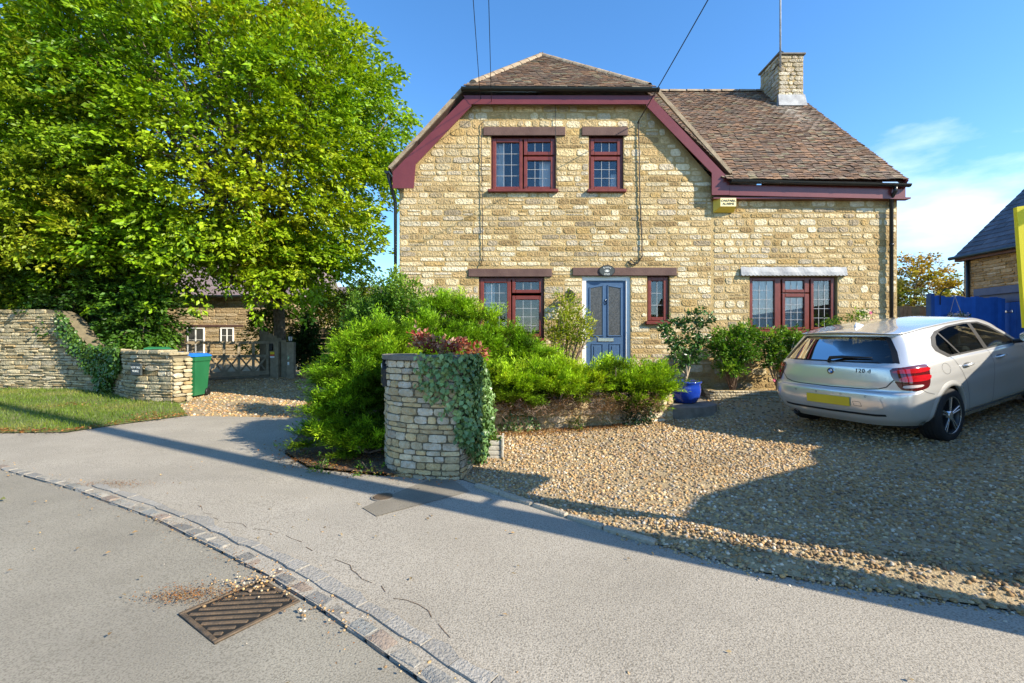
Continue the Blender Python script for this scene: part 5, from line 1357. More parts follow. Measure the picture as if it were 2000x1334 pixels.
# raised flower bed with stone edging and rose bushes
fb = thing('flower_bed_edging', 'low double edging of pale stones round the rose bed', 'edging', (4.5, 8.4, .4))
mpF, lnF = path_map([(FX(1386, 8.5), 8.75), (FX(1389, 8.32), 8.32), (4.2, 8.32), (5.4, 8.22), (6.6, 8.2)])
wall_core(MB(), mpF, lnF, lambda u: .2, lambda u: .60, .10).build('core', M['mortar'], fb)
build_stones(lay(0, lnF, .36, .605, .045, .06, .22, .42, gap=.008), mpF, .02, fb, M['stone'], [(.66, .58, .42), (.72, .64, .48), (.60, .52, .36)], 300, rough=.2, rnd=.15)
MB().prism([(3.66, 8.42, .45), (6.6, 8.3, .45), (7.3, 8.95, .45), (3.66, 8.95, .45)], (0, 0, .1)).build('bed_soil', M['soil'])['kind'] = 'structure'
ROSE = [(.05, .14, .014), (.09, .21, .018), (.15, .29, .025), (.24, .36, .04)]
shrub('rose_bush', 'full leafy rose bush right of the blue pot', (FX(1430, 8.6), 8.6, .55), [B(1430, 668, 8.5, (.32, .24, .26)), B(1455, 650, 8.5, (.22, .2, .16)), B(1405, 678, 8.5, (.2, .18, .2)), B(1450, 690, 8.45, (.28, .2, .18)), B(1425, 715, 8.45, (.25, .18, .16))], 190, 24, .055, ROSE, seed=1, asp=.65, spray=(.22, .16), stem=.01)
shrub('rose_bush', 'lighter rose bush under the wide window next to the car', (FX(1520, 8.6), 8.6, .55), [B(1505, 665, 8.5, (.26, .22, .2)), B(1540, 660, 8.5, (.26, .22, .16)), B(1560, 680, 8.5, (.24, .2, .2)), B(1515, 695, 8.45, (.26, .2, .2)), B(1545, 715, 8.45, (.22, .2, .2))], 170, 22, .055, ROSE, seed=2, asp=.65, spray=(.22, .16), stem=.012, stemmat='paleStem')
shrub('rose_bush', 'thin rose stems with a pink bloom above the car roof', (FX(1650, 8.6), 8.6, .55), [B(1625, 628, 8.6, (.18, .15, .10)), B(1665, 620, 8.6, (.16, .12, .07)), B(1690, 615, 8.6, (.10, .1, .06))], 120, 12, .05, ROSE, seed=3, asp=.65, spray=(.2, .12), stem=.007)
PINK = mk('rose_petal', (.55, .10, .20), .6, var=.2, bump=0)
def bloom(px, py, d, label, r=.035):
    t = thing('rose_bloom', label, 'flower', tuple(P(px, py, d))); c = P(px, py, d)
    for ring, (k, rr_) in enumerate(((5, r), (5, r*.7), (3, r*.4))):
        mb = MB()
        for i in range(k):
            th = 2*math.pi*i/k+ring*.5; o_ = Vector((math.cos(th), -.3, math.sin(th))); s_ = Vector((-math.sin(th), 0, math.cos(th)))
            b_ = c+Vector((0, -.012*ring, 0)); mb.add([b_, b_+o_*rr_*.6+s_*rr_*.5, b_+o_*rr_, b_+o_*rr_*.6-s_*rr_*.5], [(0, 1, 2, 3)])
        mb.build('petals', PINK, t)
bloom(1700, 611, 8.5, 'small pink rose bloom just above the car roof'); bloom(1512, 743, 8.2, 'small pink rose bloom beside the rear lamp of the car', .03)
# ------------------------------------------------------------------ left side: boundary wall, gate, bins, cottages
bw = thing('boundary_wall', 'tall dry stone boundary wall sweeping down to a low rounded end', 'wall', (-11, 12, .1))
PB = [(-19, 12.75), (-14.5, 12.7), (-12.2, 12.5), (-10.9, 12.05), (-9.75, 11.3), (-8.95, 10.6), (-8.35, 10.22), (-7.45, 10.0)]
mpB, lnB = path_map(PB)
def uatx(x):
    lo, hi = 0, lnB
    for _ in range(40):
        m = (lo+hi)/2
        if mpB(m, 0, 0).x < x: lo = m
        else: hi = m
    return lo
uA, uB_, uE = uatx(-12.75), uatx(-11.1), lnB
def bz1(u):
    if u < uA: return 2.38
    if u < uB_: t = (u-uA)/(uB_-uA); return 2.38-1.12*(t*t*(3-2*t))
    t = (u-uB_)/(uE-uB_); return 1.26-.08*math.sin(t*math.pi)*.5-(.10*max(0, (t-.88)/.12)**2)
wall_core(MB(), mpB, lnB, lambda u: -.1, bz1, .42, .2).build('core', M['wall_core'], bw)
DRY = [(.46, .39, .245), (.53, .45, .29), (.40, .335, .20), (.56, .48, .31), (.49, .42, .27), (.42, .31, .16), (.54, .47, .34)]
rb_ = lay(uatx(-16.4), uE, .05, 2.40, .055, .125, .16, .48, inside=lambda u, z: z < bz1(u)+.015, gap=.012, split=.2)
build_stones(rb_, mpB, .045, bw, M['drystone'], DRY, 300, key=lambda i: -(rb_[i][1]-rb_[i][0])*(rb_[i][3]-rb_[i][2])*(1+.15*rb_[i][0]), rough=.5, rnd=.17, sharp=28)
mpBe, lnBe = path_map([(-7.45, 9.98), (-7.28, 10.36)])
build_stones(lay(0, lnBe, .05, 1.16, .06, .12, .14, .3, gap=.012), mpBe, .04, bw, M['drystone'], DRY, 60, rough=.35)
# coping stones on the low end
u = uB_+.1
while u < uE-.1:
    w_ = U(.2, .42); z = bz1(u+w_/2); a = mpB(u+w_/2, -.17, z+.02); tn = (mpB(u+w_, 0, 0)-mpB(u, 0, 0)).normalized()
    c_ = DRY[RNG.randrange(7)]
    mb = MB().obox(a, tn+Vector((0, 0, U(-.05, .05))), Vector((tn.y, -tn.x, 0)), Z3, w_*.97, .46, U(.06, .10), tuple(x*.8 for x in c_), .02)
    mb.build('coping_stone', M['drystone'], bw, auto=40); u += w_
# name plate
un = uatx(-8.33); nc = mpB(un, .085, FZ(720, 10.35)); ntn = (mpB(un+.05, 0, 0)-mpB(un-.05, 0, 0)).normalized(); nn_ = Vector((ntn.y, -ntn.x, 0))
npl = thing('name_plate', 'dark slate house name plate on the low end of the boundary wall', 'sign', tuple(nc))
MB().obox(nc, ntn, nn_, Z3, .33, .04, .26, bev=.004).build('plate', M['sign_dark'], npl)
text('YEW TREE', .066, nc+nn_*.022+Z3*.035, ntn, Z3, M['sign_text'], npl); text('HOUSE', .066, nc+nn_*.022-Z3*.045, ntn, Z3, M['sign_text'], npl)
IVB = [(.03, .075, .012), (.055, .13, .018), (.09, .18, .025), (.14, .22, .04)]
u0i, u1i = uatx(-12.4), uatx(-9.3)
def f_bw():
    u = U(u0i, u1i); t = (u-u0i)/(u1i-u0i); z = U(.2, bz1(u)+.15)
    if z < bz1(u)-(.35+.75*math.exp(-((t-.62)/.22)**2)+.1*math.sin(u*9)+.9*max(0, .35-t)): return None, None
    return u, z
ivy_on('ivy', 'green ivy tumbling over the sweep of the boundary wall', mpB, f_bw, 3600, .085, IVB, base=(-10.6, 12, .2), out=.16)

# wheelie bins
def bin_(label, x, y, rz, lid, lidopen=0):
    t = thing('wheelie_bin', label, 'bin', (x, y, hzf(x, y)+.02), 'wheelie bins behind the boundary wall', local=True); t.rotation_euler = (0, 0, rz)
    def ring(w, d, z, yo=0): return [(-w/2, -d/2+yo, z), (w/2, -d/2+yo, z), (w/2, d/2+yo, z), (-w/2, d/2+yo, z)]
    lv = [ring(.46, .54, .06), ring(.54, .66, .86), ring(.57, .70, .88), ring(.58, .71, .98)]
    v = [p for r in lv for p in r]; f = [(3, 2, 1, 0)]
    for i in range(3):
        for k in range(4): f.append((i*4+k, i*4+(k+1) % 4, (i+1)*4+(k+1) % 4, (i+1)*4+k))
    MB().add(v, f).build('body', M['bin_green'], t)
    mb = MB()
    for s in (-1, 1): mb.box((s*.15-.02, -.335, .15), (s*.15+.02, -.29, .8))
    mb.box((-.22, -.345, .62), (.22, -.31, .66)); mb.build('rib', M['bin_green'], t)
    lm = M[lid]; mb = MB()
    L1, L2, L3 = ring(.60, .74, .985), ring(.59, .72, 1.02), ring(.44, .55, 1.065)
    mb.add(L1+L2+L3, [(3, 2, 1, 0)]+[(i*4+k, i*4+(k+1) % 4, (i+1)*4+(k+1) % 4, (i+1)*4+k) for i in range(2) for k in range(4)]+[(8, 9, 10, 11)])
    mb.box((-.1, -.40, .985), (.1, -.36, 1.01))
    o = mb.build('lid', lm, t)
    if lidopen: o.rotation_euler = (math.radians(-8), 0, 0); o.location = (0, 0, .09)
    mb = MB(); mb.tube([(-.24, .40, .98), (.24, .40, .98)], .016, 8)
    for s in (-1, 1): mb.tube([(s*.22, .34, .95), (s*.22, .40, .98)], .014, 6)
    mb.build('handle', M['bin_green'], t)
    for s in (-1, 1): MB().lathe((s*.25, .26, .10), [(0, -.025), (.09, -.025), (.10, -.015), (.10, .015), (.09, .025), (0, .025)], 20, (1, 0, 0)).build('wheel', M['black'], t, auto=40)
    return t
bin_('green wheelie bin with a blue lid standing clear of the wall end', -7.78, 11.02, .12, 'bin_lid')
bin_('green wheelie bin with a blue lid mostly hidden behind the wall end', -8.85, 11.75, .3, 'bin_lid')
bin_('green wheelie bin with a raised green lid showing over the wall', -9.55, 12.35, .4, 'bin_green', 1)

# the wooden gate with crossed braces
GA, GB = Vector((-10.75, 14.5, 0)), Vector((-8.45, 15.85, 0)); gd = (GB-GA).normalized(); gn = Vector((gd.y, -gd.x, 0)); gl_ = (GB-GA).length
gate = thing('wooden_gate', 'weathered wooden driveway gate with crossed braces in its lower half', 'gate', tuple((GA+GB)/2))
zg0, zg1, zgm = .30, 1.46, 1.0
def rail(name, a, b, za, zb, w, th=.05, off=0.0, tone=1):
    p, q = GA+gd*a+gn*off+Z3*za, GA+gd*b+gn*off+Z3*zb; d_ = q-p
    MB().obox((p+q)/2, d_, gn, d_.cross(gn), d_.length, th, w, (tone, tone, tone), .006).build(name, M['timber'], gate)
rail('rail', 0, gl_, zg1, zg1, .09, .06); rail('rail', 0, gl_, zgm, zgm, .10, .06); rail('rail', 0, gl_, zg0+.12, zg0+.12, .14, .06); rail('rail', 0, gl_, zg0-.02, zg0-.02, .08, .05, tone=.7)
nb = 6
for i in range(nb+1):
    x_ = .06+(gl_-.12)*i/nb; rail('post', x_, x_, zg0+.19, zg1-.045, .085, .058, .001, 1.05)
for i in range(nb):
    a, b = .06+(gl_-.12)*i/nb+.045, .06+(gl_-.12)*(i+1)/nb-.045
    rail('brace', a, b, zg0+.19, zgm-.05, .055, .03, .012, .95); rail('brace', b, a, zg0+.19, zgm-.05, .055, .03, -.02, .9)
# boarded wing beside the gate
wing_ = thing('boarded_panel', 'vertical timber boards with a swept top beside the gate', 'fence', (-8.3, 15.9, .2))
for i in range(7):
    px = 507+i*8.6; d = 16.4-i*.09; zt_ = [668, 668, 668][0]; ty = 645+ (i/6.0)**1.2*24
    c = P(px+4, 700, d); z1_ = P(0, ty, d).z
    MB().box((c.x-.083, d, .15), (c.x+.083, d+.03, z1_), (.95+U(-.12, .12),)*3, .004).build('board', M['timber'], wing_)
def post(label, px0, px1, pyt, d, name='gate_post'):
    x0_, x1_ = FX(px0, d), FX(px1, d); z1_ = FZ(pyt, d)
    return tag(MB().box((x0_, d-.02, .1), (x1_, d+.15, z1_), (1.15,)*3, .01).build(name, M['timber'], None), label, 'post')
post('square timber gate post carrying a small warning label', 528, 544, 667, 15.85)
post('short square timber post with an intercom and lantern', 560, 574, 668, 15.6)
wlb = thing('warning_label', 'small yellow red and white warning label on the gate post', 'label', tuple(P(531, 695, 15.8)))
for k, (col, y0_, y1_) in enumerate((((.75, .55, .02), 687, 692), ((.6, .06, .02), 692, 695.5), ((.75, .75, .75), 695.5, 699))):
    MB().box((FX(527.5, 15.8), 15.815-.01, FZ(y1_, 15.8)), (FX(535.5, 15.8), 15.825, FZ(y0_, 15.8))).build('stripe', mk('label_%d' % k, col, .5, var=.02, bump=0), wlb)
MB().box((FX(527, 15.8), 15.74, FZ(685, 15.8)), (FX(533, 15.8), 15.83, FZ(671, 15.8)), bev=.01).build('latch_box', M['black'], wlb)
icm = thing('intercom', 'small silver intercom box on the short gate post', 'intercom', tuple(P(563, 700, 15.56)))
MB().box((FX(561.5, 15.56), 15.55, FZ(703, 15.56)), (FX(565.5, 15.56), 15.58, FZ(695, 15.56)), bev=.005).build('case', M['metal'], icm)
MB().box((FX(561.5, 15.56), 15.555, FZ(713, 15.56)), (FX(564.5, 15.56), 15.58, FZ(707, 15.56)), bev=.005).build('keypad', M['white'], icm)
pl_ = P(567, 662, 15.68); pln = thing('post_lantern', 'small black lantern on top of the short gate post', 'lamp', tuple(pl_))
MB().lathe(pl_, [(.0, .16), (.02, .15), (.10, .09), (.095, .08), (0, .08)], 6).build('hood', M['black'], pln)
mb = MB()
for k in range(6): th = math.pi/3*k; mb.tube([pl_+Vector((.085*math.cos(th), .085*math.sin(th), .08)), pl_+Vector((.06*math.cos(th), .06*math.sin(th), -.07))], .007, 4)
mb.tube([pl_+Z3*-.11, pl_+Z3*-.06], .05, 8); mb.build('cage', M['black'], pln)
MB().lathe(pl_, [(.078, .08), (.055, -.065)], 6).build('glass', M['white'], pln)
fz_ = thing('panel_fence', 'dark horizontal board fence behind the juniper', 'fence', (-6.8, 17.2, .2))
for i in range(9): MB().box((-8.0, 17.2, .3+i*.19), (-2.6, 17.225, .3+i*.19+.182), (.62+U(-.1, .1),)*3, .004).build('board', M['timber'], fz_)
for x_ in (-7.9, -6.6, -5.3, -4.0, -2.7): MB().box((x_, 17.12, .2), (x_+.1, 17.2, 2.12), (.8,)*3, .006).build('post', M['timber'], fz_)
tp = thing('terracotta_pot', 'small terracotta pot near the dark shrub by the gate', 'pot', (FX(596, 15.6), 15.6, hzf(FX(596, 15.6), 15.6)+.02))
MB().lathe(Vector(tp.location), [(0, 0), (.10, 0), (.13, .22), (.15, .22), (.152, .27), (.135, .27), (.12, .22), (0, .21)], 20).build('body', M['terracotta'], tp, auto=40)

# cottage behind the gate
def simple_window(parent, x0, x1, z0, z1, y, nx=2, nz_=2, mat='white'):
    w = bpy.data.objects.new('window', None); link(w, parent)
    mb = MB(); frame_ring(mb, x0, x1, z0, z1, .07, y-.03, y+.05, .01)
    for k in range(1, nx): x = x0+(x1-x0)*k/nx; mb.box((x-.03, y-.02, z0+.07), (x+.03, y+.04, z1-.07))
    mb.build('frame', M[mat], w)
    MB().box((x0+.05, y+.0, z0+.05), (x1-.05, y+.01, z1-.05)).build('pane', M['obscure'], w)
    br = MB()
    for k in range(1, nz_): z = z0+(z1-z0)*k/nz_; br.box((x0+.07, y-.012, z-.012), (x1-.07, y-.002, z+.012))
    if br.v: br.build('glazing_bars', M[mat], w)
DC = 25.0
cot = thing('stone_cottage', 'stone cottage with white windows seen behind the wooden gate', 'house', (FX(400, DC), DC, .3))
def CX(px): return FX(px, DC)
def CZ(py): return FZ(py, DC)
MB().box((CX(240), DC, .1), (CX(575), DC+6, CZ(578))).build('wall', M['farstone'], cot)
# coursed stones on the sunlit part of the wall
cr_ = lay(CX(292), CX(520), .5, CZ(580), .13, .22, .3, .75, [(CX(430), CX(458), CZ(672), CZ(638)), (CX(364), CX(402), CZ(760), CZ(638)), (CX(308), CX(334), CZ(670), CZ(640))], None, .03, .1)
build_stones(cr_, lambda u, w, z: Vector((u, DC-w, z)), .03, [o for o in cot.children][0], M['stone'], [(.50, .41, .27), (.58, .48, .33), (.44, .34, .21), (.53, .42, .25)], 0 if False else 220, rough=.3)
simple_window(cot, CX(431), CX(457), CZ(671), CZ(640), DC-.03, 2, 2); simple_window(cot, CX(309), CX(333), CZ(668), CZ(642), DC-.03, 2, 2)
simple_window(cot, CX(366), CX(400), CZ(735), CZ(640), DC-.03, 2, 4)
simple_window(cot, CX(289), CX(299), CZ(618), CZ(588), DC-.03, 1, 2)
MB().box((CX(345), DC-.06, CZ(638)), (CX(476), DC, CZ(634.5))).build('lintel', M['lintel'], cot)
MB().box((CX(300), DC-.06, CZ(640)), (CX(338), DC, CZ(636))).build('lintel', M['lintel'], cot)
rf = MB(); z0_, z1_ = CZ(577), 7.0
rf.add([(CX(225), DC-.35, z0_-.05), (CX(590), DC-.35, z0_-.05), (CX(590), DC+3.2, z1_), (CX(225), DC+3.2, z1_), (CX(590), DC+6.4, z0_), (CX(225), DC+6.4, z0_)], [(0, 1, 2, 3), (3, 2, 4, 5), (1, 4, 2), (0, 3, 5)])
rf.build('roof', M['slate_far'], cot)
half = MB().tube([(CX(230), DC-.4, z0_-.08), (CX(588), DC-.4, z0_-.08)], .07, 8).build('gutter', M['gutter'], cot, smooth=True)
DF = 36.0
fh = thing('stone_cottage', 'distant stone gable with a purple slate roof beyond the tree trunk', 'house', (FX(620, DF), DF, .3))
g0, g1 = FX(560, DF), FX(615, DF); gm = FX(586, DF)
MB().prism([(g0, DF, 0), (g1, DF, 0), (g1, DF, FZ(578, DF)), (gm, DF, FZ(535, DF)), (g0, DF, FZ(578, DF))], (0, 5, 0)).build('wall', M['farstone'], fh)
simple_window(fh, FX(578, DF), FX(590, DF), FZ(572, DF), FZ(550, DF), DF-.05, 2, 2)
mb = MB(); mb.box((FX(600, DF+1), DF+1.0, 0), (FX(800, DF+1), DF+7, FZ(597, DF+1))); mb.build('side_wall', M['farstone'], fh)
mb = MB(); mb.add([(FX(596, DF+.6), DF+.6, FZ(598, DF+.6)), (FX(810, DF+.6), DF+.6, FZ(598, DF+.6)), (FX(810, DF+4), DF+4, FZ(560, DF+4)), (FX(596, DF+4), DF+4, FZ(560, DF+4)), (FX(810, DF+.6), DF+8, FZ(598, DF+.6)), (FX(596, DF+.6), DF+8, FZ(598, DF+.6))], [(0, 1, 2, 3), (3, 2, 4, 5)])
for a, b in ((g0-.2, gm), (g1+.2, gm)):
    mb.add([(a, DF-.2, FZ(581, DF)), (b, DF-.2, FZ(533, DF)), (b, DF+5, FZ(533, DF)), (a, DF+5, FZ(581, DF))], [(0, 1, 2, 3)])
mb.build('roof', M['slate_far'], fh)

# ------------------------------------------------------------------ right side: neighbouring building, fences
nb_ = thing('stone_outbuilding', 'stone outbuilding with a dark slate roof and blue garage doors', 'building', (14, 10, .5))
NX = 14.1; NY0, NY1 = 4.5, 14.2; NZ = 4.15
MB().box((NX, NY0, .1), (NX+6.8, NY1, NZ)).build('wall', M['mortar'], nb_)
gbl = MB()
for yy in (NY0, NY1-.02): gbl.add([(NX, yy, NZ), (NX+6.8, yy, NZ), (NX+3.4, yy, NZ+3.3)], [(0, 1, 2)])
gbl.build('gable', M['mortar'], nb_)
DK = [(.44, .33, .18), (.52, .40, .23), (.38, .28, .15), (.48, .38, .24), (.33, .25, .15), (.56, .47, .32)]
dh = [(NY1-10.5, NY1-1.95, 0, 3.02)]
rn = lay(0, 4.6, .5, NZ-.03, .06, .13, .2, .55, [(.42, 9, 0, 2.98)], None, .012, .15)
build_stones(rn, lambda u, w, z: Vector((NX-w, NY1-u, z)), .035, nb_, M['drystone'], DK, 220, rough=.4, rnd=.2)
# slates
RS = bpy.data.objects.new('roof', None); link(RS, nb_)
O2 = Vector((NX-.22, NY1+.15, NZ-.05)); S2 = Vector((3.62, 0, 3.5)).normalized(); U2 = Vector((0, -1, 0)); N2 = U2.cross(S2)
if N2.z < 0: N2 = -N2
MB().add([O2-N2*.02, O2+U2*10-N2*.02, O2+U2*10+S2*5.03-N2*.02, O2+S2*5.03-N2*.02], [(0, 1, 2, 3)]).build('roof_deck', M['slate'], RS)
MB().add([(NX+3.4, NY1+.15, NZ+3.45), (NX+3.4, NY0-.2, NZ+3.45), (NX+7.0, NY0-.2, NZ-.05), (NX+7.0, NY1+.15, NZ-.05)], [(0, 1, 2, 3)]).build('roof_deck', M['slate'], RS)
row = 0; s = 0; cnt = 0; srest = MB()
while s < 4.95:
    u = -.15 if row % 2 else 0
    while u < 4.6:
        a, b = max(0, u), u+.3; g = U(.75, 1.3)
        p = [O2+U2*a+S2*(s-.01)+N2*(.022+U(0, .008)), O2+U2*(b-.004)+S2*(s-.01)+N2*(.022+U(0, .008)), O2+U2*(b-.004)+S2*(s+.4)+N2*.004, O2+U2*a+S2*(s+.4)+N2*.004]
        m_ = MB() if cnt < 300 else srest
        v_ = p+[q-N2*.010 for q in p]
        m_.add(v_, [(0, 1, 2, 3), (1, 0, 4, 5), (0, 3, 7, 4), (2, 1, 5, 6)], (g, g, g))
        if cnt < 300: m_.build('slate', M['slate'], RS, loc=p[0])
        cnt += 1; u += .3
    s += .235; row += 1
if srest.v: srest.build('slates_upper', M['slate'], RS)['kind'] = 'stuff'
ridge2 = MB().tube([(NX+3.4, NY1+.15, NZ+3.47), (NX+3.4, NY0, NZ+3.47)], .11, 8).build('ridge', M['concrete'], RS)
mb = MB(); mb.tube([(NX-.27, NY1+.2, NZ-.04), (NX-.27, NY0, NZ-.04)], .055, 8); mb.build('gutter', M['gutter'], nb_, smooth=True)
MB().box((NX-.2, NY0, NZ-.16), (NX-.02, NY1+.1, NZ-.06)).build('eaves_board', M['lintel'], nb_)
MB().tube([(NX-.08, NY1-.2, NZ-.1), (NX-.08, NY1-.2, .4)], .045, 8).build('downpipe', M['gutter'], nb_, smooth=True)
gd_ = bpy.data.objects.new('garage_door', None); link(gd_, nb_)
BLG = mk('grey_blue_paint', (.07, .095, .17), .55, (.09, .12, .20), 6, bump=.15, tint=True)
MB().box((NX-.14, NY1-8, 2.86), (NX-.02, NY1-.42, 3.08), bev=.01).build('lintel', BLG, gd_)
MB().box((NX-.07, NY1-8, 2.62), (NX-.02, NY1-.55, 2.86)).build('frame', BLG, gd_)
for i in range(24): MB().box((NX-.06, NY1-.62-(i+1)*.15+.006, .4), (NX-.02, NY1-.62-i*.15, 2.61), (.9+U(-.1, .1),)*3, .004).build('board', M['blue_fence'], gd_)
MB().box((NX-.085, NY1-1.45, 2.32), (NX-.062, NY1-.68, 2.38), bev=.008).build('hinge', M['metal'], gd_)
# blue boarded fence
bf = thing('blue_fence', 'blue painted vertical board fence between the car and the outbuilding', 'fence', (12.2, 13, .5))
x_ = FX(1822, 12.4); k = 0
while x_ < NX-.12:
    t_ = (x_-FX(1822, 12.4))/(NX-FX(1822, 12.4)); y_ = 12.4+.55*t_; zt_ = 2.74+.02*math.sin(k*1.3)
    MB().box((x_, y_, .3), (x_+.125, y_+.03, zt_), (.95+U(-.12, .12),)*3, .006).build('board', M['blue_fence'], bf); x_ += .133; k += 1
MB().box((FX(1820, 12.4)-.12, 12.3, .3), (FX(1820, 12.4)-.005, 12.45, 2.80), (.55,)*3, .01).build('post', M['blue_fence'], bf)
MB().tube([(FX(1841, 12.3), 12.37, 2.5)]+[(FX(1841, 12.3)+.33*(1-math.cos(a)), 12.37, 2.74+.22*math.sin(a)) for a in [i*math.pi/12 for i in range(13)]], .014, 6).build('hoop', M['black'], bf, smooth=True)
# hanging basket on the blue fence
hbk = Vector((FX(1872, 12.2), 12.2, FZ(620, 12.2))); hb_ = thing('hanging_basket', 'small hanging basket of white flowers in front of the blue fence', 'basket', tuple(hbk))
MB().lathe(hbk, [(0, -.16), (.1, -.13), (.17, -.05), (.19, .02)], 16).build('bowl', M['twig'], hb_, smooth=True)
mb = MB(); apx = Vector((hbk.x, hbk.y+.1, FZ(577, 12.2)))
for th in (.4, 2.5, 4.4): mb.tube([hbk+Vector((.18*math.cos(th), .18*math.sin(th), .02)), apx], .006, 4)
mb.tube([apx, apx+Vector((0, .15, .02))], .01, 5); mb.build('chain', M['lead'], hb_)
q_ = np.array([tuple(hbk+Vector((U(-.2, .2), U(-.15, .15), U(.0, .1)))) for _ in range(60)])
wc = np.where(rng.uniform(size=(60, 1)) < .45, np.array([[.75, .7, .75]]), np.array([[.05, .11, .02]]))
leaves_obj('flowers', sprays(q_, rng.normal(0, 1, q_.shape), .1, .1, 8, .04, .03, wc, .7, .02), M['leaf'], hb_)
wf = thing('wooden_fence', 'brown feather edge fence beyond the house corner', 'fence', (13.5, 16, .5))
for i in range(14): MB().box((12.8+i*.14, 16.0, .3), (12.8+i*.14+.132, 16.02, 2.75+.02*math.sin(i*2)), (1.3+U(-.2, .2), 1.1, .9), .004).build('board', M['timber'], wf)
MB().box((12.6, 15.97, .3), (12.72, 16.07, 2.8), (1.1, .95, .8), .006).build('post', M['timber'], wf)

# planter box by the pier
pb = thing('stone_planter', 'small weathered slatted planter box beside the ivy covered pier', 'planter', (-.21, 5.3, .2))
c0 = Vector((*GP(962, 890, .15), 0)); px_, py_ = c0.x, c0.y+.12; zb_ = hzf(px_, py_)
for i in range(4):
    zz = zb_+i*.058
    for s, (a, b) in enumerate((((px_-.115, py_-.16, zz), (px_+.115, py_-.135, zz+.052)), ((px_-.115, py_+.135, zz), (px_+.115, py_+.16, zz+.052)), ((px_-.115, py_-.134, zz), (px_-.092, py_+.134, zz+.052)), ((px_+.092, py_-.134, zz), (px_+.115, py_+.134, zz+.052)))):
        MB().box(a, b, bev=.006).build('slat', M['planter'], pb)
for sx in (-1, 1):
    for sy in (-1, 1): MB().box((px_+sx*.118-.014, py_+sy*.163-.014, zb_-.01), (px_+sx*.118+.014, py_+sy*.163+.014, zb_+.25), bev=.005).build('corner_post', M['planter'], pb)
MB().box((px_-.09, py_-.13, zb_+.02), (px_+.09, py_+.13, zb_+.19)).build('soil', M['soil'], pb)
shrub('bedding_plant', 'little green and red plant growing in the slatted planter box', (px_, py_, zb_+.18), [((px_, py_-.05, zb_+.22), (.08, .1, .04)), ((px_-.03, py_+.05, zb_+.23), (.06, .06, .05))], 500, 12, .035, [(.06, .16, .02), (.10, .24, .03), (.14, .26, .03), (.24, .08, .03)], seed=1, spray=(.08, .07), stem=.003, nst=3)

# small weeds at the foot of the pier and by the kerb
def weed(label, x, y, r, n=14, col=SHG):
    shrub('weed', label, (x, y, hzf(x, y)+.03), [((x, y, hzf(x, y)+.07), (r, r, .07))], int(n*.16/r**2*10*.1)+30, 8, .04, col, seed=2, spray=(.12, .08), stem=.003, nst=4, cat='weed')
weed('leafy weed on the pavement edge below the juniper', -2.12, 5.05, .16)
weed('sprawling green weed against the left foot of the stone pier', -1.55, 5.0, .2)
weed('small green weed at the foot of the low retaining wall', .95, 6.6, .07)

# ------------------------------------------------------------------ poles outside the frame, the agent's board, and a panel added for its shadow
def teleg(name, label, base, H, r):
    t = thing(name, label, 'pole', (base.x, base.y, 0)); mb = MB()
    mb.tube([(base.x, base.y, -.1), (base.x, base.y, H*.5), (base.x, base.y, H)], [r, r*.92, r*.84], 14); mb.build('pole', M['bark'], t, smooth=True)
    mb = MB(); mb.box((base.x-.45, base.y-.05, H-.4), (base.x+.45, base.y+.05, H-.3)); mb.build('cross_arm', M['timber'], t)
    return t
teleg('telegraph_pole', 'wooden telegraph pole at the roadside outside the picture on the right', POLE, POLE_H, .16)
teleg('telegraph_pole', 'wooden telegraph pole across the road behind the viewpoint', Vector((.1, -14, 0)), 10.4, .16)
az_h = Vector((SUNV.x, SUNV.y, 0)).normalized(); un_ = Vector((-az_h.y, az_h.x, 0))
if un_.y < 0: un_ = -un_
tan_el = math.tan(SUN_EL)
def at_us(u, s): p = un_*u-az_h*s; return p          # u across the light, s along the shadow
# agent's board: the yellow one at the right edge of the picture
sb = thing('agents_board', 'plain yellow agents board on a post at the right edge of the picture', 'sign', (2.95, 2.6, 0))
bl = P(1985, 405, 2.55); 
bq = [P(1986, 404, 2.55), P(2003, 640, 2.55), P(2003, 640, 2.55)+Vector((.5, -.14, .0)), P(1986, 404, 2.55)+Vector((.5, -.14, .06))]
MB().prism(bq, (.012, .03, 0)).build('board', M['yellow'], sb)
MB().box((3.27, 2.44, 0), (3.34, 2.51, 2.35)).build('post', M['timber'], sb)
pp_ = at_us(3.31, -1.8); MB().box((pp_.x-.04, pp_.y-.04, 0), (pp_.x+.04, pp_.y+.04, 4.7)).build('post', M['timber'], sb)  # tall post added to carry the unseen shadow panel
for zz in (2.5, 4.6):
    qa, qb = at_us(3.31, -1.79), at_us(4.3, -1.79); MB().obox((qa+qb)/2+Z3*zz, qb-qa, az_h, Z3, (qb-qa).length, .04, .06).build('arm', M['timber'], sb)  # arms added to hold the shadow panel
# unseen panel added to throw the oblong shadow on the pier and the gravel
q0, q1 = at_us(3.60, -1.8), at_us(4.27, -1.8)
MB().prism([(q0.x, q0.y, 2.40), (q1.x, q1.y, 2.40), (q1.x, q1.y, 4.75), (q0.x, q0.y, 4.75)], tuple(az_h*.03)).build('shadow_panel', M['yellow'], sb)
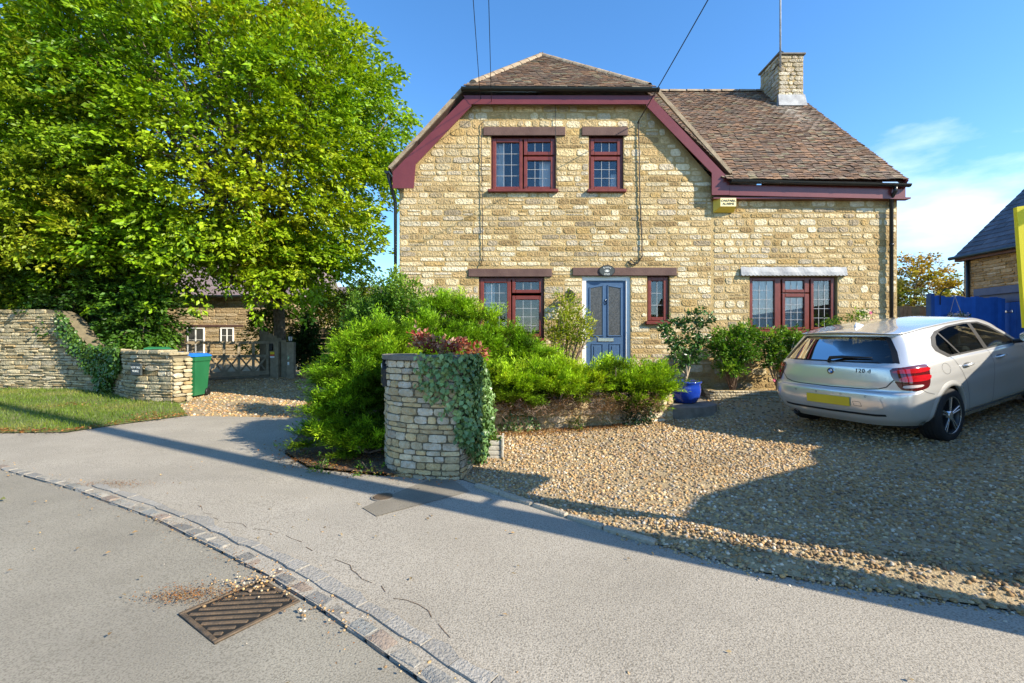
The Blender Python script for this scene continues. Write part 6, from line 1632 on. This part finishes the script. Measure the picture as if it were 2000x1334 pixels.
# ------------------------------------------------------------------ the car
CAGE = [
 [(.14, 0, .25), (.06, 0, .34), (.0, 0, .50), (.012, 0, .65), (.075, 0, .80), (.095, 0, .94), (.13, 0, .985), (.27, 0, 1.15), (.37, 0, 1.315), (.285, 0, 1.352), (.42, 0, 1.378)],
 [(.15, .40, .25), (.07, .42, .34), (.012, .43, .5), (.025, .43, .65), (.085, .42, .8), (.108, .41, .94), (.143, .40, .985), (.283, .37, 1.15), (.383, .34, 1.31), (.297, .33, 1.346), (.46, 0, 1.382)],
 [(.20, .62, .26), (.12, .66, .35), (.055, .68, .5), (.07, .68, .65), (.12, .665, .8), (.148, .65, .94), (.183, .63, .985), (.318, .57, 1.15), (.417, .51, 1.30), (.345, .49, 1.334), (.55, 0, 1.387)],
 [(.33, .74, .26), (.25, .80, .35), (.185, .825, .5), (.195, .825, .65), (.23, .805, .8), (.265, .778, .94), (.295, .748, .985), (.405, .668, 1.15), (.495, .588, 1.295), (.46, .552, 1.333), (.68, 0, 1.392)],
 [(.45, .765, .25), (.43, .845, .35), (.40, .868, .5), (.40, .872, .65), (.42, .858, .8), (.45, .828, .94), (.48, .79, .99), (.56, .702, 1.16), (.64, .617, 1.305), (.64, .56, 1.347), (.82, 0, 1.40)],
 [(.62, .77, .23), (.62, .86, .34), (.62, .88, .5), (.62, .886, .65), (.62, .874, .81), (.65, .838, .945), (.67, .80, .995), (.73, .715, 1.165), (.80, .627, 1.318), (.80, .57, 1.36), (.95, 0, 1.407)],
 [(.88, .77, .21), (.88, .86, .33), (.88, .882, .5), (.88, .889, .65), (.88, .877, .81), (.90, .84, .945), (.91, .803, .995), (.96, .72, 1.17), (1.0, .634, 1.327), (1.0, .577, 1.369), (1.12, 0, 1.413)],
 [(1.25, .77, .19), (1.25, .85, .31), (1.25, .866, .5), (1.25, .878, .65), (1.25, .872, .815), (1.25, .839, .945), (1.25, .804, .992), (1.27, .723, 1.17), (1.3, .638, 1.335), (1.3, .58, 1.377), (1.38, 0, 1.418)],
 [(1.7, .77, .185), (1.7, .845, .305), (1.7, .86, .5), (1.7, .872, .65), (1.7, .869, .815), (1.7, .837, .94), (1.7, .804, .985), (1.7, .725, 1.168), (1.7, .641, 1.338), (1.7, .58, 1.381), (1.72, 0, 1.421)],
 [(2.15, .77, .185), (2.15, .845, .305), (2.15, .86, .5), (2.15, .872, .65), (2.15, .869, .812), (2.15, .836, .935), (2.15, .803, .978), (2.14, .728, 1.155), (2.1, .648, 1.325), (2.08, .585, 1.368), (2.05, 0, 1.414)],
 [(2.55, .77, .185), (2.55, .847, .305), (2.55, .864, .5), (2.55, .875, .65), (2.55, .870, .81), (2.55, .834, .928), (2.56, .80, .97), (2.58, .742, 1.085), (2.50, .675, 1.215), (2.42, .60, 1.275), (2.33, 0, 1.385)],
 [(2.95, .77, .19), (2.95, .853, .31), (2.95, .873, .5), (2.95, .882, .65), (2.95, .868, .805), (2.95, .825, .915), (2.95, .785, .95), (2.93, .75, .985), (2.86, .71, 1.03), (2.74, .56, 1.11), (2.62, 0, 1.27)],
 [(3.4, .77, .2), (3.4, .862, .32), (3.4, .882, .5), (3.4, .884, .65), (3.4, .86, .79), (3.38, .79, .875), (3.3, .70, .91), (3.22, .60, .935), (3.12, .5, .97), (3.0, .35, 1.05), (2.9, 0, 1.12)],
 [(3.9, .70, .2), (3.98, .80, .33), (4.0, .82, .5), (3.96, .81, .64), (3.85, .77, .75), (3.7, .66, .83), (3.55, .55, .875), (3.4, .45, .91), (3.25, .36, .945), (3.15, .2, .985), (3.1, 0, 1.01)],
 [(4.15, .42, .2), (4.26, .45, .33), (4.28, .45, .5), (4.25, .44, .63), (4.14, .40, .735), (3.95, .36, .80), (3.75, .32, .85), (3.55, .28, .89), (3.4, .22, .925), (3.25, .1, .96), (3.18, 0, .985)],
 [(4.2, 0, .2), (4.31, 0, .33), (4.324, 0, .5), (4.29, 0, .63), (4.18, 0, .735), (4.0, 0, .80), (3.8, 0, .85), (3.6, 0, .895), (3.42, 0, .93), (3.3, 0, .955), (3.2, 0, .98)]]
def cr_interp(A, n, ax):
    """Catmull-Rom along axis ax, n samples per span"""
    A = np.moveaxis(A, ax, 0); m = len(A)
    E = np.concatenate([2*A[:1]-A[1:2], A, 2*A[-1:]-A[-2:-1]]); out = []
    for i in range(m-1):
        p0, p1, p2, p3 = E[i], E[i+1], E[i+2], E[i+3]
        for k in range(n):
            t = k/n; T = .42
            m1, m2 = (p2-p0)*T, (p3-p1)*T
            out.append((2*t**3-3*t**2+1)*p1+(t**3-2*t**2+t)*m1+(-2*t**3+3*t**2)*p2+(t**3-t**2)*m2)
    out.append(A[-1]); return np.moveaxis(np.array(out), 0, ax)
def build_car():
    car = thing('parked_car', 'silver white hatchback car parked on the gravel beside the house', 'car', local=True)
    # paint
    PT = mk('car_paint', (.66, .655, .64), .24, var=.02, bump=0, metal=.5, spec=.5, coat=1.0, nscale=2)
    BLK = mk('car_black', (.012, .012, .013), .35, var=.1, bump=0)
    GAP = mk('car_gap', (.02, .02, .02), .7, var=.1, bump=0)
    RED = mk('lamp_red', (.42, .004, .010), .08, (.55, .006, .014), 30, bump=0, spec=.7, coat=.8)
    DRED = mk('lamp_dark_red', (.10, .003, .005), .08, var=.1, bump=0, spec=.7, coat=.8)
    CLR = mk('lamp_clear', (.75, .62, .58), .08, var=.1, bump=0, spec=.7, coat=.8)
    YEL = mk('number_plate', (.62, .46, .03), .4, var=.04, bump=0)
    RUB = mk('tyre', (.018, .018, .019), .8, var=.2, bump=.2, bscale=60)
    RIM = mk('rim_dark', (.06, .062, .066), .35, var=.05, bump=0, metal=.6)
    ALU = mk('rim_bright', (.62, .62, .62), .25, var=.03, bump=0, metal=.9)
    CGL = mk_glass('car_glass', (.42, .48, .46), 1.0, .0)
    INT = mk('car_interior', (.02, .02, .022), .8, var=.2, bump=0)
    # a shelf on top of the rear bumper
    cage2 = []
    for ci, col in enumerate(CAGE):
        a, b = col[3], col[4]; k = .80 if ci < 3 else .66 if ci == 3 else .5
        kz = .24 if ci < 4 else .5
        cage2.append(col[:4]+[(a[0]+(b[0]-a[0])*k, a[1]+(b[1]-a[1])*k, a[2]+(b[2]-a[2])*kz)]+col[4:])
    A = np.array(cage2, float); A = cr_interp(cr_interp(A, 9, 0), 8, 1)
    nc, nr = A.shape[:2]
    v = A.reshape(-1, 3); vm = v*np.array([1, -1, 1])
    quads = [(c*nr+r, c*nr+r+1, (c+1)*nr+r+1, (c+1)*nr+r) for c in range(nc-1) for r in range(nr-1)]
    AX_R, AX_F, WR = .83, 3.52, .317; AR = .365
    DLO = [(1.0, .992), (.84, 1.08), (.83, 1.14), (.92, 1.23), (1.06, 1.285), (1.35, 1.32), (1.75, 1.325), (2.08, 1.305), (2.30, 1.235), (2.55, 1.105), (2.74, .998), (2.72, .975), (1.9, .980)]
    RGL = [(-.66, 1.0), (.66, 1.0), (.60, 1.12), (.50, 1.27), (.46, 1.29), (-.46, 1.29), (-.50, 1.27), (-.60, 1.12)]
    WSH = [(-.70, 1.02), (.70, 1.02), (.58, 1.28), (.50, 1.33), (-.50, 1.33), (-.58, 1.28)]
    def inside(p, poly): return bool(in_poly(np.array([p[0]]), np.array([p[1]]), poly)[0])
    def shrink(poly, k):
        cx, cy = sum(p[0] for p in poly)/len(poly), sum(p[1] for p in poly)/len(poly)
        return [(cx+(p[0]-cx)*k, cy+(p[1]-cy)*k) for p in poly]
    D2, R2, W2 = shrink(DLO, .97), shrink(RGL, .965), shrink(WSH, .97)
    cen = v[np.array(quads)].mean(1); e1 = v[np.array(quads)][:, 2]-v[np.array(quads)][:, 0]; e2 = v[np.array(quads)][:, 3]-v[np.array(quads)][:, 1]
    nrm = unit(np.cross(e1, e2))
    kd = in_poly(cen[:, 0], cen[:, 2], D2) & (np.abs(nrm[:, 1]) > .45)
    kr = in_poly(cen[:, 1], cen[:, 2], R2) & (cen[:, 0] < .6) & (np.abs(nrm[:, 0]) > .3)
    kw = in_poly(cen[:, 1], cen[:, 2], W2) & (cen[:, 0] > 2.0) & (np.abs(nrm[:, 0]) > .2)
    ka = ((np.hypot(cen[:, 0]-AX_R, cen[:, 2]-WR) < AR) | (np.hypot(cen[:, 0]-AX_F, cen[:, 2]-WR) < AR)) & (cen[:, 1] > .55)
    full = BVHTree.FromPolygons([tuple(p) for p in v]+[tuple(p) for p in vm], quads+[tuple(i+len(v) for i in q[::-1]) for q in quads])
    keep = [q for q, d in zip(quads, kd | kr | kw | ka) if not d]
    V = np.concatenate([v, vm]); Fq = np.array(keep+[tuple(i+len(v) for i in q[::-1]) for q in keep])
    me = mesh_data('body', V, Fq, True, None, [PT])
    bm_ = None
    body = obj('body', me, car)
    # weld the mirror seam
    import bmesh
    bm = bmesh.new(); bm.from_mesh(me); bmesh.ops.remove_doubles(bm, verts=bm.verts, dist=.0008)
    bmesh.ops.recalc_face_normals(bm, faces=bm.faces); bm.to_mesh(me); bm.free()
    me.polygons.foreach_set('use_smooth', np.ones(len(me.polygons), bool))
    def proj(kind, a, z, s=1, off=0.0):
        """a point of a flat outline brought onto the body: kind rear (a = y), side (a = x), corner (a = diagonal)"""
        if kind == 'rear': o, d = Vector((-1, a, z)), Vector((1, 0, 0))
        elif kind == 'front': o, d = Vector((6, a, z)), Vector((-1, 0, 0))
        elif kind == 'side': o, d = Vector((a, 2*s, z)), Vector((0, -s, 0))
        else:
            r = .70710678; d = Vector((r, -s*r, 0)); o = Vector((a*r, s*a*r, z))-d*3
        h, n, _, _ = full.ray_cast(o, d)
        if h is None: h = o+d*3; n = -d
        if n.dot(d) > 0: n = -n
        return h+n*off
    def patch(name, kind, poly, mat, parent, s=1, off=.003, step=.035, thick=.0):
        xs = [p[0] for p in poly]; ys = [p[1] for p in poly]
        V2, F2 = grid_clip(poly, steps(min(xs), max(xs), step), steps(min(ys), max(ys), step))
        vv = [proj(kind, p[0], p[1], s, off) for p in V2]
        o = obj(name, mesh_data(name, vv, F2, True, None, [mat]), parent); return o
    def ring(name, kind, poly, w, mat, parent, s=1, off=.004, inner=None):
        inn_ = inner or shrink(poly, 1-w); n = len(poly); mb = MB()
        def dense(pl):
            out = []
            for i in range(n):
                a, b = pl[i], pl[(i+1) % n]
                for k in range(8): out.append((a[0]+(b[0]-a[0])*k/8, a[1]+(b[1]-a[1])*k/8))
            return out
        P1, P2 = dense(poly), dense(inn_); N = len(P1)
        vv = [proj(kind, p[0], p[1], s, off) for p in P1]+[proj(kind, p[0], p[1], s, off) for p in P2]
        f = [(i, (i+1) % N, N+(i+1) % N, N+i) for i in range(N)]
        return obj(name, mesh_data(name, vv, f, True, None, [mat]), parent)
    def line(name, kind, pts, w, mat, parent, s=1, off=.0015, step=.03):
        q = []
        for a, b in zip(pts, pts[1:]):
            n = max(1, int(math.hypot(b[0]-a[0], b[1]-a[1])/step)); q += [(a[0]+(b[0]-a[0])*k/n, a[1]+(b[1]-a[1])*k/n) for k in range(n)]
        q.append(pts[-1]); vv = []
        for i, p in enumerate(q):
            a, b = q[max(0, i-1)], q[min(len(q)-1, i+1)]; dx, dz = b[0]-a[0], b[1]-a[1]; L_ = math.hypot(dx, dz) or 1
            for k in (-1, 1): vv.append(proj(kind, p[0]-dz/L_*w/2*k, p[1]+dx/L_*w/2*k, s, off))
        f = [(2*i, 2*i+1, 2*i+3, 2*i+2) for i in range(len(q)-1)]
        return obj(name, mesh_data(name, vv, f, True, None, [mat]), parent)
    def smoothpoly(pl, n=4):
        A_ = np.array(pl+pl[:3], float); out = []
        for i in range(len(pl)):
            p0, p1, p2, p3 = A_[i-1] if i else A_[len(pl)-1], A_[i], A_[i+1], A_[i+2]
            for k in range(n):
                t = k/n; out.append(tuple(.5*((2*p1)+(-p0+p2)*t+(2*p0-5*p1+4*p2-p3)*t*t+(-p0+3*p1-3*p2+p3)*t**3)))
        return out
    for s, nm in ((1, 'left'), (-1, 'right')):
        # side glass, its black surround and pillars
        ring('window_trim', 'side', shrink(DLO, 1.035), .10, BLK, car, s, .004)
        for a, b in ((0, 1.10), (1.14, 1.84), (1.93, 3.0)):
            pl = clip_half(clip_half(DLO, 0, a, 1), 0, b, -1)
            if len(pl) > 2: patch('side_window', 'side', pl, CGL, car, s, .0015, .05)
        line('pillar', 'side', [(1.26, .985), (1.06, 1.285)], .030, BLK, car, s, .0055)
        patch('pillar', 'side', [(1.85, .985), (1.95, .985), (1.90, 1.32), (1.82, 1.325)], BLK, car, s, .0055)
        # doors: shut lines, handles
        for pts in ([(1.02, .985), (1.10, .84), (1.22, .66), (1.30, .48), (1.32, .30)], [(1.90, .98), (1.93, .8), (1.93, .45), (1.91, .29)], [(2.78, .97), (2.86, .8), (2.87, .45), (2.82, .29)], [(1.32, .30), (1.6, .288), (2.82, .288)]):
            line('door_gap', 'side', pts, .0055, GAP, car, s)
        line('bumper_gap', 'side', [(.30, .70), (.36, .66), (.48, .625)], .0055, GAP, car, s)
        line('door_crease', 'side', [(.45, .868), (1.0, .866), (1.9, .860), (2.9, .845)], .008, PT, car, s, .003)
        for xh in (1.16, 2.0):
            hp = proj('side', xh+.11, .862, s, 0); mb = MB()
            mb.tube([(xh+.01, hp.y+s*.004, .858), (xh+.04, hp.y+s*.032, .862), (xh+.11, hp.y+s*.04, .865), (xh+.18, hp.y+s*.032, .865), (xh+.21, hp.y+s*.004, .862)], [.012, .015, .016, .015, .012], 8)
            mb.build('door_handle', PT, car, smooth=True)
            el = [(xh+.11+.09*math.cos(t), .858+.026*math.sin(t)) for t in [i*math.pi/8 for i in range(16)]]
            patch('handle_recess', 'side', el, RIM, car, s, .0012)
        # sill
        patch('sill', 'side', [(1.24, .205), (3.12, .205), (3.12, .275), (1.24, .275)], PT, car, s, .010, .08)
        # tail lamp
        lp = smoothpoly([(.535, .925), (.66, .955), (.85, .965), (.915, .945), (.92, .85), (.895, .735), (.82, .70), (.66, .70), (.59, .74)], 3)
        tl = patch('tail_lamp', 'corner', lp, DRED, car, s, .010, .02)
        rg = ring('lens_edge', 'corner', lp, .05, DRED, tl, s, .004)
        for z0, z1, x0, x1 in ((.888, .935, .56, .905), (.795, .858, .60, .905)):
            patch('red_band', 'corner', smoothpoly([(x0, z0+.008), (x0+.05, z1-.004), (x1, z1), (x1, z0+.010), ((x0+x1)/2, z0)], 3), RED, tl, s, .014, .02)
        patch('clear_band', 'corner', smoothpoly([(.64, .728), (.80, .735), (.81, .758), (.645, .757)], 3), CLR, tl, s, .014, .02)
        # wheel arch lips
        for ax in (AX_R, AX_F):
            mb = []; N = 40; fa = []
            for i in range(N+1):
                th = math.radians(-2+184*i/N)
                for rr_, of in ((AR+.05, .001), (AR+.02, .012), (AR-.012, .012), (AR-.014, -.03)):
                    x_, z_ = ax+math.cos(th)*rr_, WR+math.sin(th)*rr_
                    zc = max(z_, .215); p = proj('side', min(max(x_, .3), 4.1), zc, s, of); mb.append(Vector((x_, p.y, zc)))
            fa = [(i*4+k, i*4+k+1, i*4+k+5, i*4+k+4) for i in range(N) for k in range(3)]
            obj('wheel_arch', mesh_data('wheel_arch', mb, fa, True, None, [PT]), car)
            MB().lathe((ax, s*.86, WR), [(AR+.01, 0), (AR+.01, -.34), (.0, -.34)] if s > 0 else [(AR+.01, 0), (AR+.01, .34), (0, .34)], 36, (0, 1, 0), a0=math.pi-.05, a1=2*math.pi+.05).build('arch_liner', INT, car, smooth=True)
        # mirror
        mb = MB(); mc = Vector((2.70, s*.97, 1.045))
        mb.lathe(mc, [(.0, -.125), (.05, -.12), (.075, -.07), (.08, .0), (.07, .07), (.04, .11), (0, .115)], 18, (0, 1, 0)); mb.v = [(mc.x+(x-mc.x)*(.75 if x > mc.x else .45), y, z) for x, y, z in mb.v]
        mm = mb.build('door_mirror', PT, car, smooth=True)
        gm = [(mc.x-.0375, mc.y+.105*math.cos(t), mc.z+.062*math.sin(t)) for t in [i*math.pi/10 for i in range(20)]]
        MB().prism(gm, (-.004, 0, 0)).build('mirror_glass', M['metal'], mm)
        MB().tube([(2.70, s*.80, .985), (2.70, s*.88, 1.0)], .03, 8).build('mirror_arm', BLK, mm)
        # wheels
        for ax in (AX_R, AX_F):
            w = bpy.data.objects.new('wheel', None); link(w, car); yc = s*.775
            n_ = 56
            prof = [(.205, -.10), (.225, -.112), (.285, -.113), (.308, -.100), (.317, -.075), (.317, -.045), (.310, -.042), (.310, -.036), (.317, -.033), (.317, -.004), (.310, -.002), (.310, .004), (.317, .006), (.317, .033), (.310, .036), (.310, .042), (.317, .045), (.317, .075), (.308, .100), (.285, .113), (.225, .112), (.205, .10)]
            MB().lathe((ax, yc, WR), prof, n_, (0, 1, 0)).build('tyre', RUB, w, auto=50)
            yo = yc+s*.105
            MB().lathe((ax, yc, WR), [(.205, -s*.10), (.20, s*.02), (.205, s*.09), (.218, s*.105), (.222, s*.113)], n_, (0, 1, 0)).build('rim', RIM, w, smooth=True)
            MB().lathe((ax, yc, WR), [(.0, s*.0), (.20, s*.0)], 32, (0, 1, 0)).build('brake_disc', RIM, w)
            MB().lathe((ax, yo, WR), [(.213, 0), (.217, s*.006), (.222, 0)], n_, (0, 1, 0)).build('rim_edge', ALU, w, smooth=True)
            sp = MB(); spd = MB()
            for k in range(5):
                th = 2*math.pi*k/5+.28
                for q in (-1, 1):
                    a0, a1 = th+q*.16, th+q*.105
                    p = Vector((ax+math.cos(a0)*.05, yo-s*.012, WR+math.sin(a0)*.05)); r_ = Vector((ax+math.cos(a1)*.212, yo-s*.006, WR+math.sin(a1)*.212)); d_ = r_-p
                    sp.obox((p+r_)/2, d_, (0, 1, 0), d_.cross(Vector((0, 1, 0))), d_.length, .012, .016, bev=.003)
                    spd.obox((p+r_)/2-Vector((0, s*.02, 0)), d_, (0, 1, 0), d_.cross(Vector((0, 1, 0))), d_.length, .03, .03)
            sp.build('spokes', ALU, w); spd.build('spoke_backs', RIM, w)
            MB().lathe((ax, yo, WR), [(0, s*.008), (.03, s*.006), (.048, -s*.004), (.06, -s*.03)], 20, (0, 1, 0)).build('hub_cap', ALU, w, smooth=True)
    # rear glass, trim, lamp, wiper
    ring('window_trim', 'rear', shrink(RGL, 1.03), .085, BLK, car, 1, .004)
    patch('rear_window', 'rear', RGL, CGL, car, 1, .0015, .05)
    patch('brake_light', 'rear', [(-.17, 1.335), (.17, 1.335), (.165, 1.352), (-.165, 1.352)], DRED, car, 1, .004, .04)
    patch('windscreen', 'front', WSH, CGL, car, 1, .002, .06)
    # tailgate shut line, bumper details
    line('tailgate_gap', 'rear', [(-.665, .82), (-.60, .735), (-.52, .705), (-.40, .694), (0, .688), (.40, .694), (.52, .705), (.60, .735), (.665, .82)], .011, GAP, car, 1, .002)
    line('tailgate_crease', 'rear', [(-.50, .955), (0, .962), (.50, .955)], .014, PT, car, 1, .006)
    patch('bumper_recess', 'rear', smoothpoly([(-.50, .455), (.50, .455), (.56, .60), (.50, .63), (-.50, .63), (-.56, .60)], 3), PT, car, 1, .008, .05)
    line('bumper_strip', 'rear', [(-.60, .405), (-.5, .395), (0, .39), (.5, .395), (.60, .405)], .026, BLK, car, 1, .005)
    MB().box((proj('rear', 0, .535).x-.022, -.26, .48), (proj('rear', 0, .535).x-.010, .26, .59), bev=.003).build('number_plate', YEL, car)
    tc_ = [(-.38, .495), (-.30, .495), (-.285, .545), (-.365, .545)]
    line('towing_cover', 'rear', tc_+[tc_[0]], .004, GAP, car, 1, .010)
    for yy in (-.42, -.15, .15, .42):
        c_ = proj('rear', yy, .615, 1, .009); MB().lathe(c_, [(.008, 0), (.010, .002), (.0115, 0)], 12, (-1, 0, 0)).build('parking_sensor', RIM, car)
    MB().lathe((.10, .50, .285), [(.032, .16), (.034, .0), (.030, -.004), (.026, .0), (.026, .16)], 18, (1, 0, 0)).build('exhaust', RIM, car, smooth=True)
    wb = proj('rear', .05, 1.0, 1, .02); we = proj('rear', -.42, 1.045, 1, .022); wm = proj('rear', -.10, 1.04, 1, .03)
    mb = MB(); mb.tube([wb-Vector((0, 0, .02)), wb+Vector((-.01, -.03, .035)), wm, wm.lerp(we, .5), we], [.022, .022, .018, .012, .007], 8); mb.build('wiper', BLK, car, smooth=True)
    # badge and lettering
    bc = proj('rear', 0, .885, 1, .004); bn = Vector((-1, 0, .14)).normalized(); bu = Vector((.14, 0, 1)).normalized(); brt = Vector((0, -1, 0))
    bd = bpy.data.objects.new('badge', None); link(bd, car)
    MB().lathe(bc, [(0, .004), (.036, .004), (.041, .006), (.044, .0), (.044, -.006)], 32, bn).build('badge_ring', M['metal'], bd, smooth=True)
    MB().lathe(bc, [(.0, .0075), (.038, .0075)], 32, bn).build('badge_band', BLK, bd)
    for k in range(4):
        pts = [bc+bn*.0085]+[bc+bn*.0085+(brt*math.cos(t)+bu*math.sin(t))*.025 for t in [math.pi/2*k+math.pi/2*i/6 for i in range(7)]]
        MB().add(pts, [(0, i+1, i+2) for i in range(6)]).build('badge_quarter', M['white'] if k % 2 == 0 else M['bin_lid'], bd)
    tx = proj('rear', -.36, .905, 1, .004)
    text('120 d', .066, tx, (.06, -1, 0), (.12, 0, 1), ALU if False else BLK, car, 'model_lettering', .002, spacing=1.12)
    # roof aerial fin
    fz0 = full.ray_cast(Vector((.72, 0, 3)), Vector((0, 0, -1)))[0].z
    MB().add([(.62, 0, fz0-.004), (.80, .022, fz0), (.80, -.022, fz0), (.66, 0, fz0+.055), (.63, .012, fz0), (.63, -.012, fz0), (.84, 0, fz0+.004)], [(3, 4, 1), (3, 2, 5), (3, 1, 6), (3, 6, 2), (3, 5, 4)]).build('aerial_fin', PT, car)
    # fuel flap
    line('fuel_flap', 'side', [(.80+.085*math.cos(t)*(1.0), .875+.062*math.sin(t)) for t in [i*math.pi/12 for i in range(25)]], .004, GAP, car, -1)
    # floor, seats
    MB().box((.40, -.70, .20), (3.9, .70, .24)).build('floor', INT, car)
    mb = MB()
    for x_, ys in ((.95, (-.38, 0, .38)), (2.0, (-.37, .37))):
        for y_ in ys:
            mb.box((x_, y_-.2, .4), (x_+.16, y_+.2, .98), bev=.05); mb.box((x_+.02, y_-.12, 1.0), (x_+.1, y_+.12, 1.16), bev=.03); mb.box((x_+.1, y_-.22, .3), (x_+.6, y_+.22, .5), bev=.04)
    mb.build('seats', INT, car, auto=40)
    MB().box((2.55, -.68, .6), (2.95, .68, .93), bev=.05).build('dashboard', INT, car)
    MB().lathe((2.5, -.37, .95), [(.16, -.012), (.185, 0), (.16, .012)], 24, (1, 0, .5)).build('steering_wheel', INT, car)
    return car
CAR = build_car()
# stand it on the slope: four wheel contact points
hd = math.radians(66); fw = Vector((math.sin(hd), math.cos(hd), 0)); lf_ = Vector((-fw.y, fw.x, 0))
RRW = Vector((5.15, 5.46, 0))
axle = RRW+lf_*.775
def gz_(p): return hzf(p.x, p.y)+.035
c_rr, c_rl = axle-lf_*.775, axle+lf_*.775; c_fr, c_fl = c_rr+fw*2.69, c_rl+fw*2.69
zs_ = {k: gz_(p) for k, p in (('rr', c_rr), ('rl', c_rl), ('fr', c_fr), ('fl', c_fl))}
X_ = (fw*2.69+Z3*((zs_['fr']+zs_['fl'])/2-(zs_['rr']+zs_['rl'])/2)).normalized()
Y_ = (lf_*1.55+Z3*((zs_['rl']+zs_['fl'])/2-(zs_['rr']+zs_['fr'])/2)).normalized()
Zc = X_.cross(Y_).normalized(); Y_ = Zc.cross(X_)
mcar = Matrix((X_, Y_, Zc)).transposed().to_4x4()
org = Vector((axle.x, axle.y, (zs_['rr']+zs_['rl'])/2))
mcar.translation = org-(mcar.to_3x3() @ Vector((.83, 0, 0)))
CAR.matrix_world = mcar
# ------------------------------------------------------------------ grass, fallen leaves, litter
def grass(name, label, poly, dens, hgt, cols, off=.03, seed=0, extra=None):
    p = scatter(poly, dens, off, extra); n = len(p)
    d = rng.normal(0, .35, (n, 3)); d[:, 2] = 1; d = unit(d); nn = rng.normal(0, 1, (n, 3))
    v, f, t = leaf_mesh(p, d, nn, hgt*rng.uniform(.4, 1.4, n), .008*rng.uniform(.6, 1.4, n), np.clip(pal_tint(p, cols, 2.2, seed)*(1+rng.normal(0, .2, (n, 1))), .01, 1), .1)
    o = obj(name, mesh_data(name, v, f, False, t, [M['leaf']])); o['kind'] = 'stuff'; return tag(o, label, 'grass')
GR = [(.06, .11, .012), (.10, .17, .016), (.14, .21, .02), (.24, .23, .06), (.32, .27, .12)]
grass('grass', 'short grass on the verge in front of the boundary wall', [(-17, 11.2)]+VERGE[1:]+[(-7.0, 9.6), (-7.4, 10.0), (-8.6, 10.7), (-9.7, 11.4), (-10.9, 12.05), (-12.2, 12.45), (-17, 12.7)], 900, .075, GR, extra=lambda x, y: x > -1.2*y)
DEAD = np.array([(.32, .12, .03), (.40, .18, .05), (.28, .16, .07), (.42, .28, .12), (.22, .10, .04)])
def litter(name, label, pts, ll, kind='stuff', pal=DEAD, off=.03):
    n = len(pts); z = hz(pts[:, 0], pts[:, 1])+off+rng.uniform(0, .012, n); p = np.column_stack([pts, z])
    d = rng.normal(0, 1, (n, 3)); d[:, 2] *= .15; nn = rng.normal(0, .35, (n, 3)); nn[:, 2] += 1
    v, f, t = leaf_mesh(p, d, nn, ll*rng.uniform(.5, 1.4, n), ll*.6*rng.uniform(.4, 1.2, n), pal[rng.integers(0, len(pal), n)]*rng.uniform(.7, 1.2, (n, 1)), .3)
    o = obj(name, mesh_data(name, v, f, False, t, [M['leaf']])); o['kind'] = kind; return tag(o, label, 'leaf litter')
def along(pts, n, s):
    pts = np.array(pts); L_ = np.linalg.norm(np.diff(pts, axis=0), axis=1); c = np.concatenate([[0], np.cumsum(L_)]); t = rng.uniform(0, c[-1], n)
    return np.stack([np.interp(t, c, pts[:, 0]), np.interp(t, c, pts[:, 1])], -1)+rng.normal(0, s, (n, 2))
litter('leaf_litter', 'brown fallen leaves along the edge of the verge', np.concatenate([along(VERGE[2:], 900, .10), np.array([-6.6, 8.4])+rng.normal(0, [.25, .2], (120, 2)), np.array([-9.2, 9.6])+rng.normal(0, [.3, .2], (90, 2))]), .05, off=.06)
litter('leaf_litter', 'brown needles and leaves under the retaining wall', along([(-.3, 6.42), (.3, 6.45), (1.2, 6.62), (1.7, 6.75)], 1500, .09), .028, off=.045)
litter('leaf_litter', 'leaf crumbs in the bed under the juniper', np.concatenate([along(BED[1:], 900, .12), along([(-2.4, 5.5), (-1.7, 5.3)], 900, .2)]), .03, off=.06)
litter('leaf_litter', 'rusty seeds and crumbs drifted against the kerb and drain', np.concatenate([np.array([-1.85, 2.62])+rng.normal(0, [.13, .05], (900, 2)), np.array([-4.05, 4.62])+rng.normal(0, [.22, .06], (500, 2)), along(SETT[3:9], 500, .06)]), .012, off=.022)
litter('leaf_litter', 'dry straws and leaf scraps on the road and pavement', np.stack([rng.uniform(-5, 2.0, 130), rng.uniform(1.5, 5.6, 130)], -1), .03, off=.022, pal=np.array([(.45, .33, .17), (.36, .24, .12), (.30, .19, .09)]))
for i in range(1):
    o = litter('fallen_leaf', 'single yellow green leaf on the road at the left edge of the picture', np.array([[-4.75, 4.22]]), .11, 'thing', np.array([(.35, .33, .05)]), .01); o['category'] = 'leaf'

# shadow caster outside the frame: an added wall shaped to the gravel shade
def caster_wall(name, label, us, s0, mat='drystone', thick=.35):
    """us: (u, shadow end s) pairs; the wall stands at s0 with the height that throws its shadow that far"""
    t = thing(name, label, 'wall', tuple(at_us((us[0][0]+us[-1][0])/2, s0))); mb = MB()
    for (u0, e0), (u1, e1) in zip(us, us[1:]):
        if abs(u1-u0) < 1e-6: continue
        a, b = at_us(u0, s0), at_us(u1, s0); n = az_h*thick
        za, zb = [(e-s0)*tan_el+.12 for e in (e0, e1)]
        v = [a, b, Vector((b.x, b.y, zb)), Vector((a.x, a.y, za))]; v += [p+n for p in v]
        mb.add([Vector(p)-Vector((0, 0, .2 if i % 4 < 2 else 0)) for i, p in enumerate(v)], [(0, 1, 2, 3), (5, 4, 7, 6), (3, 2, 6, 7), (1, 5, 6, 2), (4, 0, 3, 7)], (.5, .42, .3))
    mb.build('body', M[mat], t); return t

caster_wall('shadow_wall', 'unseen wall added outside the picture to cast the shade on the gravel', [(3.64, .15), (3.80, .52), (4.3, .50), (5.0, .10), (5.80, -.42), (6.3, -.35), (7.2, -.75), (9.5, -.45), (10.3, -.4)], -4.2)
